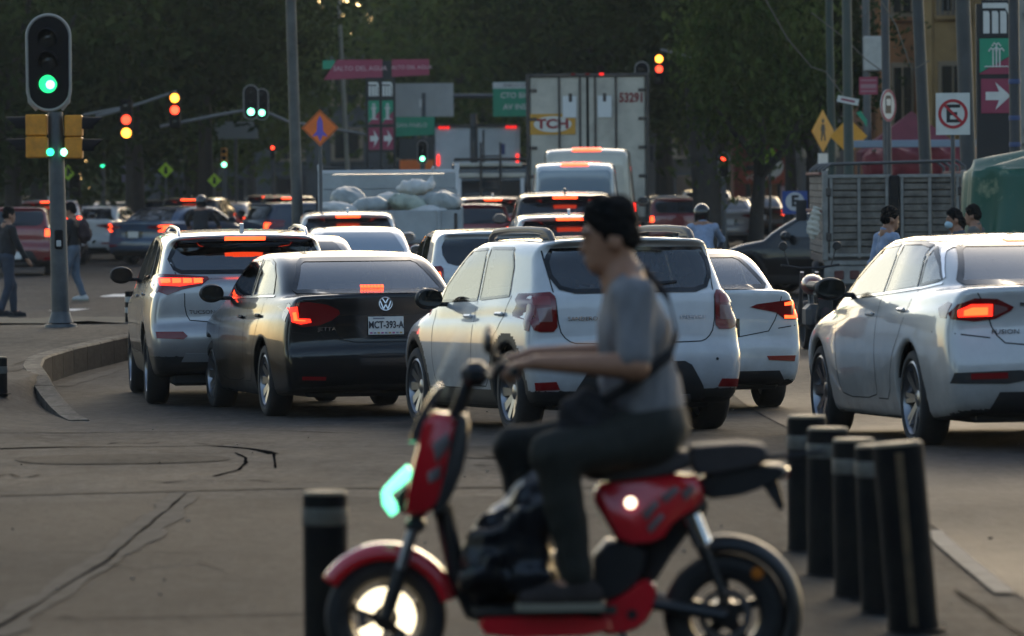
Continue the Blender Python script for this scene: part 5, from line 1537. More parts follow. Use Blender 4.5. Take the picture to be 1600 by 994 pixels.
rider = build_person(rj, dict(skin=skin('tan', (.36, .175, .10)), shirt=cloth('grey_polo', (.20, .195, .20)), trousers=cloth('dark_green', (.016, .0175, .013)), shoe=cloth('dark_shoe', (.028, .020, .018)), sole=SOLE, hair=HAIR),
                     h=.0085, hands=('grip', 'grip'), sleeve=.86, bulk=1.12)
SX = P(1005, 700, SCOOT_D).x
rider.location = (SX, SCOOT_D, gz(SX, SCOOT_D)); rider.rotation_euler = (0, 0, R(90))
tag(rider, 'person in grey polo shirt and dark trousers riding the red scooter', 'person')

# ---- pedestrians
def ped(J, px, d, rz, label, mats, **k):
    r = build_person(J, mats, h=k.pop('h', .016), **k)
    x = P(px, 400, d).x
    r.location = (x, d, gz(x, d)); r.rotation_euler = (0, 0, R(rz))
    tag(r, label, 'person'); return r
SK = skin('brown', (.30, .15, .09))
JEANS = cloth('jeans', (.03, .04, .06)); DK = cloth('black', (.014, .014, .016)); LB = cloth('light_blue', (.25, .31, .43))
ped(standing(.14, (-.25, .3), .03, 1.74), 1383, 53.5, -70, 'person in light blue long-sleeved shirt walking past the stake truck', dict(skin=SK, shirt=LB, trousers=JEANS, shoe=DK, sole=SOLED, hair=HAIR), sleeve=1.9)
ped(standing(.08, (.2, .3), .0, 1.66), 1495, 61.0, 100, 'person with dark hair and pale blue face mask beside the green tarpaulin', dict(skin=SK, shirt=cloth('denim_vest', (.06, .075, .10)), trousers=DK, shoe=DK, sole=SOLED, hair=HAIR), mask=mat('mask_blue', (.40, .55, .62), .8), long_hair=True)
ped(standing(.05, (.1, .1), .0, 1.70), 1524, 62.5, 70, 'person in grey top right behind the one with the face mask', dict(skin=SK, shirt=cloth('grey_top', (.12, .12, .11)), trousers=DK, shoe=DK, sole=SOLED, hair=HAIR))
ped(standing(.16, (-.3, .35), .02, 1.74), 10, 76.5, -60, 'person in dark jacket and jeans walking at the left edge', dict(skin=SK, shirt=DK, trousers=JEANS, shoe=DK, sole=SOLED, hair=HAIR), sleeve=1.9)
walker = ped(standing(.15, (.3, -.2), .02, 1.72), 115, 84.0, 80, 'person with a dark backpack walking behind the traffic light pole', dict(skin=SK, shirt=DK, trousers=cloth('pale_jeans', (.10, .13, .17)), shoe=mat('white_shoe', (.5, .5, .48), .7), sole=SOLE, hair=HAIR), sleeve=1.9)
F = Field((-.22, -.2, -.3), (.22, .2, .3), .02); F.ell((0, 0, 0), (.15, .10, .22), .06).ell((0, -.08, -.06), (.11, .06, .12), .04).noise(.006, 20, 4); V, Q = F.mesh()
o = obj('backpack', make_mesh('backpack', V, Q, cloth('maroon_pack', (.03, .014, .016)))); o.location = walker.matrix_basis @ Vector((0, -.19, 1.24)); o.rotation_euler = walker.rotation_euler
tag(o, 'dark maroon backpack worn by the walker behind the traffic light pole', 'backpack')

def motorbike(px, d, rz, col, label, with_rider=None, helmet=None, scale=1.0):
    root = empty('motorcycle')
    for y in (-.65, .68):
        e = empty('wheel', (0, y, .30), 0, root); t = MB(); t.lathe([(.22, -.05), (.28, -.055), (.30, -.02), (.30, .02), (.28, .055), (.22, .05)], axis=(1, 0, 0), n=28, closed=True); t.build('tyre', RUBBER, e)
        rm = MB(); rm.lathe([(.225, -.03), (.215, 0), (.225, .03)], axis=(1, 0, 0), n=28)
        for k in range(5): a = k * 1.2566; rm.cyl((0, .03 * math.cos(a), .03 * math.sin(a)), (0, .22 * math.cos(a), .22 * math.sin(a)), .016, n=6)
        rm.build('rim', TRIM, e)
    b = MB(); b.tube([(0, .45, .85), (0, .30, .55), (0, -.1, .38), (0, -.65, .30)], .035, 8); b.tube([(0, .45, .85), (0, -.1, .68), (0, -.75, .75)], .03, 8); b.build('frame', DARKSTEEL, root)
    for s in (-1, 1): b = MB(); b.cyl((s * .09, .68, .30), (s * .09, .45, .95), .025, n=8); b.build('fork', ALLOY, root)
    b = MB(); b.box((0, .05, .42), (.26, .42, .30), .06); b.build('engine', DARKSTEEL, root)
    F = Field((-.25, -.3, -.25), (.25, .45, .25), .02); F.ell((0, .1, 0), (.14, .27, .13), .04); V, Q = F.mesh(); obj('tank', make_mesh('tank', V, Q, col), root, (0, .1, .80))
    b = MB(); b.box((0, -.42, .80), (.26, .70, .10), .04); b.build('seat', TRIM, root)
    b = MB(); b.tube([(-.36, .36, 1.04), (-.12, .42, 1.0), (.12, .42, 1.0), (.36, .36, 1.04)], .014, 6); b.build('handlebar', TRIM, root)
    for s in (-1, 1):
        b = MB(); b.tube([(s * .26, .40, 1.03), (s * .32, .40, 1.24)], .008, 6); b.lathe([(0, .012), (.05, .010), (.055, -.01), (0, -.02)], c=(s * .33, .38, 1.27), axis=(0, -1, 0), n=14); b.build('mirror', TRIM, root)
    b = MB(); b.box((0, -.80, .78), (.16, .05, .07), .015); b.build('tail_lamp', BRAKE, root)
    b = MB(); b.box((0, -.80, .55), (.18, .02, .22), .01); b.build('mudguard', TRIM, root)
    x = P(px, 400, d).x
    root.location = (x, d, gz(x, d)); root.rotation_euler = (0, 0, R(rz)); tag(root, label, 'motorcycle')
    if with_rider:
        J = dict(pelvis=(0, -.28, .93), chest=(0, -.16, 1.23), neck=(0, -.12, 1.42), head=(0, -.07, 1.56), hrot=(R(-4), 0, 0), sh_l=(-.18, -.15, 1.36), sh_r=(.18, -.15, 1.36), el_l=(-.32, .05, 1.17), el_r=(.32, .05, 1.17), wr_l=(-.33, .28, 1.07), wr_r=(.33, .28, 1.07),
                 hip_l=(-.10, -.25, .90), hip_r=(.10, -.25, .90), kn_l=(-.22, .12, .74), kn_r=(.22, .12, .74), an_l=(-.20, .02, .32), an_r=(.20, .02, .32), toe_l=(-.21, .16, .28), toe_r=(.21, .16, .28))
        r = build_person(J, with_rider[1], h=.016, hands=('grip', 'grip'), sleeve=1.9, helmet=helmet)
        r.location = root.location; r.rotation_euler = root.rotation_euler; tag(r, with_rider[0], 'person')
    return root
HB = mat('helmet_black', (.012, .012, .013), .2, coat=.5)
motorbike(1096, 74.0, 6, P_BLACK, 'black motorcycle waiting right of the white hatchback', ('person in blue shirt and black helmet on motorcycle right of the hatchback roof', dict(skin=SK, shirt=LB, trousers=DK, shoe=DK, sole=SOLED, hair=HAIR)), HB)
motorbike(316, 103.0, -4, FARCOL['dark'], 'dark motorcycle in the queue left of the silver crossover', ('person in black jacket and helmet on a motorcycle, above the silver crossover roof', dict(skin=SK, shirt=DK, trousers=DK, shoe=DK, sole=SOLED, hair=HAIR)), HB)
motorbike(1273, 58.0, 5, FARCOL['red'], 'parked motorcycle with one lit tail lamp by the corner of the stake truck')

# ------------------------------------------------------------------ red electric scooter
RED = mat('scooter_red', (.58, .010, .020), .25, coat=.8, noise=.1, nscale=5)
DECALGREY = mat('scooter_grey_decal', (.16, .14, .14), .4)
BLK = mat('scooter_black', (.014, .014, .015), .45, noise=.2, nscale=10); SEATM = mat('scooter_seat', (.035, .028, .028), .7, noise=.2, nscale=20, bump=.1)
MINT = lamp_mat('headlight_mint', (.16, 1.0, .52), 1.5); WARMGLINT = mat('wheel_glint', (.9, .8, .55), .4, emit=(1.0, .82, .52), estr=1.8)  # bright reflection on the front wheel put in as emission, not a lamp
sc = empty('electric_scooter')
def q2(pts): return [(QY(a), QZ(b)) for a, b in pts]
def slab(name, pts, x0, x1, m, parent, rnd=1, bev=None):
    """A side-view outline given thickness across the scooter, with rounded rims."""
    poly = chaikin(q2(pts), rnd) if rnd else q2(pts)
    b = MB(); n = len(poly); cx = sum(p[0] for p in poly) / n; cy = sum(p[1] for p in poly) / n
    t = (x1 - x0); e = min(.02, t * .3)
    rings = []
    for x, k in ((x0, .90), (x0 + e, 1.0), (x1 - e, 1.0), (x1, .90)):
        rings.append([(x, cx + (a - cx) * k, cy + (c - cy) * k) for a, c in poly])
    vs = [p for r in rings for p in r]; fs = [list(range(n)), list(range(4 * n - 1, 3 * n - 1, -1))]
    for j in range(3): fs += [[j * n + i, j * n + (i + 1) % n, (j + 1) * n + (i + 1) % n, (j + 1) * n + i] for i in range(n)]
    b.add(vs, fs); return b.build(name, m, parent, sharp=50)
for nm, hy, lit in (('wheel', QY(600), True), ('wheel', QY(1130), False)):  # lit: the wheel that bears the painted glint, not a lamp
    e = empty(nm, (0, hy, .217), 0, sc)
    t = MB(); t.lathe([(.140, -.045), (.175, -.056), (.205, -.045), (.217, -.018), (.217, .018), (.205, .045), (.175, .056), (.140, .045)], axis=(1, 0, 0), n=44, closed=True); t.build('tyre', RUBBER, e)
    r = MB(); r.lathe([(.142, -.04), (.125, -.03), (.120, 0), (.125, .03), (.142, .04)], axis=(1, 0, 0), n=44)
    for k in range(5):
        a = k * 1.2566 + .3; rad = Vector((0, math.cos(a), math.sin(a))); tn = Vector((0, -math.sin(a), math.cos(a)))
        p = [rad * rr + tn * w * s + Vector((x, 0, 0)) for x in (-.018, .018) for rr, w in ((.035, .024), (.128, .016)) for s in (-1, 1)]
        r.add(p, [(0, 1, 3, 2), (4, 6, 7, 5), (0, 2, 6, 4), (1, 5, 7, 3)])
    r.lathe([(0, -.05), (.05, -.045), (.055, .045), (0, .05)], axis=(1, 0, 0), n=24); r.build('rim', mat('scooter_rim', (.03, .03, .032), .35, metal=.5), e)
    d = MB(); d.lathe([(.07, .046), (.095, .046), (.095, .050), (.07, .050)], axis=(-1, 0, 0), n=36, closed=True); d.build('brake_disc', ALLOY, e)
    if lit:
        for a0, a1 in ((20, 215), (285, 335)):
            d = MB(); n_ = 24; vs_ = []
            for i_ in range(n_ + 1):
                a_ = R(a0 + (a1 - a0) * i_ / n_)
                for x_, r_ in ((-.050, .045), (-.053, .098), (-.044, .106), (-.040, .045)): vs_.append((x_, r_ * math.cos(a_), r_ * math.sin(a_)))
            d.add(vs_, [(4 * i_ + j_, 4 * i_ + (j_ + 1) % 4, 4 * i_ + 4 + (j_ + 1) % 4, 4 * i_ + 4 + j_) for i_ in range(n_) for j_ in range(4)]); d.build('wheel_glint', WARMGLINT, e)
def fender(name, hy, hz, r, a0, a1, wd, m, lip=0.0):
    b = MB(); n = 26; vs = []; fs = []
    for i in range(n + 1):
        a = R(a0 + (a1 - a0) * i / n); k = 1 - (max(0, i / n - .8) * lip)
        for x, dr in ((-wd, -.045), (-wd * .92, -.012), (-wd * .55, .008), (0, .014), (wd * .55, .008), (wd * .92, -.012), (wd, -.045)):
            rr = r + dr; vs.append((x * k, hy + rr * math.cos(a), hz + rr * math.sin(a)))
    for i in range(n):
        for j in range(6): q = i * 7 + j; fs.append((q, q + 1, q + 8, q + 7))
    me = make_mesh(name, vs, fs, m); o = obj(name, me, sc); md = o.modifiers.new('thick', 'SOLIDIFY'); md.thickness = .005
    return o
fender('front_fender', QY(600), .217, .252, 165, 32, .075, RED, .6)
fender('rear_fender', QY(1132), .225, .262, 215, 65, .07, BLK, .5)
for s in (-1, 1):
    b = MB(); b.cyl((s * .085, QY(645), QZ(822)), (s * .088, QY(622), QZ(895)), .022, n=12); b.build('fork_tube', ALLOY, sc)
    b = MB(); b.cyl((s * .088, QY(625), QZ(885)), (s * .09, QY(600), .217), .028, n=12); b.build('fork_slider', BLK, sc)
    b = MB(); b.cyl((s * .12, QY(1078), QZ(806)), (s * .125, QY(1095), QZ(850)), .034, n=14); b.build('shock_can', CHROME, sc)
    b = MB(); b.tube([(s * .12 + .030 * math.cos(a * 1.0), QY(1095) + (QY(1128) - QY(1095)) * a / 44 + .0, QZ(850) + (QZ(935) - QZ(850)) * a / 44 + .03 * math.sin(a)) for a in np.linspace(0, 44, 90)], .006, 5); b.build('shock_spring', BLK, sc)
    b = MB(); b.tube([(s * .10, QY(1005), QZ(940)), (s * .11, QY(1130), .217)], .024, 8); b.build('swing_arm', BLK, sc)
b = MB(); b.box((0, QY(648), QZ(818)), (.22, .07, .05), .015); b.build('fork_crown', BLK, sc)
b = MB(); b.tube([(0, QY(645), QZ(820)), (0, QY(735), QZ(590))], .026, 10); b.build('steering_column', BLK, sc)
slab('leg_shield', [(716, 640), (735, 652), (728, 720), (705, 775), (690, 800), (672, 806), (690, 760)], -.15, .15, BLK, sc)
fc = slab('front_cover', [(668, 640), (712, 646), (716, 690), (694, 765), (672, 802), (630, 803), (634, 765), (650, 700)], -.125, .125, RED, sc)
for s in (-1, 1):
    slab('cover_decal', [(676, 690), (700, 672), (704, 690), (682, 720)], s * .128 - .004, s * .128 + .004, DECALGREY, fc, 0)
    slab('cover_decal', [(668, 735), (690, 722), (688, 742), (670, 752)], s * .128 - .004, s * .128 + .004, DECALGREY, fc, 0)
slab('nose_screen', [(636, 688), (656, 640), (684, 598), (692, 602), (672, 645), (652, 690)], -.10, .10, mat('smoked_screen', (.05, .05, .055), .2, coat=.5), sc)
for s in (-1, 1): hl = MB(); hl.tube([(s * .100, QY(640), QZ(734)), (s * .102, QY(622), QZ(750)), (s * .098, QY(602), QZ(768)), (s * .096, QY(604), QZ(782)), (s * .092, QY(616), QZ(798))], [.019, .018, .014, .016, .017], 10); hl.build('headlight', MINT, sc)
slab('headlight_housing', [(640, 742), (628, 760), (616, 772), (622, 800), (650, 800), (655, 745)], -.09, .09, BLK, sc)
ws = []; wf = []
for i, (py_, pz_, wdt) in enumerate(((662, 640, .10), (680, 590, .15), (702, 540, .19), (724, 490, .17), (734, 470, .10))):
    for j in range(9):
        u = j / 4 - 1; ws.append((u * wdt, QY(py_) - .06 * u * u, QZ(pz_)))
for i in range(4):
    for j in range(8): wf.append((i * 9 + j, i * 9 + j + 1, i * 9 + j + 10, i * 9 + j + 9))
o = obj('windscreen', make_mesh('windscreen', ws, wf, glass_mat('clear_screen', (.95, .955, .96), .5, .05)), sc)
by, bz = .475, 1.098
b = MB(); b.tube([(-.37, by - .02, bz), (-.22, by, bz), (-.10, by + .10, bz - .03), (.10, by + .10, bz - .03), (.22, by, bz), (.37, by - .02, bz)], .011, 8); b.build('handlebar', BLK, sc)
b = MB(); b.box((0, by + .12, bz - .02), (.20, .10, .09), .03); b.build('instrument_pod', BLK, sc)
for s in (-1, 1):
    b = MB(); b.cyl((s * .37, by - .02, bz), (s * .25, by - .003, bz), .0165, n=12); b.build('grip', BLK, sc)
    b = MB(); b.box((s * .215, by + .02, bz + .005), (.06, .05, .05), .012); b.tube([(s * .22, by + .04, bz), (s * .28, by + .075, bz - .01), (s * .36, by + .06, bz - .015)], .006, 6); b.build('brake_lever', BLK, sc)
    b = MB(); b.tube([(s * .20, by + .02, bz + .02), (s * .27, by + .07, bz + .07)], .007, 6); b.build('mirror_stalk', BLK, sc)
    F = Field((-.09, -.05, -.07), (.09, .05, .07), .01); F.ell((0, 0, 0), (.07, .022, .045), .01); V, Q = F.mesh(); obj('mirror', make_mesh('mirror', V, Q, BLK), sc, (s * .29, by + .07, bz + .10))
b = MB(); b.tube([(0, QY(690), QZ(790)), (0, QY(712), QZ(900)), (0, QY(735), QZ(955)), (0, QY(790), QZ(972)), (0, QY(980), QZ(968))], .035, 10); b.build('frame_tube', BLK, sc)
slab('floor_panel', [(742, 966), (760, 958), (955, 958), (960, 990), (760, 996)], -.14, .14, RED, sc, 1)
slab('floor_mat', [(735, 944), (960, 944), (960, 957), (735, 957)], -.15, .15, BLK, sc, 0)
rp = slab('rear_frame_plate', [(935, 944), (975, 925), (1000, 902), (1026, 912), (1016, 962), (985, 988), (930, 992)], -.13, .13, RED, sc)
b = MB(); b.lathe([(0, .004), (.017, .004), (.018, 0)], c=(-.132, QY(984), QZ(958)), axis=(-1, 0, 0), n=14); b.build('plate_bolt', BLK, rp)
slab('battery_box', [(925, 845), (1010, 845), (1003, 905), (960, 935), (925, 940)], -.11, .11, BLK, sc)
slab('under_seat_frame', [(1000, 800), (1095, 770), (1110, 800), (1060, 850), (1010, 930), (990, 900)], -.07, .07, BLK, sc)
sp_ = slab('side_panel', [(922, 775), (940, 752), (1086, 738), (1099, 772), (1090, 793), (1052, 815), (1030, 849), (966, 852), (944, 812)], -.135, .135, RED, sc)
for s in (-1, 1):
    b = MB(); b.lathe([(0, .008), (.016, .006), (.020, 0)], c=(s * .137, QY(983), QZ(784)), axis=(s, 0, 0), n=16); b.build('panel_reflector', mat('panel_lens_glint', (.8, .75, .6), .1, emit=(1, .85, .6), estr=2.0), sp_)  # the reflector's glint is put in as emission
    for pts in ([(1000, 800), (1022, 780), (1028, 786), (1008, 812)], [(1030, 775), (1052, 758), (1060, 764), (1038, 785)], [(1008, 822), (1030, 800), (1036, 806), (1014, 832)], [(1062, 768), (1078, 756), (1082, 766), (1068, 782)]):
        slab('panel_decal', pts, s * .138 - .003, s * .138 + .003, DECALGREY, sp_, 0)
slab('seat', [(900, 735), (915, 718), (1000, 712), (1068, 703), (1080, 712), (1076, 738), (930, 756)], -.135, .135, SEATM, sc, 2)
slab('pillion_seat', [(1074, 702), (1090, 696), (1188, 692), (1204, 712), (1190, 728), (1096, 744), (1078, 738)], -.12, .12, SEATM, sc, 2)
slab('rear_carrier', [(1085, 745), (1190, 728), (1225, 728), (1230, 745), (1190, 764), (1150, 778), (1095, 782)], -.10, .10, BLK, sc)
slab('plate_bracket', [(1190, 760), (1214, 752), (1226, 796), (1216, 802)], -.08, .08, BLK, sc, 0)
slab('tail_lamp', [(1218, 732), (1232, 734), (1232, 748), (1220, 752)], -.07, .07, REDLENS, sc, 0)
b = MB(); b.tube([(0, QY(1195), QZ(720)), (0, QY(1240), QZ(716)), (0, QY(1288), QZ(710))], .009, 6); b.build('carrier_rod', BLK, sc)
for s in (-1, 1): b = MB(); b.lathe([(0, .008), (.018, .006), (.022, 0)], c=(s * .075, QY(1180), QZ(898)), axis=(s, 0, 0), n=16); b.build('side_reflector', mat('amber_reflector', (.45, .13, .01), .3), sc)
b = MB(); b.tube([(-.11, QY(960), QZ(980)), (-.20, QY(1010), .05)], .012, 6); b.build('kickstand', BLK, sc)
sc.location = rider.location; sc.rotation_euler = rider.rotation_euler
tag(sc, 'red electric scooter with mint headlight and a bright glint painted on its front wheel, ridden to the left', 'scooter')

# things carried
def at_scooter(o): o.location = rider.location; o.rotation_euler = rider.rotation_euler
F = Field((-.26, QY(885), QZ(952)), (.26, QY(705), QZ(735)), .012)
F.ell((0, QY(795), QZ(860)), (.15, .15, .15), .05).ell((-.03, QY(835), QZ(800)), (.13, .10, .10), .06).ell((0, QY(770), QZ(900)), (.16, .11, .09), .06).ell((-.02, QY(830), QZ(895)), (.15, .11, .10), .05)
F.noise(.022, 11, 12); F.noise(.005, 24, 3); F.plane((0, 0, QZ(944)), (0, 0, -1)); V, Q = F.mesh()
bag = obj('plastic_bag', make_mesh('plastic_bag', V, Q, mat('black_bag', (.010, .011, .015), .32, noise=.3, nscale=14, bump=.5, bscale=12), None, True)); at_scooter(bag)
tag(bag, 'bulging black plastic bag on the scooter floor between the legs', 'bag')
cb = empty('crossbody_bag'); at_scooter(cb)
F = Field((-.30, QY(975), QZ(705)), (.05, QY(855), QZ(580)), .011); F.ell((-.16, QY(915), QZ(645)), (.06, .10, .085), .03).ell((-.17, QY(920), QZ(668)), (.055, .10, .06), .03).noise(.004, 25, 6); V, Q = F.mesh(); obj('pouch', make_mesh('pouch', V, Q, cloth('bag_black', (.013, .013, .016))), cb)
ws, wf = [], []
path = [(-.205, QY(940), QZ(625)), (-.205, QY(975), QZ(605)), (-.200, QY(1010), QZ(580)), (-.165, QY(1045), QZ(553)), (-.08, QY(1056), QZ(520)), (.04, QY(1046), QZ(470)), (.12, QY(1015), QZ(428)), (.12, QY(985), QZ(425)), (.13, QY(955), QZ(480)), (.10, QY(945), QZ(560)), (-.08, QY(935), QZ(630))]
for i, p_ in enumerate(path):
    for s in (-1, 1): ws.append((p_[0], p_[1] + .004 * s, p_[2] + .020 * s))
for i in range(len(path) - 1): wf.append((2 * i, 2 * i + 1, 2 * i + 3, 2 * i + 2))
o = obj('strap', make_mesh('strap', ws, wf, MATS['cloth_bag_black']), cb); md = o.modifiers.new('thick', 'SOLIDIFY'); md.thickness = .008
tag(cb, 'black crossbody bag with strap slung over the rider in grey', 'bag')
# ------------------------------------------------------------------ bollards
BOLL = mat('bollard_black', (.0035, .0035, .005), .8, spec=.15, noise=.5, nscale=5, alt=(.013, .012, .010))
BAND = mat('bollard_band', (.11, .105, .09), .6, noise=.35, nscale=16); BTOP = mat('bollard_top', (.20, .15, .08), .6, noise=.4, nscale=10)
BOLLARDS = [(1262, 862, .093, .640, 'bollard furthest along the row on the right, next to the white saloon bumper', 0.0),
            (1294, 900, .093, .655, 'second furthest bollard of the row on the right, grey band near its top', .3),
            (1338, 934, .090, .665, 'middle bollard of the row on the right', -.6),
            (1380, 958, .088, .680, 'second nearest bollard on the right, peeping out left of the nearest one', -2.0),
            (1428, 988, .098, .735, 'nearest and tallest bollard on the right with a brown stripe down its side', -4.5)]
def bollard(x, y, r, h, label, lean, stripe=False):
    root = empty('bollard', (x, y, gz(x, y)))
    b = MB(); b.lathe([(0, -.02), (r * 1.06, -.02), (r * 1.04, .01), (r, .05), (r, h - .02), (r * .97, h - .004)], n=28); b.build('post', BOLL, root)
    b = MB(); b.lathe([(r * .98, h - .006), (r * .9, h + .006), (0, h + .008)], n=28); b.build('cap', BTOP, root)
    bo = random.uniform(-.02, .02)
    b = MB(); b.lathe([(r + .004, .0), (r + .03, .0), (r + .03, .008), (r + .004, .012)], n=20); b.build('base_ring', BOLL, root)
    b = MB(); b.lathe([(r + .002, h - .135), (r + .0035, h - .13), (r + .0035, h - .075), (r + .002, h - .07)], n=28)
    if not stripe: b.build('reflective_band', BAND, root, loc=(0, 0, bo))
    if stripe:
        b = MB(); vs = []; n = 14
        for i in range(n + 1):
            for a in (-.22, .10): vs.append(((r + .002) * math.sin(a), -(r + .002) * math.cos(a), .03 + (h - .06) * i / n))
        b.add(vs, [(2 * i, 2 * i + 1, 2 * i + 3, 2 * i + 2) for i in range(n)]); b.build('brown_stripe', mat('bollard_brown', (.13, .085, .04), .7, noise=.5, nscale=9), root)  # plain brown stripe laid down the front of the post
    root.rotation_euler = (0, R(lean), 0)
    tag(root, label, 'bollard', 'black bollards along the crossing'); return root
for px, py, r, h, lb, ln_ in BOLLARDS:
    p = ground_at(px, py); bollard(p.x, p.y, r, h, lb, ln_, stripe=(r > .095))
x = P(508, 800, 17.75).x; bollard(x, 17.75, .083, .615, 'single bollard on the left behind the scooter front wheel', 0)
p = ground_at(2, 618); bollard(p.x - .03, p.y, .085, .33, 'short dark stub of a bollard cut by the left edge', 0)
p = P(203, 512, 62.5)
b0 = empty('bollard', (p.x, p.y, gz(p.x - .3, p.y)))
b = MB(); b.lathe([(0, 0), (.06, 0), (.06, .42), (0, .43)], n=16); b.build('post', BOLL, b0)
for z in (.14, .28): b = MB(); b.lathe([(.062, z), (.063, z + .01), (.063, z + .06), (.062, z + .07)], n=16); b.build('reflective_band', mat('band_white', (.4, .4, .38), .5), b0)
tag(b0, 'thin black and white banded bollard left of the silver crossover', 'bollard', 'black bollards along the crossing')

# ------------------------------------------------------------------ traffic lights
HOUS = mat('signal_black', (.008, .008, .009), .8, spec=.2); OUTL = mat('signal_border', (.30, .28, .25), .6); SORANGE = mat('signal_orange', (.66, .25, .014), .5, noise=.25, nscale=8)
LENSOFF = mat('lens_off', (.015, .018, .018), .2)
GREEN = lamp_mat('green_light', (.02, .75, .22), 1.0); GREENHOT = lamp_mat('green_light_core', (.20, 1.0, .56), 3.2); REDL = lamp_mat('red_signal', (1.0, .05, .02), 3.0); AMBL = lamp_mat('amber_signal', (1.0, .34, .03), 4.0); REDDIM = lamp_mat('red_signal_dim', (1.0, .07, .03), 1.6); GREENDIM = lamp_mat('green_signal_dim', (.03, .8, .35), 1.6)
def signal(px, py, d, lit, label, u=.30, plate=True, pole=None, housing=None, arm=None, border=True, rz=0):
    """A three-lamp head whose middle is at photograph pixel (px, py); u = lamp pitch in metres."""
    c = P(px, py, d); root = empty('traffic_light', c, R(rz))
    hw = u * .62
    m = housing or HOUS
    b = MB(); b.box((0, .10, 0), (u * .92, .16, u * 3.02), .03); b.build('housing', m, root)
    def stad(w, hh): return [(w * math.cos(a), hh * (1 if math.sin(a) >= 0 else -1) + w * math.sin(a)) for a in np.linspace(0, 2 * math.pi, 33)[:-1]]
    if plate:
        b = MB(); b.prism(stad(hw * 1.25, u * 1.05), lambda a, c_, d_: (a, d_, c_), .03, .05); b.build('backplate', HOUS, root)
        if border:
            b = MB(); b.tube([(a, .03, c_) for a, c_ in stad(hw * 1.25, u * 1.05)] + [(hw * 1.25, .03, u * 1.05)], u * .055, 6, cap=False); b.build('border', OUTL, root)
    for k, z in enumerate((u, 0, -u)):
        b = MB(); b.lathe([(0, .012), (u * .30, .008), (u * .36, 0)], c=(0, .015, z), axis=(0, -1, 0), n=24); o = b.build('lens', lit.get(k, LENSOFF), root)
        v = MB(); vs = []; n = 12
        for i in range(n + 1):
            a = R(-20 + 220 * i / n); r = u * .40
            vs += [(r * math.cos(a), .02, z + r * math.sin(a)), (r * math.cos(a), -.20 * (.4 + .6 * max(0, math.sin(a))) * u / .3, z + r * math.sin(a))]
        v.add(vs, [(2 * i, 2 * i + 2, 2 * i + 3, 2 * i + 1) for i in range(n)]); v.build('visor', HOUS, root)
    if pole:
        gx, gy = c.x, c.y + .2; zb = gz(gx, gy) - c.z
        b = MB(); b.cyl((0, .2, zb), (0, .2, pole), .07, .06, n=12); b.build('pole', STEEL, root)
    if arm:
        q = [tuple(P(*a, d + .12) - c) for a in arm]
        b = MB(); b.tube(q, .035, 8); b.build('mast_arm', mat('mast_grey', (.12, .12, .115), .5), root)
    tag(root, label, 'traffic light', 'traffic lights around the junction'); return root

# the near one on the left
NP = P(95, 505, 61.0)
tl = empty('traffic_light', (NP.x, NP.y, gz(NP.x, NP.y)))
S61 = 61.0 / F_PX
zt = P(90, 175, 61.0).z - tl.location.z
b = MB(); b.cyl((0, 0, 0), (-.04, 0, zt), .118, .095, n=20); b.build('pole', STEEL, tl)
b = MB(); b.lathe([(0, .05), (.20, .045), (.21, 0)], n=20); b.lathe([(.118, .05), (.16, .06), (.13, .16), (.118, .2)], n=20); b.build('base_flange', STEEL, tl)
b = MB(); b.box((.0, -.125, 1.12), (.11, .04, .24), .015); b.build('push_button_box', HOUS, tl)
b = MB(); b.box((.0, -.15, 1.07), (.06, .02, .08), .01); b.build('push_button', mat('button_white', (.5, .5, .48), .5), tl)
L_ = lambda px, py: P(px, py, 61.0) - tl.location
hc = L_(76, 98)
def stad2(w, hh): return [(w * math.cos(a), hh * (1 if math.sin(a) >= 0 else -1) + w * math.sin(a)) for a in np.linspace(0, 2 * math.pi, 41)[:-1]]
b = MB(); b.prism(stad2(.275, .33), lambda a, c, d: (hc.x + a, hc.y + d, hc.z + c), .0, .03); b.build('backplate', HOUS, tl)
b = MB(); b.box((hc.x, hc.y + .13, hc.z), (.36, .2, 1.0), .04); b.build('housing', HOUS, tl)
b = MB(); b.tube([(hc.x + a, hc.y - .005, hc.z + c) for a, c in stad2(.275, .33)] + [(hc.x + .275, hc.y - .005, hc.z + .33)], .020, 8, cap=False); b.build('border', OUTL, tl)
b = MB()
for s in (-1, 1): b = MB(); b.tube([(hc.x + s * .27, hc.y, hc.z - .32), (hc.x + s * .25, hc.y, hc.z - .50), (hc.x + s * .16, hc.y + .02, hc.z - .60)], .020, 8); b.build('bracket', OUTL, tl)
for k, z in enumerate((.31, .02, -.27)):
    o_ = Vector((hc.x - .01, hc.y - .01, hc.z + z))
    b = MB(); b.lathe([(0, .02), (.09, .012), (.115, 0)], c=o_, axis=(0, -1, 0), n=28); ln_ = b.build('lens', GREEN if k == 2 else LENSOFF, tl)
    if k == 2: b = MB(); b.lathe([(0, .026), (.045, .024), (.055, .018)], c=o_ + Vector((.03, 0, -.01)), axis=(0, -1, 0), n=20); b.build('lit_core', GREENHOT, ln_)
    v = MB(); vs = []; n = 16
    for i in range(n + 1):
        a = R(-25 + 230 * i / n); r = .135
        vs += [(o_.x + r * math.cos(a), o_.y, o_.z + r * math.sin(a)), (o_.x + r * math.cos(a) * .95, o_.y - .26 * (.35 + .65 * max(0, math.sin(a))), o_.z - .02 + r * math.sin(a))]
    v.add(vs, [(2 * i, 2 * i + 2, 2 * i + 3, 2 * i + 1) for i in range(n)]); v.build('visor', HOUS, tl)
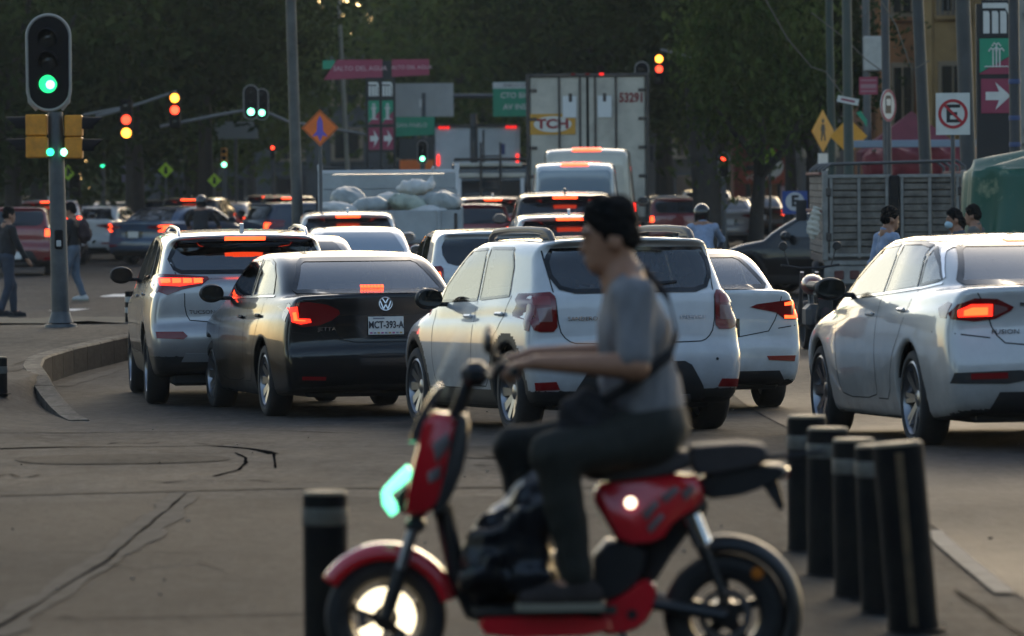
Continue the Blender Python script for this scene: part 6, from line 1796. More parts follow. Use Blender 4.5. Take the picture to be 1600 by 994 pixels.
for px, py, wpx, s in ((58, 213, 33, -1), (116, 214, 27, 1)):
    c = L_(px, py)
    for k in (-1, 1):
        b = MB(); b.box((c.x, c.y - .02, c.z + k * .14), (wpx * S61, .24, .272), .015); hx = b.build('side_head', SORANGE, tl)
        v = MB(); vs = []; n = 12
        for i in range(n + 1):
            a = R(-20 + 220 * i / n); vs += [(c.x + s * wpx * S61 * .5, c.y - .02 + .115 * math.cos(a), c.z + k * .14 + .115 * math.sin(a)), (c.x + s * (wpx * S61 * .5 + .26 * (.5 + .5 * max(0, math.sin(a)))), c.y - .02 + .11 * math.cos(a), c.z + k * .14 + .11 * math.sin(a))]
        v.add(vs, [(2 * i, 2 * i + 2, 2 * i + 3, 2 * i + 1) for i in range(n)]); v.build('visor', HOUS, hx)
    b = MB(); b.cyl((c.x, c.y + .05, c.z), (-.03, 0, c.z), .03, n=8); b.build('side_bracket', HOUS, tl)
for px, py, m in ((102, 238, GREENHOT), (80, 238, GREENDIM)):
    c = L_(px, py); b = MB(); b.lathe([(0, .02), (.035, .015), (.05, 0)], c=(c.x, c.y - .13, c.z), axis=(0, -1, 0), n=16); b.build('pedestrian_lamp', m, tl)
tag(tl, 'near traffic light on grey pole with lit green arrow and orange side heads', 'traffic light', 'traffic lights around the junction')

signal(197, 187, 108, {1: REDDIM, 2: AMBL}, 'hanging signal left of two in the dark trees, amber under faint red', .30, plate=False, arm=[(197, 170), (150, 182)])
signal(273, 172, 112, {0: AMBL, 1: REDL}, 'hanging signal with amber over red at the end of the yellow arm', .28, plate=False, arm=[(276, 143), (210, 165), (130, 180)])
signal(392, 160, 112, {2: GREENHOT}, 'left of the twin green signals on the mast arm', .22, arm=[(385, 172), (340, 180), (250, 198)])
signal(409, 163, 113, {2: GREENHOT}, 'right of the twin green signals on the mast arm', .20, arm=[(408, 172), (450, 190), (600, 215)])
signal(350, 247, 130, {2: GREENHOT}, 'small orange-bodied signal showing green above the dark blue car', .18, plate=False, pole=-.2, housing=SORANGE)
signal(160, 250, 140, {2: GREENDIM}, 'faint green signal far off on the left', .16, plate=False, pole=-.2)
signal(426, 238, 150, {0: REDL}, 'tiny red signal far off left of the orange diamond sign', .14, plate=False, pole=-.2)
signal(660, 238, 116, {2: GREENHOT}, 'green signal with pale border before the orange panel', .155, pole=-.1)
signal(1030, 108, 113, {0: AMBL, 1: REDDIM}, 'hanging amber signal above the right corner of the tall trailer', .24, plate=False, arm=[(1032, 78), (1060, 84), (1090, 96)])
signal(1003, 122, 119, {}, 'unlit signal whose pale rounded top shows over the trailer roof', .22, pole=-.1)
signal(1131, 258, 118, {0: REDL}, 'red signal with pale border near the dark tree trunk on the right', .17, pole=-.1)

# ------------------------------------------------------------------ poles and wires
def pole(px, d, r, label, top=9.0, m=None, lean=0.0, bands=None, name='utility_pole', r1=None):
    x = P(px, 300, d).x; z = gz(x, d)
    root = empty(name, (x, d, z)); root.rotation_euler = (0, R(lean), 0)
    b = MB(); b.cyl((0, 0, -.02), (0, 0, top), r, r1 or r * .8, n=16); b.build('shaft', m or STEEL, root)
    b = MB(); b.lathe([(r * 1.7, 0), (r * 1.7, .03), (r * 1.1, .05), (r * 1.05, .25)], n=16); b.build('base', m or STEEL, root)
    for z_ in bands or []: b = MB(); b.lathe([(r + .002, z_), (r + .004, z_ + .01), (r + .004, z_ + .06), (r + .002, z_ + .07)], n=16); b.build('strap', mat('blue_strap', (.03, .06, .16), .5), root)
    tag(root, label, 'pole', 'poles along the street'); return root
PGREEN = mat('green_pole', (.008, .028, .022), .5, noise=.3, nscale=4)
pole(467, 86, .105, 'weathered steel lamp post rising behind the sack truck cab side', 9, mat('patchy_steel', (.075, .08, .08), .5, metal=.3, noise=.6, nscale=1.2), -1.2)
pole(549, 140, .07, 'thin pale pole beyond the orange diamond sign', 8, mat('pale_pole', (.26, .24, .19), .6, noise=.2, nscale=2), -2.5, r1=.06)
pole(741, 136, .12, 'grey gantry post carrying the green road sign', 3.9, STEEL)
pole(1302, 96, .085, 'dark green pole left of the brighter green one', 9, PGREEN, -.6)
pole(1328, 90, .10, 'green pole with peeled grey patches carrying the yellow arrow sign', 9, mat('peeling_green', (.010, .040, .031), .5, noise=.7, nscale=1.1, alt=(.05, .055, .055)), -.4)
gp = pole(1357, 100, .09, 'grey pole with a white meter box on it', 9, STEEL, -.3)
pole(1389, 88, .085, 'grey pole behind the round bus sign', 9, mat('pole_blue_grey', (.032, .038, .048), .5, noise=.3, nscale=3), -.6)
pole(1455, 84, .115, 'slim slate pole left of the no parking sign', 9, mat('pole_slate', (.026, .032, .036), .5, noise=.3, nscale=3), -2.4)
pole(1519, 82, .145, 'thick slate pole just right of the no parking sign', 9, mat('pole_slate2', (.03, .036, .04), .5, noise=.3, nscale=3), -1.6)
pole(1588, 72.5, .09, 'pole with blue straps right of the metro totem', 9, mat('pole_slate3', (.026, .03, .036), .5, noise=.3, nscale=3), -.3, bands=[2.1, 2.55, 2.95, 3.5])
b = MB(); b.box((.18, -.02, 4.55), (.50, .28, .72), .02); b.build('meter_box', mat('meter_white', (.38, .37, .34), .5, noise=.15), gp)
def wire(pts, d, label, r=.012):
    b = MB(); b.tube([P(a, c, d) for a, c in pts], r, 5); o = b.build('cable', mat('cable_dark', (.10, .09, .07), .7), None); tag(o, label, 'cable')
wire([(1180, -30), (1230, 60), (1268, 105), (1290, 112), (1318, 150)], 91, 'slack pale cable dropping to the street name plate')
wire([(1370, -10), (1400, 40), (1425, 110), (1452, 95)], 80, 'drooping cable between the slate poles')
wire([(1268, 20), (1320, 60), (1352, 92), (1390, 120)], 92, 'thin cable crossing behind the green poles')

# ------------------------------------------------------------------ signs
YEL = mat('sign_yellow', (.66, .29, .018), .5, noise=.12, nscale=6); ORG = mat('sign_orange', (.74, .15, .015), .5, noise=.12, nscale=6); WINE = mat('sign_wine', (.27, .030, .068), .5, noise=.1, nscale=4); SGREEN = mat('sign_green', (.015, .26, .14), .5, noise=.1, nscale=4)
SWHITE = mat('sign_white', (.62, .60, .55), .5, noise=.1, nscale=5); SBLACK = mat('sign_black', (.008, .008, .009), .5); SRED = mat('sign_red', (.40, .014, .022), .5); SBLUE = mat('sign_blue', (.03, .07, .26), .5); FLUO = mat('sign_fluorescent', (.40, .60, .03), .5); SPURPLE = mat('sign_purple', (.14, .09, .42), .5); SGREY = mat('sign_grey', (.36, .35, .32), .6, noise=.12, nscale=2)
def flat(root, name, poly, y0, y1, m, parent=None):
    b = MB(); b.prism(poly, lambda a, c, d: (a, d, c), y0, y1); return b.build(name, m, parent or root, smooth=False)
def circ(r, n=28, cx=0, cy=0, ex=1): return [(cx + ex * r * math.cos(2 * math.pi * i / n), cy + r * math.sin(2 * math.pi * i / n)) for i in range(n)]
def ringp(root, r, w, y, m, name, n=32):
    b = MB(); b.lathe([(r - w, 0), (r, 0), (r, .006), (r - w, .006)], c=(0, y, 0), axis=(0, 1, 0), n=n, closed=True); return b.build(name, m, root, smooth=False)
def sign(px, py, d, label, name='road_sign', rz=0, ry=0, post=True, postm=None, cat='sign', pr=.03):
    c = P(px, py, d); root = empty(name, c); root.rotation_euler = (0, R(ry), R(rz))
    if post:
        b = MB(); b.cyl((0, .05, gz(c.x, d) - c.z), (0, .05, .2), pr, n=10); b.build('post', postm or DARKSTEEL, root)
    tag(root, label, cat); return root
def diamond(r): return [(0, -r), (r, 0), (0, r), (-r, 0)]

s = sign(500, 200, 78, 'orange diamond road works sign with a violet arrow figure')
flat(s, 'board', diamond(.30), 0, .012, ORG); flat(s, 'border', diamond(.285), -.003, 0, SBLACK); flat(s, 'face', diamond(.272), -.006, -.003, ORG)
flat(s, 'symbol', [(-.13, -.14), (-.05, -.05), (-.045, .10), (0, .20), (.045, .10), (.05, -.05), (.13, -.14), (.04, -.12), (0, -.22), (-.04, -.12)], -.010, -.006, SPURPLE)
s = sign(1489, 178, 66.5, 'square white no parking sign with red ring and crossed E')
flat(s, 'board', [(-.235, -.29), (.235, -.29), (.235, .29), (-.235, .29)], 0, .015, SWHITE)
flat(s, 'letter_E', [(-.09, -.12), (.10, -.12), (.10, -.075), (-.04, -.075), (-.04, -.02), (.06, -.02), (.06, .025), (-.04, .025), (-.04, .085), (.10, .085), (.10, .13), (-.09, .13)], -.004, 0, SBLACK)
ringp(s, .205, .042, -.008, SRED, 'ring'); flat(s, 'slash', [(-.145, .125), (-.120, .15), (.150, -.12), (.125, -.145)], -.011, -.005, SRED)
s = sign(1388, 165, 80, 'narrow-looking round bus sign turned away, wine ring on white', rz=58)
flat(s, 'board', circ(.27), 0, .012, SWHITE); ringp(s, .27, .045, -.008, WINE, 'ring')
flat(s, 'symbol', [(-.10, -.13), (.10, -.13), (.10, .14), (.07, .17), (-.07, .17), (-.10, .14)], -.005, 0, SBLACK); flat(s, 'symbol_window', [(-.075, .0), (.075, .0), (.075, .11), (-.075, .11)], -.008, -.005, SWHITE)
s = sign(1357, 134, 93, 'small wine coloured information plate on the grey pole', post=False)
flat(s, 'board', [(-.18, -.17), (.18, -.17), (.18, .17), (-.18, .17)], 0, .012, WINE)
flat(s, 'text_bar', [(-.15, -.05), (.15, -.05), (.15, .03), (-.15, .03)], -.004, 0, mat('wine_light', (.30, .16, .18), .5)); flat(s, 'text_line', [(-.15, .09), (.15, .09), (.15, .12), (-.15, .12)], -.004, 0, MATS['wine_light']); flat(s, 'text_line', [(-.15, -.12), (.15, -.12), (.15, -.09), (-.15, -.09)], -.004, 0, MATS['wine_light'])
s = sign(1325, 157, 89, 'tilted white street name plate hanging on the peeling green pole', ry=12, post=False)
flat(s, 'board', [(-.20, -.06), (.20, -.06), (.20, .06), (-.20, .06)], 0, .012, SWHITE); flat(s, 'text_line', [(-.13, -.02), (.13, -.02), (.13, .02), (-.13, .02)], -.003, 0, WINE)
s = sign(1286, 205, 95, 'yellow pedestrian diamond half turned away by the dark trunk', rz=55)
flat(s, 'board', diamond(.42), 0, .012, YEL); flat(s, 'symbol', [(-.05, -.2), (.0, -.02), (.06, -.2), (.1, -.18), (.05, .05), (.1, .0), (.05, .14), (-.05, .14), (-.1, .0), (-.06, .02), (-.09, -.18)], -.005, 0, SBLACK); flat(s, 'symbol_head', circ(.045, 14, 0, .20), -.005, 0, SBLACK)
flat(s, 'lower_plate', [(-.18, -.78), (.18, -.78), (.18, -.44), (-.18, -.44)], 0, .012, SWHITE)
s = sign(1326, 213, 92, 'yellow diamond curve sign crossed by the green pole', postm=DARKSTEEL)
flat(s, 'board', diamond(.36), 0, .012, YEL); flat(s, 'symbol', [(-.02, -.22), (.05, -.20), (.03, .0), (.10, .14), (.02, .08), (-.04, .0)], -.005, 0, SBLACK)
s = sign(1345, 189, 94, 'small green flag-like plate beside the green pole', post=False); flat(s, 'board', [(-.09, .16), (.12, -.12), (.12, .02), (.0, .2)], 0, .012, SGREEN)
s = sign(1242, 315, 95, 'blue parking sign with black E in a white disc')
flat(s, 'board', [(-.25, -.25), (.25, -.25), (.25, .21), (-.25, .21)], 0, .012, SBLUE); flat(s, 'disc', circ(.185), -.005, 0, mat('sign_disc', (.5, .5, .5), .5)); 
lettering('E', .30, SBLACK, s, (0, -.009, .0), bold=.012, name='letter')
s = sign(1203, 245, 110, 'bright yellow-green diamond sign near the red shopfront'); flat(s, 'board', [(-.16, -.08), (-.03, -.22), (.17, .05), (.04, .22)], 0, .012, FLUO); flat(s, 'symbol', [(-.03, -.1), (.03, -.1), (.05, .08), (-.02, .1)], -.005, 0, SBLACK)
for px, py, lb in ((106, 270, 'yellow-green crossing sign peeping out right of the traffic light pole'), (259, 266, 'yellow-green crossing sign under the amber signal'), (335, 282, 'yellow-green crossing sign pair above the dark blue car')):
    s = sign(px, py, 135, lb); flat(s, 'board', diamond(.22 if px != 335 else .20), 0, .012, FLUO)
    flat(s, 'symbol', [(-.05, -.1), (.05, -.1), (.03, .1), (-.03, .1)], -.005, 0, SBLACK)
s = sign(203, 272, 128, 'small purple-grey notice board on a post among the left trees'); flat(s, 'board', [(-.22, -.22), (.22, -.22), (.22, .22), (-.22, .22)], 0, .012, mat('notice_violet', (.11, .10, .15), .6)); ringp(s, .13, .03, -.006, SGREY, 'ring')
s = sign(662, 156, 142, 'blank grey back of a billboard beside the metro totem', 'billboard', cat='billboard', pr=.08); flat(s, 'board', [(-.88, -.50), (.88, -.50), (.88, .49), (-.88, .49)], 0, .06, SGREY); flat(s, 'mark', [(-.13, -.22), (-.01, -.22), (-.01, .02), (-.13, .02)], -.004, 0, SWHITE)
s = sign(649, 198, 138, 'green direction sign under the grey billboard', pr=.05); flat(s, 'board', [(-.55, -.28), (.55, -.24), (.55, .28), (-.55, .28)], 0, .03, SGREEN); lettering('SAN PABLO', .17, SWHITE, s, (-.10, -.006, .04))
s = sign(651, 262, 136, 'orange panel low behind the green signal', 'hoarding', cat='panel'); flat(s, 'board', [(-.48, -.30), (.48, -.30), (.48, .22), (-.48, .22)], 0, .04, ORG); flat(s, 'upper_board', [(-.48, .24), (.48, .24), (.48, .82), (-.48, .82)], 0, .04, mat('hoarding_dark', (.035, .04, .04), .6))
s = sign(815, 155, 134, 'big green road sign half hidden behind the tall trailer', pr=.08, post=False)
flat(s, 'board', [(-.80, -.48), (.80, -.48), (.80, .48), (-.80, .48)], 0, .04, SGREEN); flat(s, 'top_band', [(-.80, .30), (.80, .30), (.80, .475), (-.80, .475)], -.004, 0, SWHITE)
lettering('ANILLO DE CIRC', .13, SBLACK, s, (-.02, -.008, .385)); lettering('CTO BICENT', .21, SWHITE, s, (.02, -.006, .10), bold=.004); lettering('AV INSURG', .21, SWHITE, s, (.02, -.006, -.22), bold=.004)
b = MB(); q = P(708, 150, 134.3); q2_ = P(900, 150, 134.3); b.tube([q, q2_], .06, 8); o = b.build('gantry_beam', STEEL); tag(o, 'horizontal grey gantry beam behind the green road sign', 'beam')
s = sign(368, 203, 150, 'pale blank panel behind the left mast arm', 'hoarding', cat='panel', pr=.05); flat(s, 'board', [(-.70, -.28), (.70, -.28), (.70, .26), (-.70, .26)], 0, .05, mat('panel_pale', (.22, .22, .20), .6))

def metro_panel(root, x0, x1, z0, z1, kind, y=0.0, dim=1.0):
    w, h = x1 - x0, z1 - z0; cx, cz = (x0 + x1) / 2, (z0 + z1) / 2
    T = lambda pts: [(cx + a * w, cz + c * h) for a, c in pts]
    if kind == 'M':
        flat(root, 'logo_back', T([(-.5, -.5), (.5, -.5), (.5, .5), (-.5, .5)]), y, y + .01, SBLACK)
        arch = [(-.46, .28), (-.46, .42), (.30, .42), (.44, .32), (.46, .15), (.46, -.40), (.36, -.40), (.36, .12), (.26, .28)]
        flat(root, 'logo_arch', T(arch), y - .006, y, SWHITE)
        for a in (-.44, -.16, .10): flat(root, 'logo_bar', T([(a, -.40), (a + .20, -.40), (a + .20, .12), (a + .17, .20), (a, .20)]), y - .006, y, SWHITE)
    elif kind == 'F':
        flat(root, 'panel_green', T([(-.5, -.46), (.5, .06), (.5, .5), (-.5, .5)]), y, y + .01, SGREEN); flat(root, 'panel_wine', T([(-.5, -.5), (.5, -.5), (.5, .04), (-.5, -.48)]), y, y + .012, WINE)
        b = MB()
        for a in (-.10, 0, .10):
            tp = .32 if a == 0 else .18
            b.tube([(cx + a * w, y - .006, cz - .28 * h), (cx + a * w, y - .006, cz + tp * h)], .012, 5)
            for sg in (-1, 1): b.tube([(cx + a * w, y - .006, cz + tp * h), (cx + (a + sg * .06) * w, y - .006, cz + (tp + .05) * h), (cx + (a + sg * .13) * w, y - .006, cz + (tp - .04) * h)], .014, 5)
        b.tube([(cx + (-.36 + .06 * i) * w, y - .006, cz + (-.30 + .02 * (i % 2)) * h) for i in range(13)], .011, 5)
        b.build('fountain_symbol', SWHITE, root)
    else:
        flat(root, 'panel_wine', T([(-.5, -.5), (.5, -.5), (.5, .5), (-.5, .5)]), y, y + .01, WINE)
        flat(root, 'arrow', T([(-.36, -.12), (.06, -.12), (-.06, -.40), (.42, .0), (-.06, .40), (.06, .12), (-.36, .12)]), y - .006, y, SWHITE)
mt = empty('metro_totem', (P(1556, 300, 75).x, 75, gz(8, 75)))
tz = lambda py: P(1556, py, 75).z - mt.location.z
part('frame', SBLACK, mt, [((0, .08, 2.4), (.58, .12, 4.8))], .01)
metro_panel(mt, -.21, .28, tz(58), tz(0), 'M'); metro_panel(mt, -.24, .28, tz(116), tz(60), 'F'); metro_panel(mt, -.22, .28, tz(177), tz(123), 'A')
tag(mt, 'black metro totem on the right with logo, fountain pictogram and white arrow', 'sign')
mf = empty('metro_totem', (P(596, 300, 112).x, 112, gz(-3, 112)))
fz = lambda py: P(596, py, 112).z - mf.location.z
part('frame', SBLACK, mf, [((x, .05, (fz(262) + fz(122)) / 2), (.05, .10, fz(122) - fz(262))) for x in (-.32, 0, .32)] + [((0, .05, fz(py)), (.66, .09, .05)) for py in (123, 155, 197, 236)], .005)
for x0, x1 in ((-.29, -.03), (.03, .29)):
    metro_panel(mf, x0, x1, fz(153), fz(126), 'M', .03); metro_panel(mf, x0, x1, fz(194), fz(157), 'F', .03); metro_panel(mf, x0, x1, fz(234), fz(199), 'A', .03)
for x in (-.2, .02, .2): part('leg', SBLACK, mf, [((x, .05, fz(262) / 2), (.06, .08, fz(262)))], .005)
tag(mf, 'freestanding metro totem with two columns of pictograms in the distance', 'sign')
wg = empty('metro_name_sign', (P(592, 107, 112.6).x, 112.6, P(592, 107, 112.6).z))
flat(wg, 'left_board', [(-1.30, -.26), (-.98, .21), (.08, .21), (.08, -.21)], 0, .06, WINE); flat(wg, 'right_board', [(.30, -.20), (1.18, -.16), (1.18, .21), (.30, .21)], .1, .16, WINE)
lettering('SALTO DEL AGUA', .155, mat('wine_text', (.55, .36, .38), .5), wg, (-.44, -.005, .0)); lettering('SALTO DEL AGUA', .125, MATS['wine_text'], wg, (.74, .095, .02))
flat(wg, 'green_corner', [(-1.32, .0), (-1.10, .0), (-1.02, .20), (-1.32, .20)], .03, .07, SGREEN)
part('support', SBLACK, wg, [((.18, .12, -.02), (.22, .1, .40))])
tag(wg, 'wine red metro station name boards above the distant totem', 'sign')

# ------------------------------------------------------------------ stalls, tarpaulin, buildings
TARP = mat('green_tarpaulin', (.30, .33, .20), .5, noise=.5, nscale=1.3, alt=(.010, .085, .052), bump=.5, bscale=5)
for e_, p_ in zip([n for n in TARP.node_tree.nodes if n.type == 'VALTORGB'][0].color_ramp.elements, (.60, .70)): e_.position = p_
tv, tf = [], []
NU, NV = 150, 26
def tarp_pt(u, v):
    """u once round the load, v from the ridge (0) over the edge (.4) down to the hem (1)."""
    a = 2 * math.pi * u; ca, sa = math.cos(a), math.sin(a); sq = (abs(ca) ** 9 + abs(sa) ** 9) ** (-1 / 9)
    ex, ey = 1.55 * ca * sq, 1.0 * sa * sq
    if v < .4:
        t = v / .4; w_ = .11 * math.sin(ex * 3.1 + ey * 5) * t - .10 * math.sin(3.1 * t)
        return (ex * t, ey * t, 2.62 - .30 * t ** 2.2 - .12 * (ex < 0) * t * abs(ca) + w_)
    t = (v - .4) / .6
    f = (.16 * math.sin(u * 70 + 2.5 * math.sin(u * 19)) + .10 * math.sin(u * 37 + t * 2.2) + .03 * math.sin(u * 170)) * (.18 + .82 * t ** .7) + .06 * math.sin(t * 5 + u * 17) * t
    k_ = 1 + f / max(.6, math.hypot(ex, ey)) + .06 * t
    return (ex * k_, ey * k_, 2.32 - .12 * (ex < 0) * abs(ca) - (1.55 + .12 * math.sin(u * 31)) * t)
for j_ in range(NV + 1):
    for i_ in range(NU): tv.append(tarp_pt(i_ / NU, j_ / NV))
for j_ in range(NV):
    for i_ in range(NU): tf.append((j_ * NU + i_, j_ * NU + (i_ + 1) % NU, (j_ + 1) * NU + (i_ + 1) % NU, (j_ + 1) * NU + i_))
o = obj('tarpaulin', make_mesh('tarpaulin', tv, tf, TARP)); o.location = (P(1515, 300, 64).x + 1.62, 64.6, gz(7, 64)); md = o.modifiers.new('thick', 'SOLIDIFY'); md.thickness = .012
part('covered_load', RUST, None, [((0, 0, 1.0), (2.6, 1.6, 1.9))], .05).location = o.location
tag(bpy.context.scene.objects['covered_load'], 'dark load underneath the green tarpaulin at the right edge', 'load')
tag(o, 'rumpled green and cream tarpaulin draped over a stall at the right edge', 'tarpaulin')
st1 = empty('market_stall', (P(1425, 300, 100).x, 100, gz(8, 100)))
b = MB(); b.add([(-1.1, -.8, 2.5), (1.1, -.8, 2.5), (1.1, .8, 2.5), (-1.1, .8, 2.5), (0, 0, 3.35), (-1.1, -.8, 2.3), (1.1, -.8, 2.3), (1.1, .8, 2.3), (-1.1, .8, 2.3)], [(0, 1, 4), (1, 2, 4), (2, 3, 4), (3, 0, 4), (5, 6, 1, 0), (6, 7, 2, 1), (7, 8, 3, 2), (8, 5, 0, 3)]); b.build('canopy', mat('wine_canvas', (.14, .022, .035), .8, noise=.3, nscale=2), st1, smooth=False)
for x in (-1.05, 1.05):
    for y in (-.75, .75): part('stall_post', STEEL, st1, [((x, y, 1.2), (.05, .05, 2.4))])
part('counter', RUST, st1, [((0, 0, .5), (2.0, 1.2, 1.0))]); tag(st1, 'market stall with pointed wine red canopy behind the slim slate pole', 'stall')
st2 = empty('market_stall', (P(1445, 300, 92).x, 92, gz(8, 92)))
F = Field((-1.5, -.9, -.5), (1.5, .9, .6), .07); F.box((0, 0, 0), (1.15, .6, .30), .2, .2).ell((.1, 0, .28), (.8, .5, .12), .15); F.noise(.03, 5, 8); V, Q = F.mesh(); o = obj('red_cover', make_mesh('red_cover', V, Q, mat('red_canvas', (.16, .014, .022), .7, noise=.3, nscale=2)), st2, (0, 0, 2.2))
for x in (-1.0, 1.0): part('stall_post', STEEL, st2, [((x, 0, 1.0), (.06, .06, 2.0))])
part('counter', RUST, st2, [((0, .2, .5), (2.1, .8, 1.0))]); part('blue_beam', mat('pale_blue_beam', (.20, .25, .31), .5), st2, [((-.1, -.75, 2.62), (2.9, .10, .14))]); part('awning_arm', STEEL, st2, [((x, -.38, 2.5), (.04, .75, .05)) for x in (-1.0,)])
tag(st2, 'stall with red cover and pale blue beam above the stake truck', 'stall')

def building(name, x0, x1, y0, dep, h, m, label, cols, rows, wm, bal=False, pil=None, z0=3.4):
    root = empty(name, ((x0 + x1) / 2, y0, gz(0, y0))); W_ = x1 - x0
    part('wall', m, root, [((0, dep / 2, h / 2), (W_, dep, h))], .02)
    part('cornice', m, root, [((0, dep / 2 - .05, h - .25), (W_ + .3, dep + .3, .3))], .05); part('string_course', m, root, [((0, -.04, z0 - .5), (W_ + .06, .18, .16))], .03)
    for r_ in range(rows):
        for c_ in range(cols):
            wx = -W_ / 2 + W_ * (c_ + .5) / cols; wz = z0 + r_ * 3.0
            f = part('window', mat('window_surround', (.22, .16, .10), .7), root, [((wx, -.03, wz + .75), (W_ / cols * .56, .12, 1.8))], .02)
            part('pane', GLASSOPAQUE, f, [((wx, -.10, wz + .75), (W_ / cols * .42, .04, 1.55))])
            part('glazing_bar', mat('window_surround', (0, 0, 0)), f, [((wx, -.125, wz + .75), (.05, .02, 1.55))])
            part('sill', m, f, [((wx, -.10, wz - .2), (W_ / cols * .64, .25, .10))])
            if bal:
                for k_ in range(7): part('balcony_bar', DARKSTEEL, f, [((wx - W_ / cols * .3 + k_ * W_ / cols * .1, -.32, wz + .25), (.025, .025, .8))], 0)
                part('balcony_rail', DARKSTEEL, f, [((wx, -.32, wz + .66), (W_ / cols * .62, .03, .04))], 0)
    if pil:
        for k_ in range(pil + 1): part('pilaster', m, root, [((-W_ / 2 + W_ * k_ / pil, -.05, h / 2), (.35, .2, h))], .03)
    for c_ in range(cols):
        wx = -W_ / 2 + W_ * (c_ + .5) / cols; d_ = part('shop_door', TRIM, root, [((wx, -.03, 1.25), (W_ / cols * .6, .14, 2.5))], .02); part('door_glass', GLASSOPAQUE, d_, [((wx, -.11, 1.3), (W_ / cols * .45, .03, 2.0))])
    tag(root, label, 'building'); return root
OCHRE = mat('ochre_stucco', (.31, .19, .075), .85, noise=.25, nscale=1.2); TERRA = mat('terracotta_stucco', (.29, .12, .045), .85, noise=.25, nscale=1.5); GREYST = mat('grey_stucco', (.26, .25, .22), .85, noise=.2, nscale=1.2)
building('building', 9.9, 11.0, 128, 14, 13, TERRA, 'terracotta building front between the grey poles on the right', 1, 3, None, False, 1)
building('building', 11.0, 12.4, 127, 14, 14, OCHRE, 'ochre building with dark balcony bars left of the metro totem', 1, 3, None, True, 1)
building('building', 12.6, 34, 125, 14, 12, GREYST, 'pale grey building at the right edge behind the strapped pole', 5, 3, None, False, 5)
sh = building('shop', 8.0, 10.1, 172, 10, 5.0, mat('shop_red', (.20, .03, .02), .7, noise=.2), 'small red shopfront with white round sign under the tree', 1, 1, None)
flat(sh, 'round_sign', circ(.40, 24, .3, 2.45), -.22, -.14, SWHITE); flat(sh, 'fascia', [(-.9, 1.85), (.9, 1.85), (.9, 2.3), (-.9, 2.3)], -.20, -.12, mat('fascia_red', (.30, .04, .015), .5)); lettering('FONDA', .30, SWHITE, sh, (-.1, -.21, 2.07))
flat(sh, 'pink_banner', [(.55, .7), (1.25, .7), (1.2, 1.7), (.6, 1.75)], -.26, -.22, mat('banner_pink', (.34, .22, .23), .6))
building('building', -60, -22, 190, 12, 11, mat('dark_stucco', (.05, .05, .048), .9, noise=.3, nscale=1), 'long dark building far behind the left trees', 9, 3, None)
building('building', -20, -1, 262, 12, 9, mat('slate_stucco', (.06, .065, .07), .9, noise=.3, nscale=1), 'low slate building closing the street in the distance', 6, 2, None)
building('building', 1, 30, 268, 12, 9, mat('brown_stucco', (.05, .042, .036), .9, noise=.3, nscale=1), 'brown building closing the street behind the trailer', 8, 2, None)

# ------------------------------------------------------------------ trees
def leaf_mat(name, c0, c1):
    if name in MATS: return MATS[name]
    m = bpy.data.materials.new(name); m.use_nodes = True; nt = m.node_tree; nt.nodes.clear(); L = nt.links.new
    o = nt.nodes.new('ShaderNodeOutputMaterial'); d = nt.nodes.new('ShaderNodeBsdfDiffuse'); t = nt.nodes.new('ShaderNodeBsdfTranslucent'); mx = nt.nodes.new('ShaderNodeMixShader'); mx.inputs[0].default_value = .3
    tc = nt.nodes.new('ShaderNodeTexCoord'); nz = nt.nodes.new('ShaderNodeTexNoise'); nz.inputs['Scale'].default_value = .9; nz.inputs['Detail'].default_value = 5
    rp = nt.nodes.new('ShaderNodeValToRGB'); rp.color_ramp.elements[0].position = .35; rp.color_ramp.elements[1].position = .65; rp.color_ramp.elements[0].color = (*c0, 1); rp.color_ramp.elements[1].color = (*c1, 1)
    L(tc.outputs['Object'], nz.inputs['Vector']); L(nz.outputs['Fac'], rp.inputs['Fac']); L(rp.outputs['Color'], d.inputs['Color']); L(rp.outputs['Color'], t.inputs['Color'])
    L(d.outputs[0], mx.inputs[1]); L(t.outputs[0], mx.inputs[2]); L(mx.outputs[0], o.inputs['Surface']); MATS[name] = m; return m
LEAF_D = leaf_mat('leaves_dark', (.017, .026, .010), (.046, .060, .022)); LEAF_M = leaf_mat('leaves_mid', (.032, .048, .015), (.080, .102, .034)); LEAF_L = leaf_mat('leaves_fresh', (.034, .054, .014), (.090, .116, .034))
BARK = mat('bark', (.030, .025, .020), .9, noise=.4, nscale=5, bump=.6, bscale=12)
def crown_mesh(seed, rx, rz, n_cl, n_lf, lf, droop=0.0, m=None, ry=None):
    r = np.random.default_rng(seed); ry = ry or rx
    d = r.normal(size=(n_cl, 3)); d /= np.linalg.norm(d, axis=1, keepdims=True)
    c = d * (r.uniform(.25, 1, (n_cl, 1)) ** .5) * np.array([rx, ry, rz]) * (1 + .18 * np.sin(d[:, :1] * 5 + seed) + .12 * np.sin(d[:, 2:] * 9))
    cs_ = r.uniform(.45, 1.0, n_cl) * rx * .24
    pos = np.repeat(c, n_lf, 0) + r.normal(size=(n_cl * n_lf, 3)) * np.repeat(cs_, n_lf)[:, None] * np.array([1, 1, .75 + droop])
    N = len(pos); a = r.normal(size=(N, 3)); a /= np.linalg.norm(a, axis=1, keepdims=True); b_ = np.cross(a, r.normal(size=(N, 3))); b_ /= np.linalg.norm(b_, axis=1, keepdims=True)
    if droop: a[:, 2] -= droop; a /= np.linalg.norm(a, axis=1, keepdims=True)
    s = (lf * r.uniform(.6, 1.3, N))[:, None]
    v = np.stack([pos - a * s, pos + b_ * s * .45, pos + a * s, pos - b_ * s * .45], 1).reshape(-1, 3)
    f = np.arange(N * 4).reshape(-1, 4)
    return make_mesh('crown', v, f, m or LEAF_D, None, False)
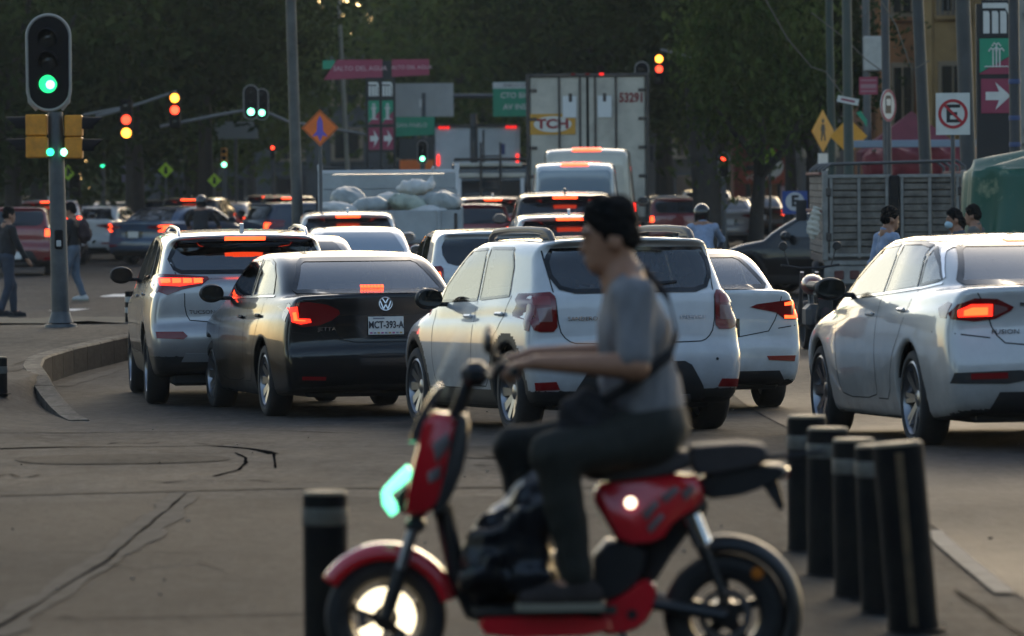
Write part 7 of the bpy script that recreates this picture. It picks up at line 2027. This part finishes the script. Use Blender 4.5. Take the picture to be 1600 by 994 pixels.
def trunk_mesh(seed, h, r0, spread, lean=(0, 0)):
    r = random.Random(seed); b = MB(); pts = []
    for i in range(6): t = i / 5; pts.append((lean[0] * t + r.uniform(-.06, .06) * h * .1, lean[1] * t, h * t))
    b.tube(pts, [r0 * (1.25 if i == 0 else 1 - .10 * i) for i in range(6)], 12)
    for k in range(6):
        a = k * 1.05 + r.uniform(-.3, .3); t = r.uniform(.6, .95); p0 = Vector((lean[0] * t, lean[1] * t, h * t)); p1 = p0 + Vector((math.cos(a) * spread * .5, math.sin(a) * spread * .5, spread * .5)); p2 = p1 + Vector((math.cos(a) * spread * .4, math.sin(a) * spread * .4, spread * .55))
        b.tube([p0, p1, p2], [r0 * .5, r0 * .3, r0 * .12], 7)
    o = b.build('trunk', BARK); m = o.data; bpy.data.objects.remove(o); return m
CR = [crown_mesh(1, 4.2, 3.4, 110, 60, .17, 0, LEAF_D), crown_mesh(2, 4.6, 3.6, 120, 60, .18, 0, LEAF_M), crown_mesh(3, 4.0, 3.8, 110, 60, .17, 0, LEAF_D), crown_mesh(4, 4.4, 3.2, 110, 60, .17, 0, LEAF_M)]
TRK = [trunk_mesh(1, 4.5, .26, 2.6), trunk_mesh(2, 5.0, .30, 2.8, (.3, 0)), trunk_mesh(3, 4.2, .24, 2.4, (-.3, .1)), trunk_mesh(4, 4.8, .28, 2.6)]
def tree(px, d, k, cz, label, s=1.0, rz=0.0, m=None, sz=1.0, name='tree'):
    x = P(px, 300, d).x; z = gz(x, d)
    root = empty(name, (x, d, z), rz)
    t = obj('trunk', TRK[k], root); t.scale = (s, s, cz / 5.2)
    c = obj('crown', CR[k], root, (0, 0, cz)); c.scale = (s, s, s * sz)
    if m: c.material_slots[0].link = 'OBJECT'; c.material_slots[0].material = m
    tag(root, label, 'tree', 'trees lining the street'); return root
TREES = [(20, 118, 0, 5.6, 'dark tree at the far left behind the near traffic light', 1.0), (120, 150, 2, 6.0, 'dark tree behind the left amber signals', 1.15), (215, 128, 1, 6.8, 'dark leafy tree above the hanging amber signals', 1.0), (300, 165, 0, 6.6, 'dense tree behind the yellow signal arm', 1.2), (322, 140, 3, 7.2, 'tree whose boughs hang in at the top left of the lamp post', .95), (60, 185, 3, 6.5, 'tree deep in the dark left corner', 1.3), (335, 215, 2, 8.0, 'tree behind the twin green signals', 1.4), (395, 240, 1, 7.0, 'pale hazy tree left of the thin pale pole', 1.0),
         (712, 250, 3, 8.0, 'hazy green tree above the wine red name boards', 1.15), (775, 215, 1, 8.6, 'tall tree behind the grey billboard', 1.35), (770, 190, 2, 7.8, 'dark tree over the box truck', 1.3), (860, 175, 0, 8.4, 'dark tree behind the tall trailer', 1.3), (960, 150, 2, 7.8, 'dark tree rising behind the trailer top', 1.2), (1040, 170, 1, 7.4, 'tree with olive leaves behind the hanging amber signal', 1.25), (1130, 155, 3, 7.8, 'tree deep behind the fresh green one', 1.2), (1235, 132, 0, 6.2, 'dark tree by the green poles', .75), (700, 280, 0, 8.6, 'far tree closing the street right of the haze', 1.6), (-60, 140, 1, 6, 'tree just outside the left edge whose boughs reach in', 1.2)]
for i, (px, d, k, cz, lb, s_) in enumerate(TREES):
    t = tree(px, d, k, cz, lb, s_, i * 1.3, m={0: LEAF_D, 1: None, 2: LEAF_M, 3: LEAF_L}[i % 4] if d > 160 else (LEAF_D if px < 700 else None))
CRF = crown_mesh(9, 1.65, 2.5, 150, 60, .105, .9, LEAF_L); CR.append(CRF); TRK.append(trunk_mesh(9, 3.4, .20, 1.4, (.2, 0)))
tree(1178, 104, 4, 4.75, 'fresh green drooping tree right of the amber signal', 1.0, .4, sz=1.0)
CR.append(crown_mesh(12, 1.6, 2.2, 120, 60, .11, .6, LEAF_D)); TRK.append(trunk_mesh(12, 3.4, .22, 1.4)); 
tree(1270, 108, 5, 4.9, 'dark narrow tree between the fresh green one and the green poles', 1.0, 1.4)
bt_ = empty('tree', (P(1103, 300, 124).x, 124, gz(4, 124)))
b = MB(); b.tube([(.15, 0, -.05), (.10, 0, .8), (0, 0, 1.8), (-.12, 0, 2.9), (-.25, .1, 4.2), (-.3, .2, 6)], [.50, .40, .36, .32, .26, .2], 14); b.tube([(-.05, 0, 2.4), (.5, .2, 3.4), (.9, .3, 5)], [.2, .16, .1], 9); b.build('trunk', BARK, bt_)
c = obj('crown', CR[0], bt_, (0, .5, 7.0)); c.scale = (.9, .9, .8)
tag(bt_, 'stout dark tree trunk right of the trailer', 'tree', 'trees lining the street')
v_, n_ = [], 0
LEAF_F = leaf_mat('leaves_far_hazed', (.045, .064, .024), (.105, .130, .052))  # paler far leaves: the haze of distance is put into the colour
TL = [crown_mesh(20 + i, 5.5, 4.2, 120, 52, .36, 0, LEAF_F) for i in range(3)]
b = MB(); co_v, co_f = [], []
r_ = random.Random(5); off = 0
for i in range(48):
    me = TL[i % 3]; n = len(me.vertices); a = np.empty(n * 3); me.vertices.foreach_get('co', a); a = a.reshape(-1, 3)
    gap = i % 2 and abs(-72 + i * 3.2 + 10.6) < 5
    a = a * np.array([1, .6, r_.uniform(.8, 1.25)]) + np.array([-72 + i * 3.2 + r_.uniform(-1, 1), 305 + r_.uniform(-8, 8), 8.3 if gap else 4.0 + (i % 2) * 6.2 + r_.uniform(-.6, .6)])
    co_v.append(a); co_f.append(np.arange(n).reshape(-1, 4) + off); off += n
tl_o = obj('treeline', make_mesh('treeline', np.concatenate(co_v), np.concatenate(co_f), LEAF_F, None, False)); tag(tl_o, 'distant wood closing the end of the street', 'trees', kind='stuff')

# ------------------------------------------------------------------ the street behind the camera (unseen, added and sized to darken reflections)
for i, (x_, y_, k_, s_) in enumerate(((-30, -16, 0, 1.6), (-19, -22, 1, 1.8), (-10, -15, 2, 1.7), (-2, -21, 3, 1.8), (7, -16, 0, 1.7), (16, -22, 1, 1.8), (26, -15, 2, 1.6), (-24, 14, 3, 1.2), (-27, 34, 0, 1.3), (24, 20, 1, 1.2))):
    r_ = empty('tree', (x_, y_, 0), i * 1.7); t_ = obj('trunk', TRK[k_], r_); t_.scale = (s_, s_, s_); c_ = obj('crown', CR[k_], r_, (0, 0, 4.6 * s_)); c_.scale = (s_ * 1.1, s_ * 1.1, s_ * 1.05)
    tag(r_, 'unseen street tree outside the frame around the viewer', 'tree', 'added unseen street trees outside the frame')
building('building', -50, 50, -44, 12, 22, mat('added_dim_stucco', (.07, .066, .06), .9, noise=.2), 'unseen grey building row across the street behind the viewer', 16, 3, None).rotation_euler = (0, 0, math.pi)

# ------------------------------------------------------------------ air
hz = MB(); hz.box((0, 140, 13.0), (600, 420, 34.0)); hz = hz.build('haze', [], None, smooth=False, sharp=None)
hm = bpy.data.materials.new('haze'); hm.use_nodes = True; nt = hm.node_tree; nt.nodes.clear()
o = nt.nodes.new('ShaderNodeOutputMaterial'); pv = nt.nodes.new('ShaderNodeVolumePrincipled')
pv.inputs['Color'].default_value = (.80, .86, .90, 1); pv.inputs['Density'].default_value = .0002; pv.inputs['Anisotropy'].default_value = .1
nt.links.new(pv.outputs[0], o.inputs['Volume']); hz.data.materials.append(hm)
tag(hz, 'thin pale evening haze over the whole street', 'haze', kind='stuff')
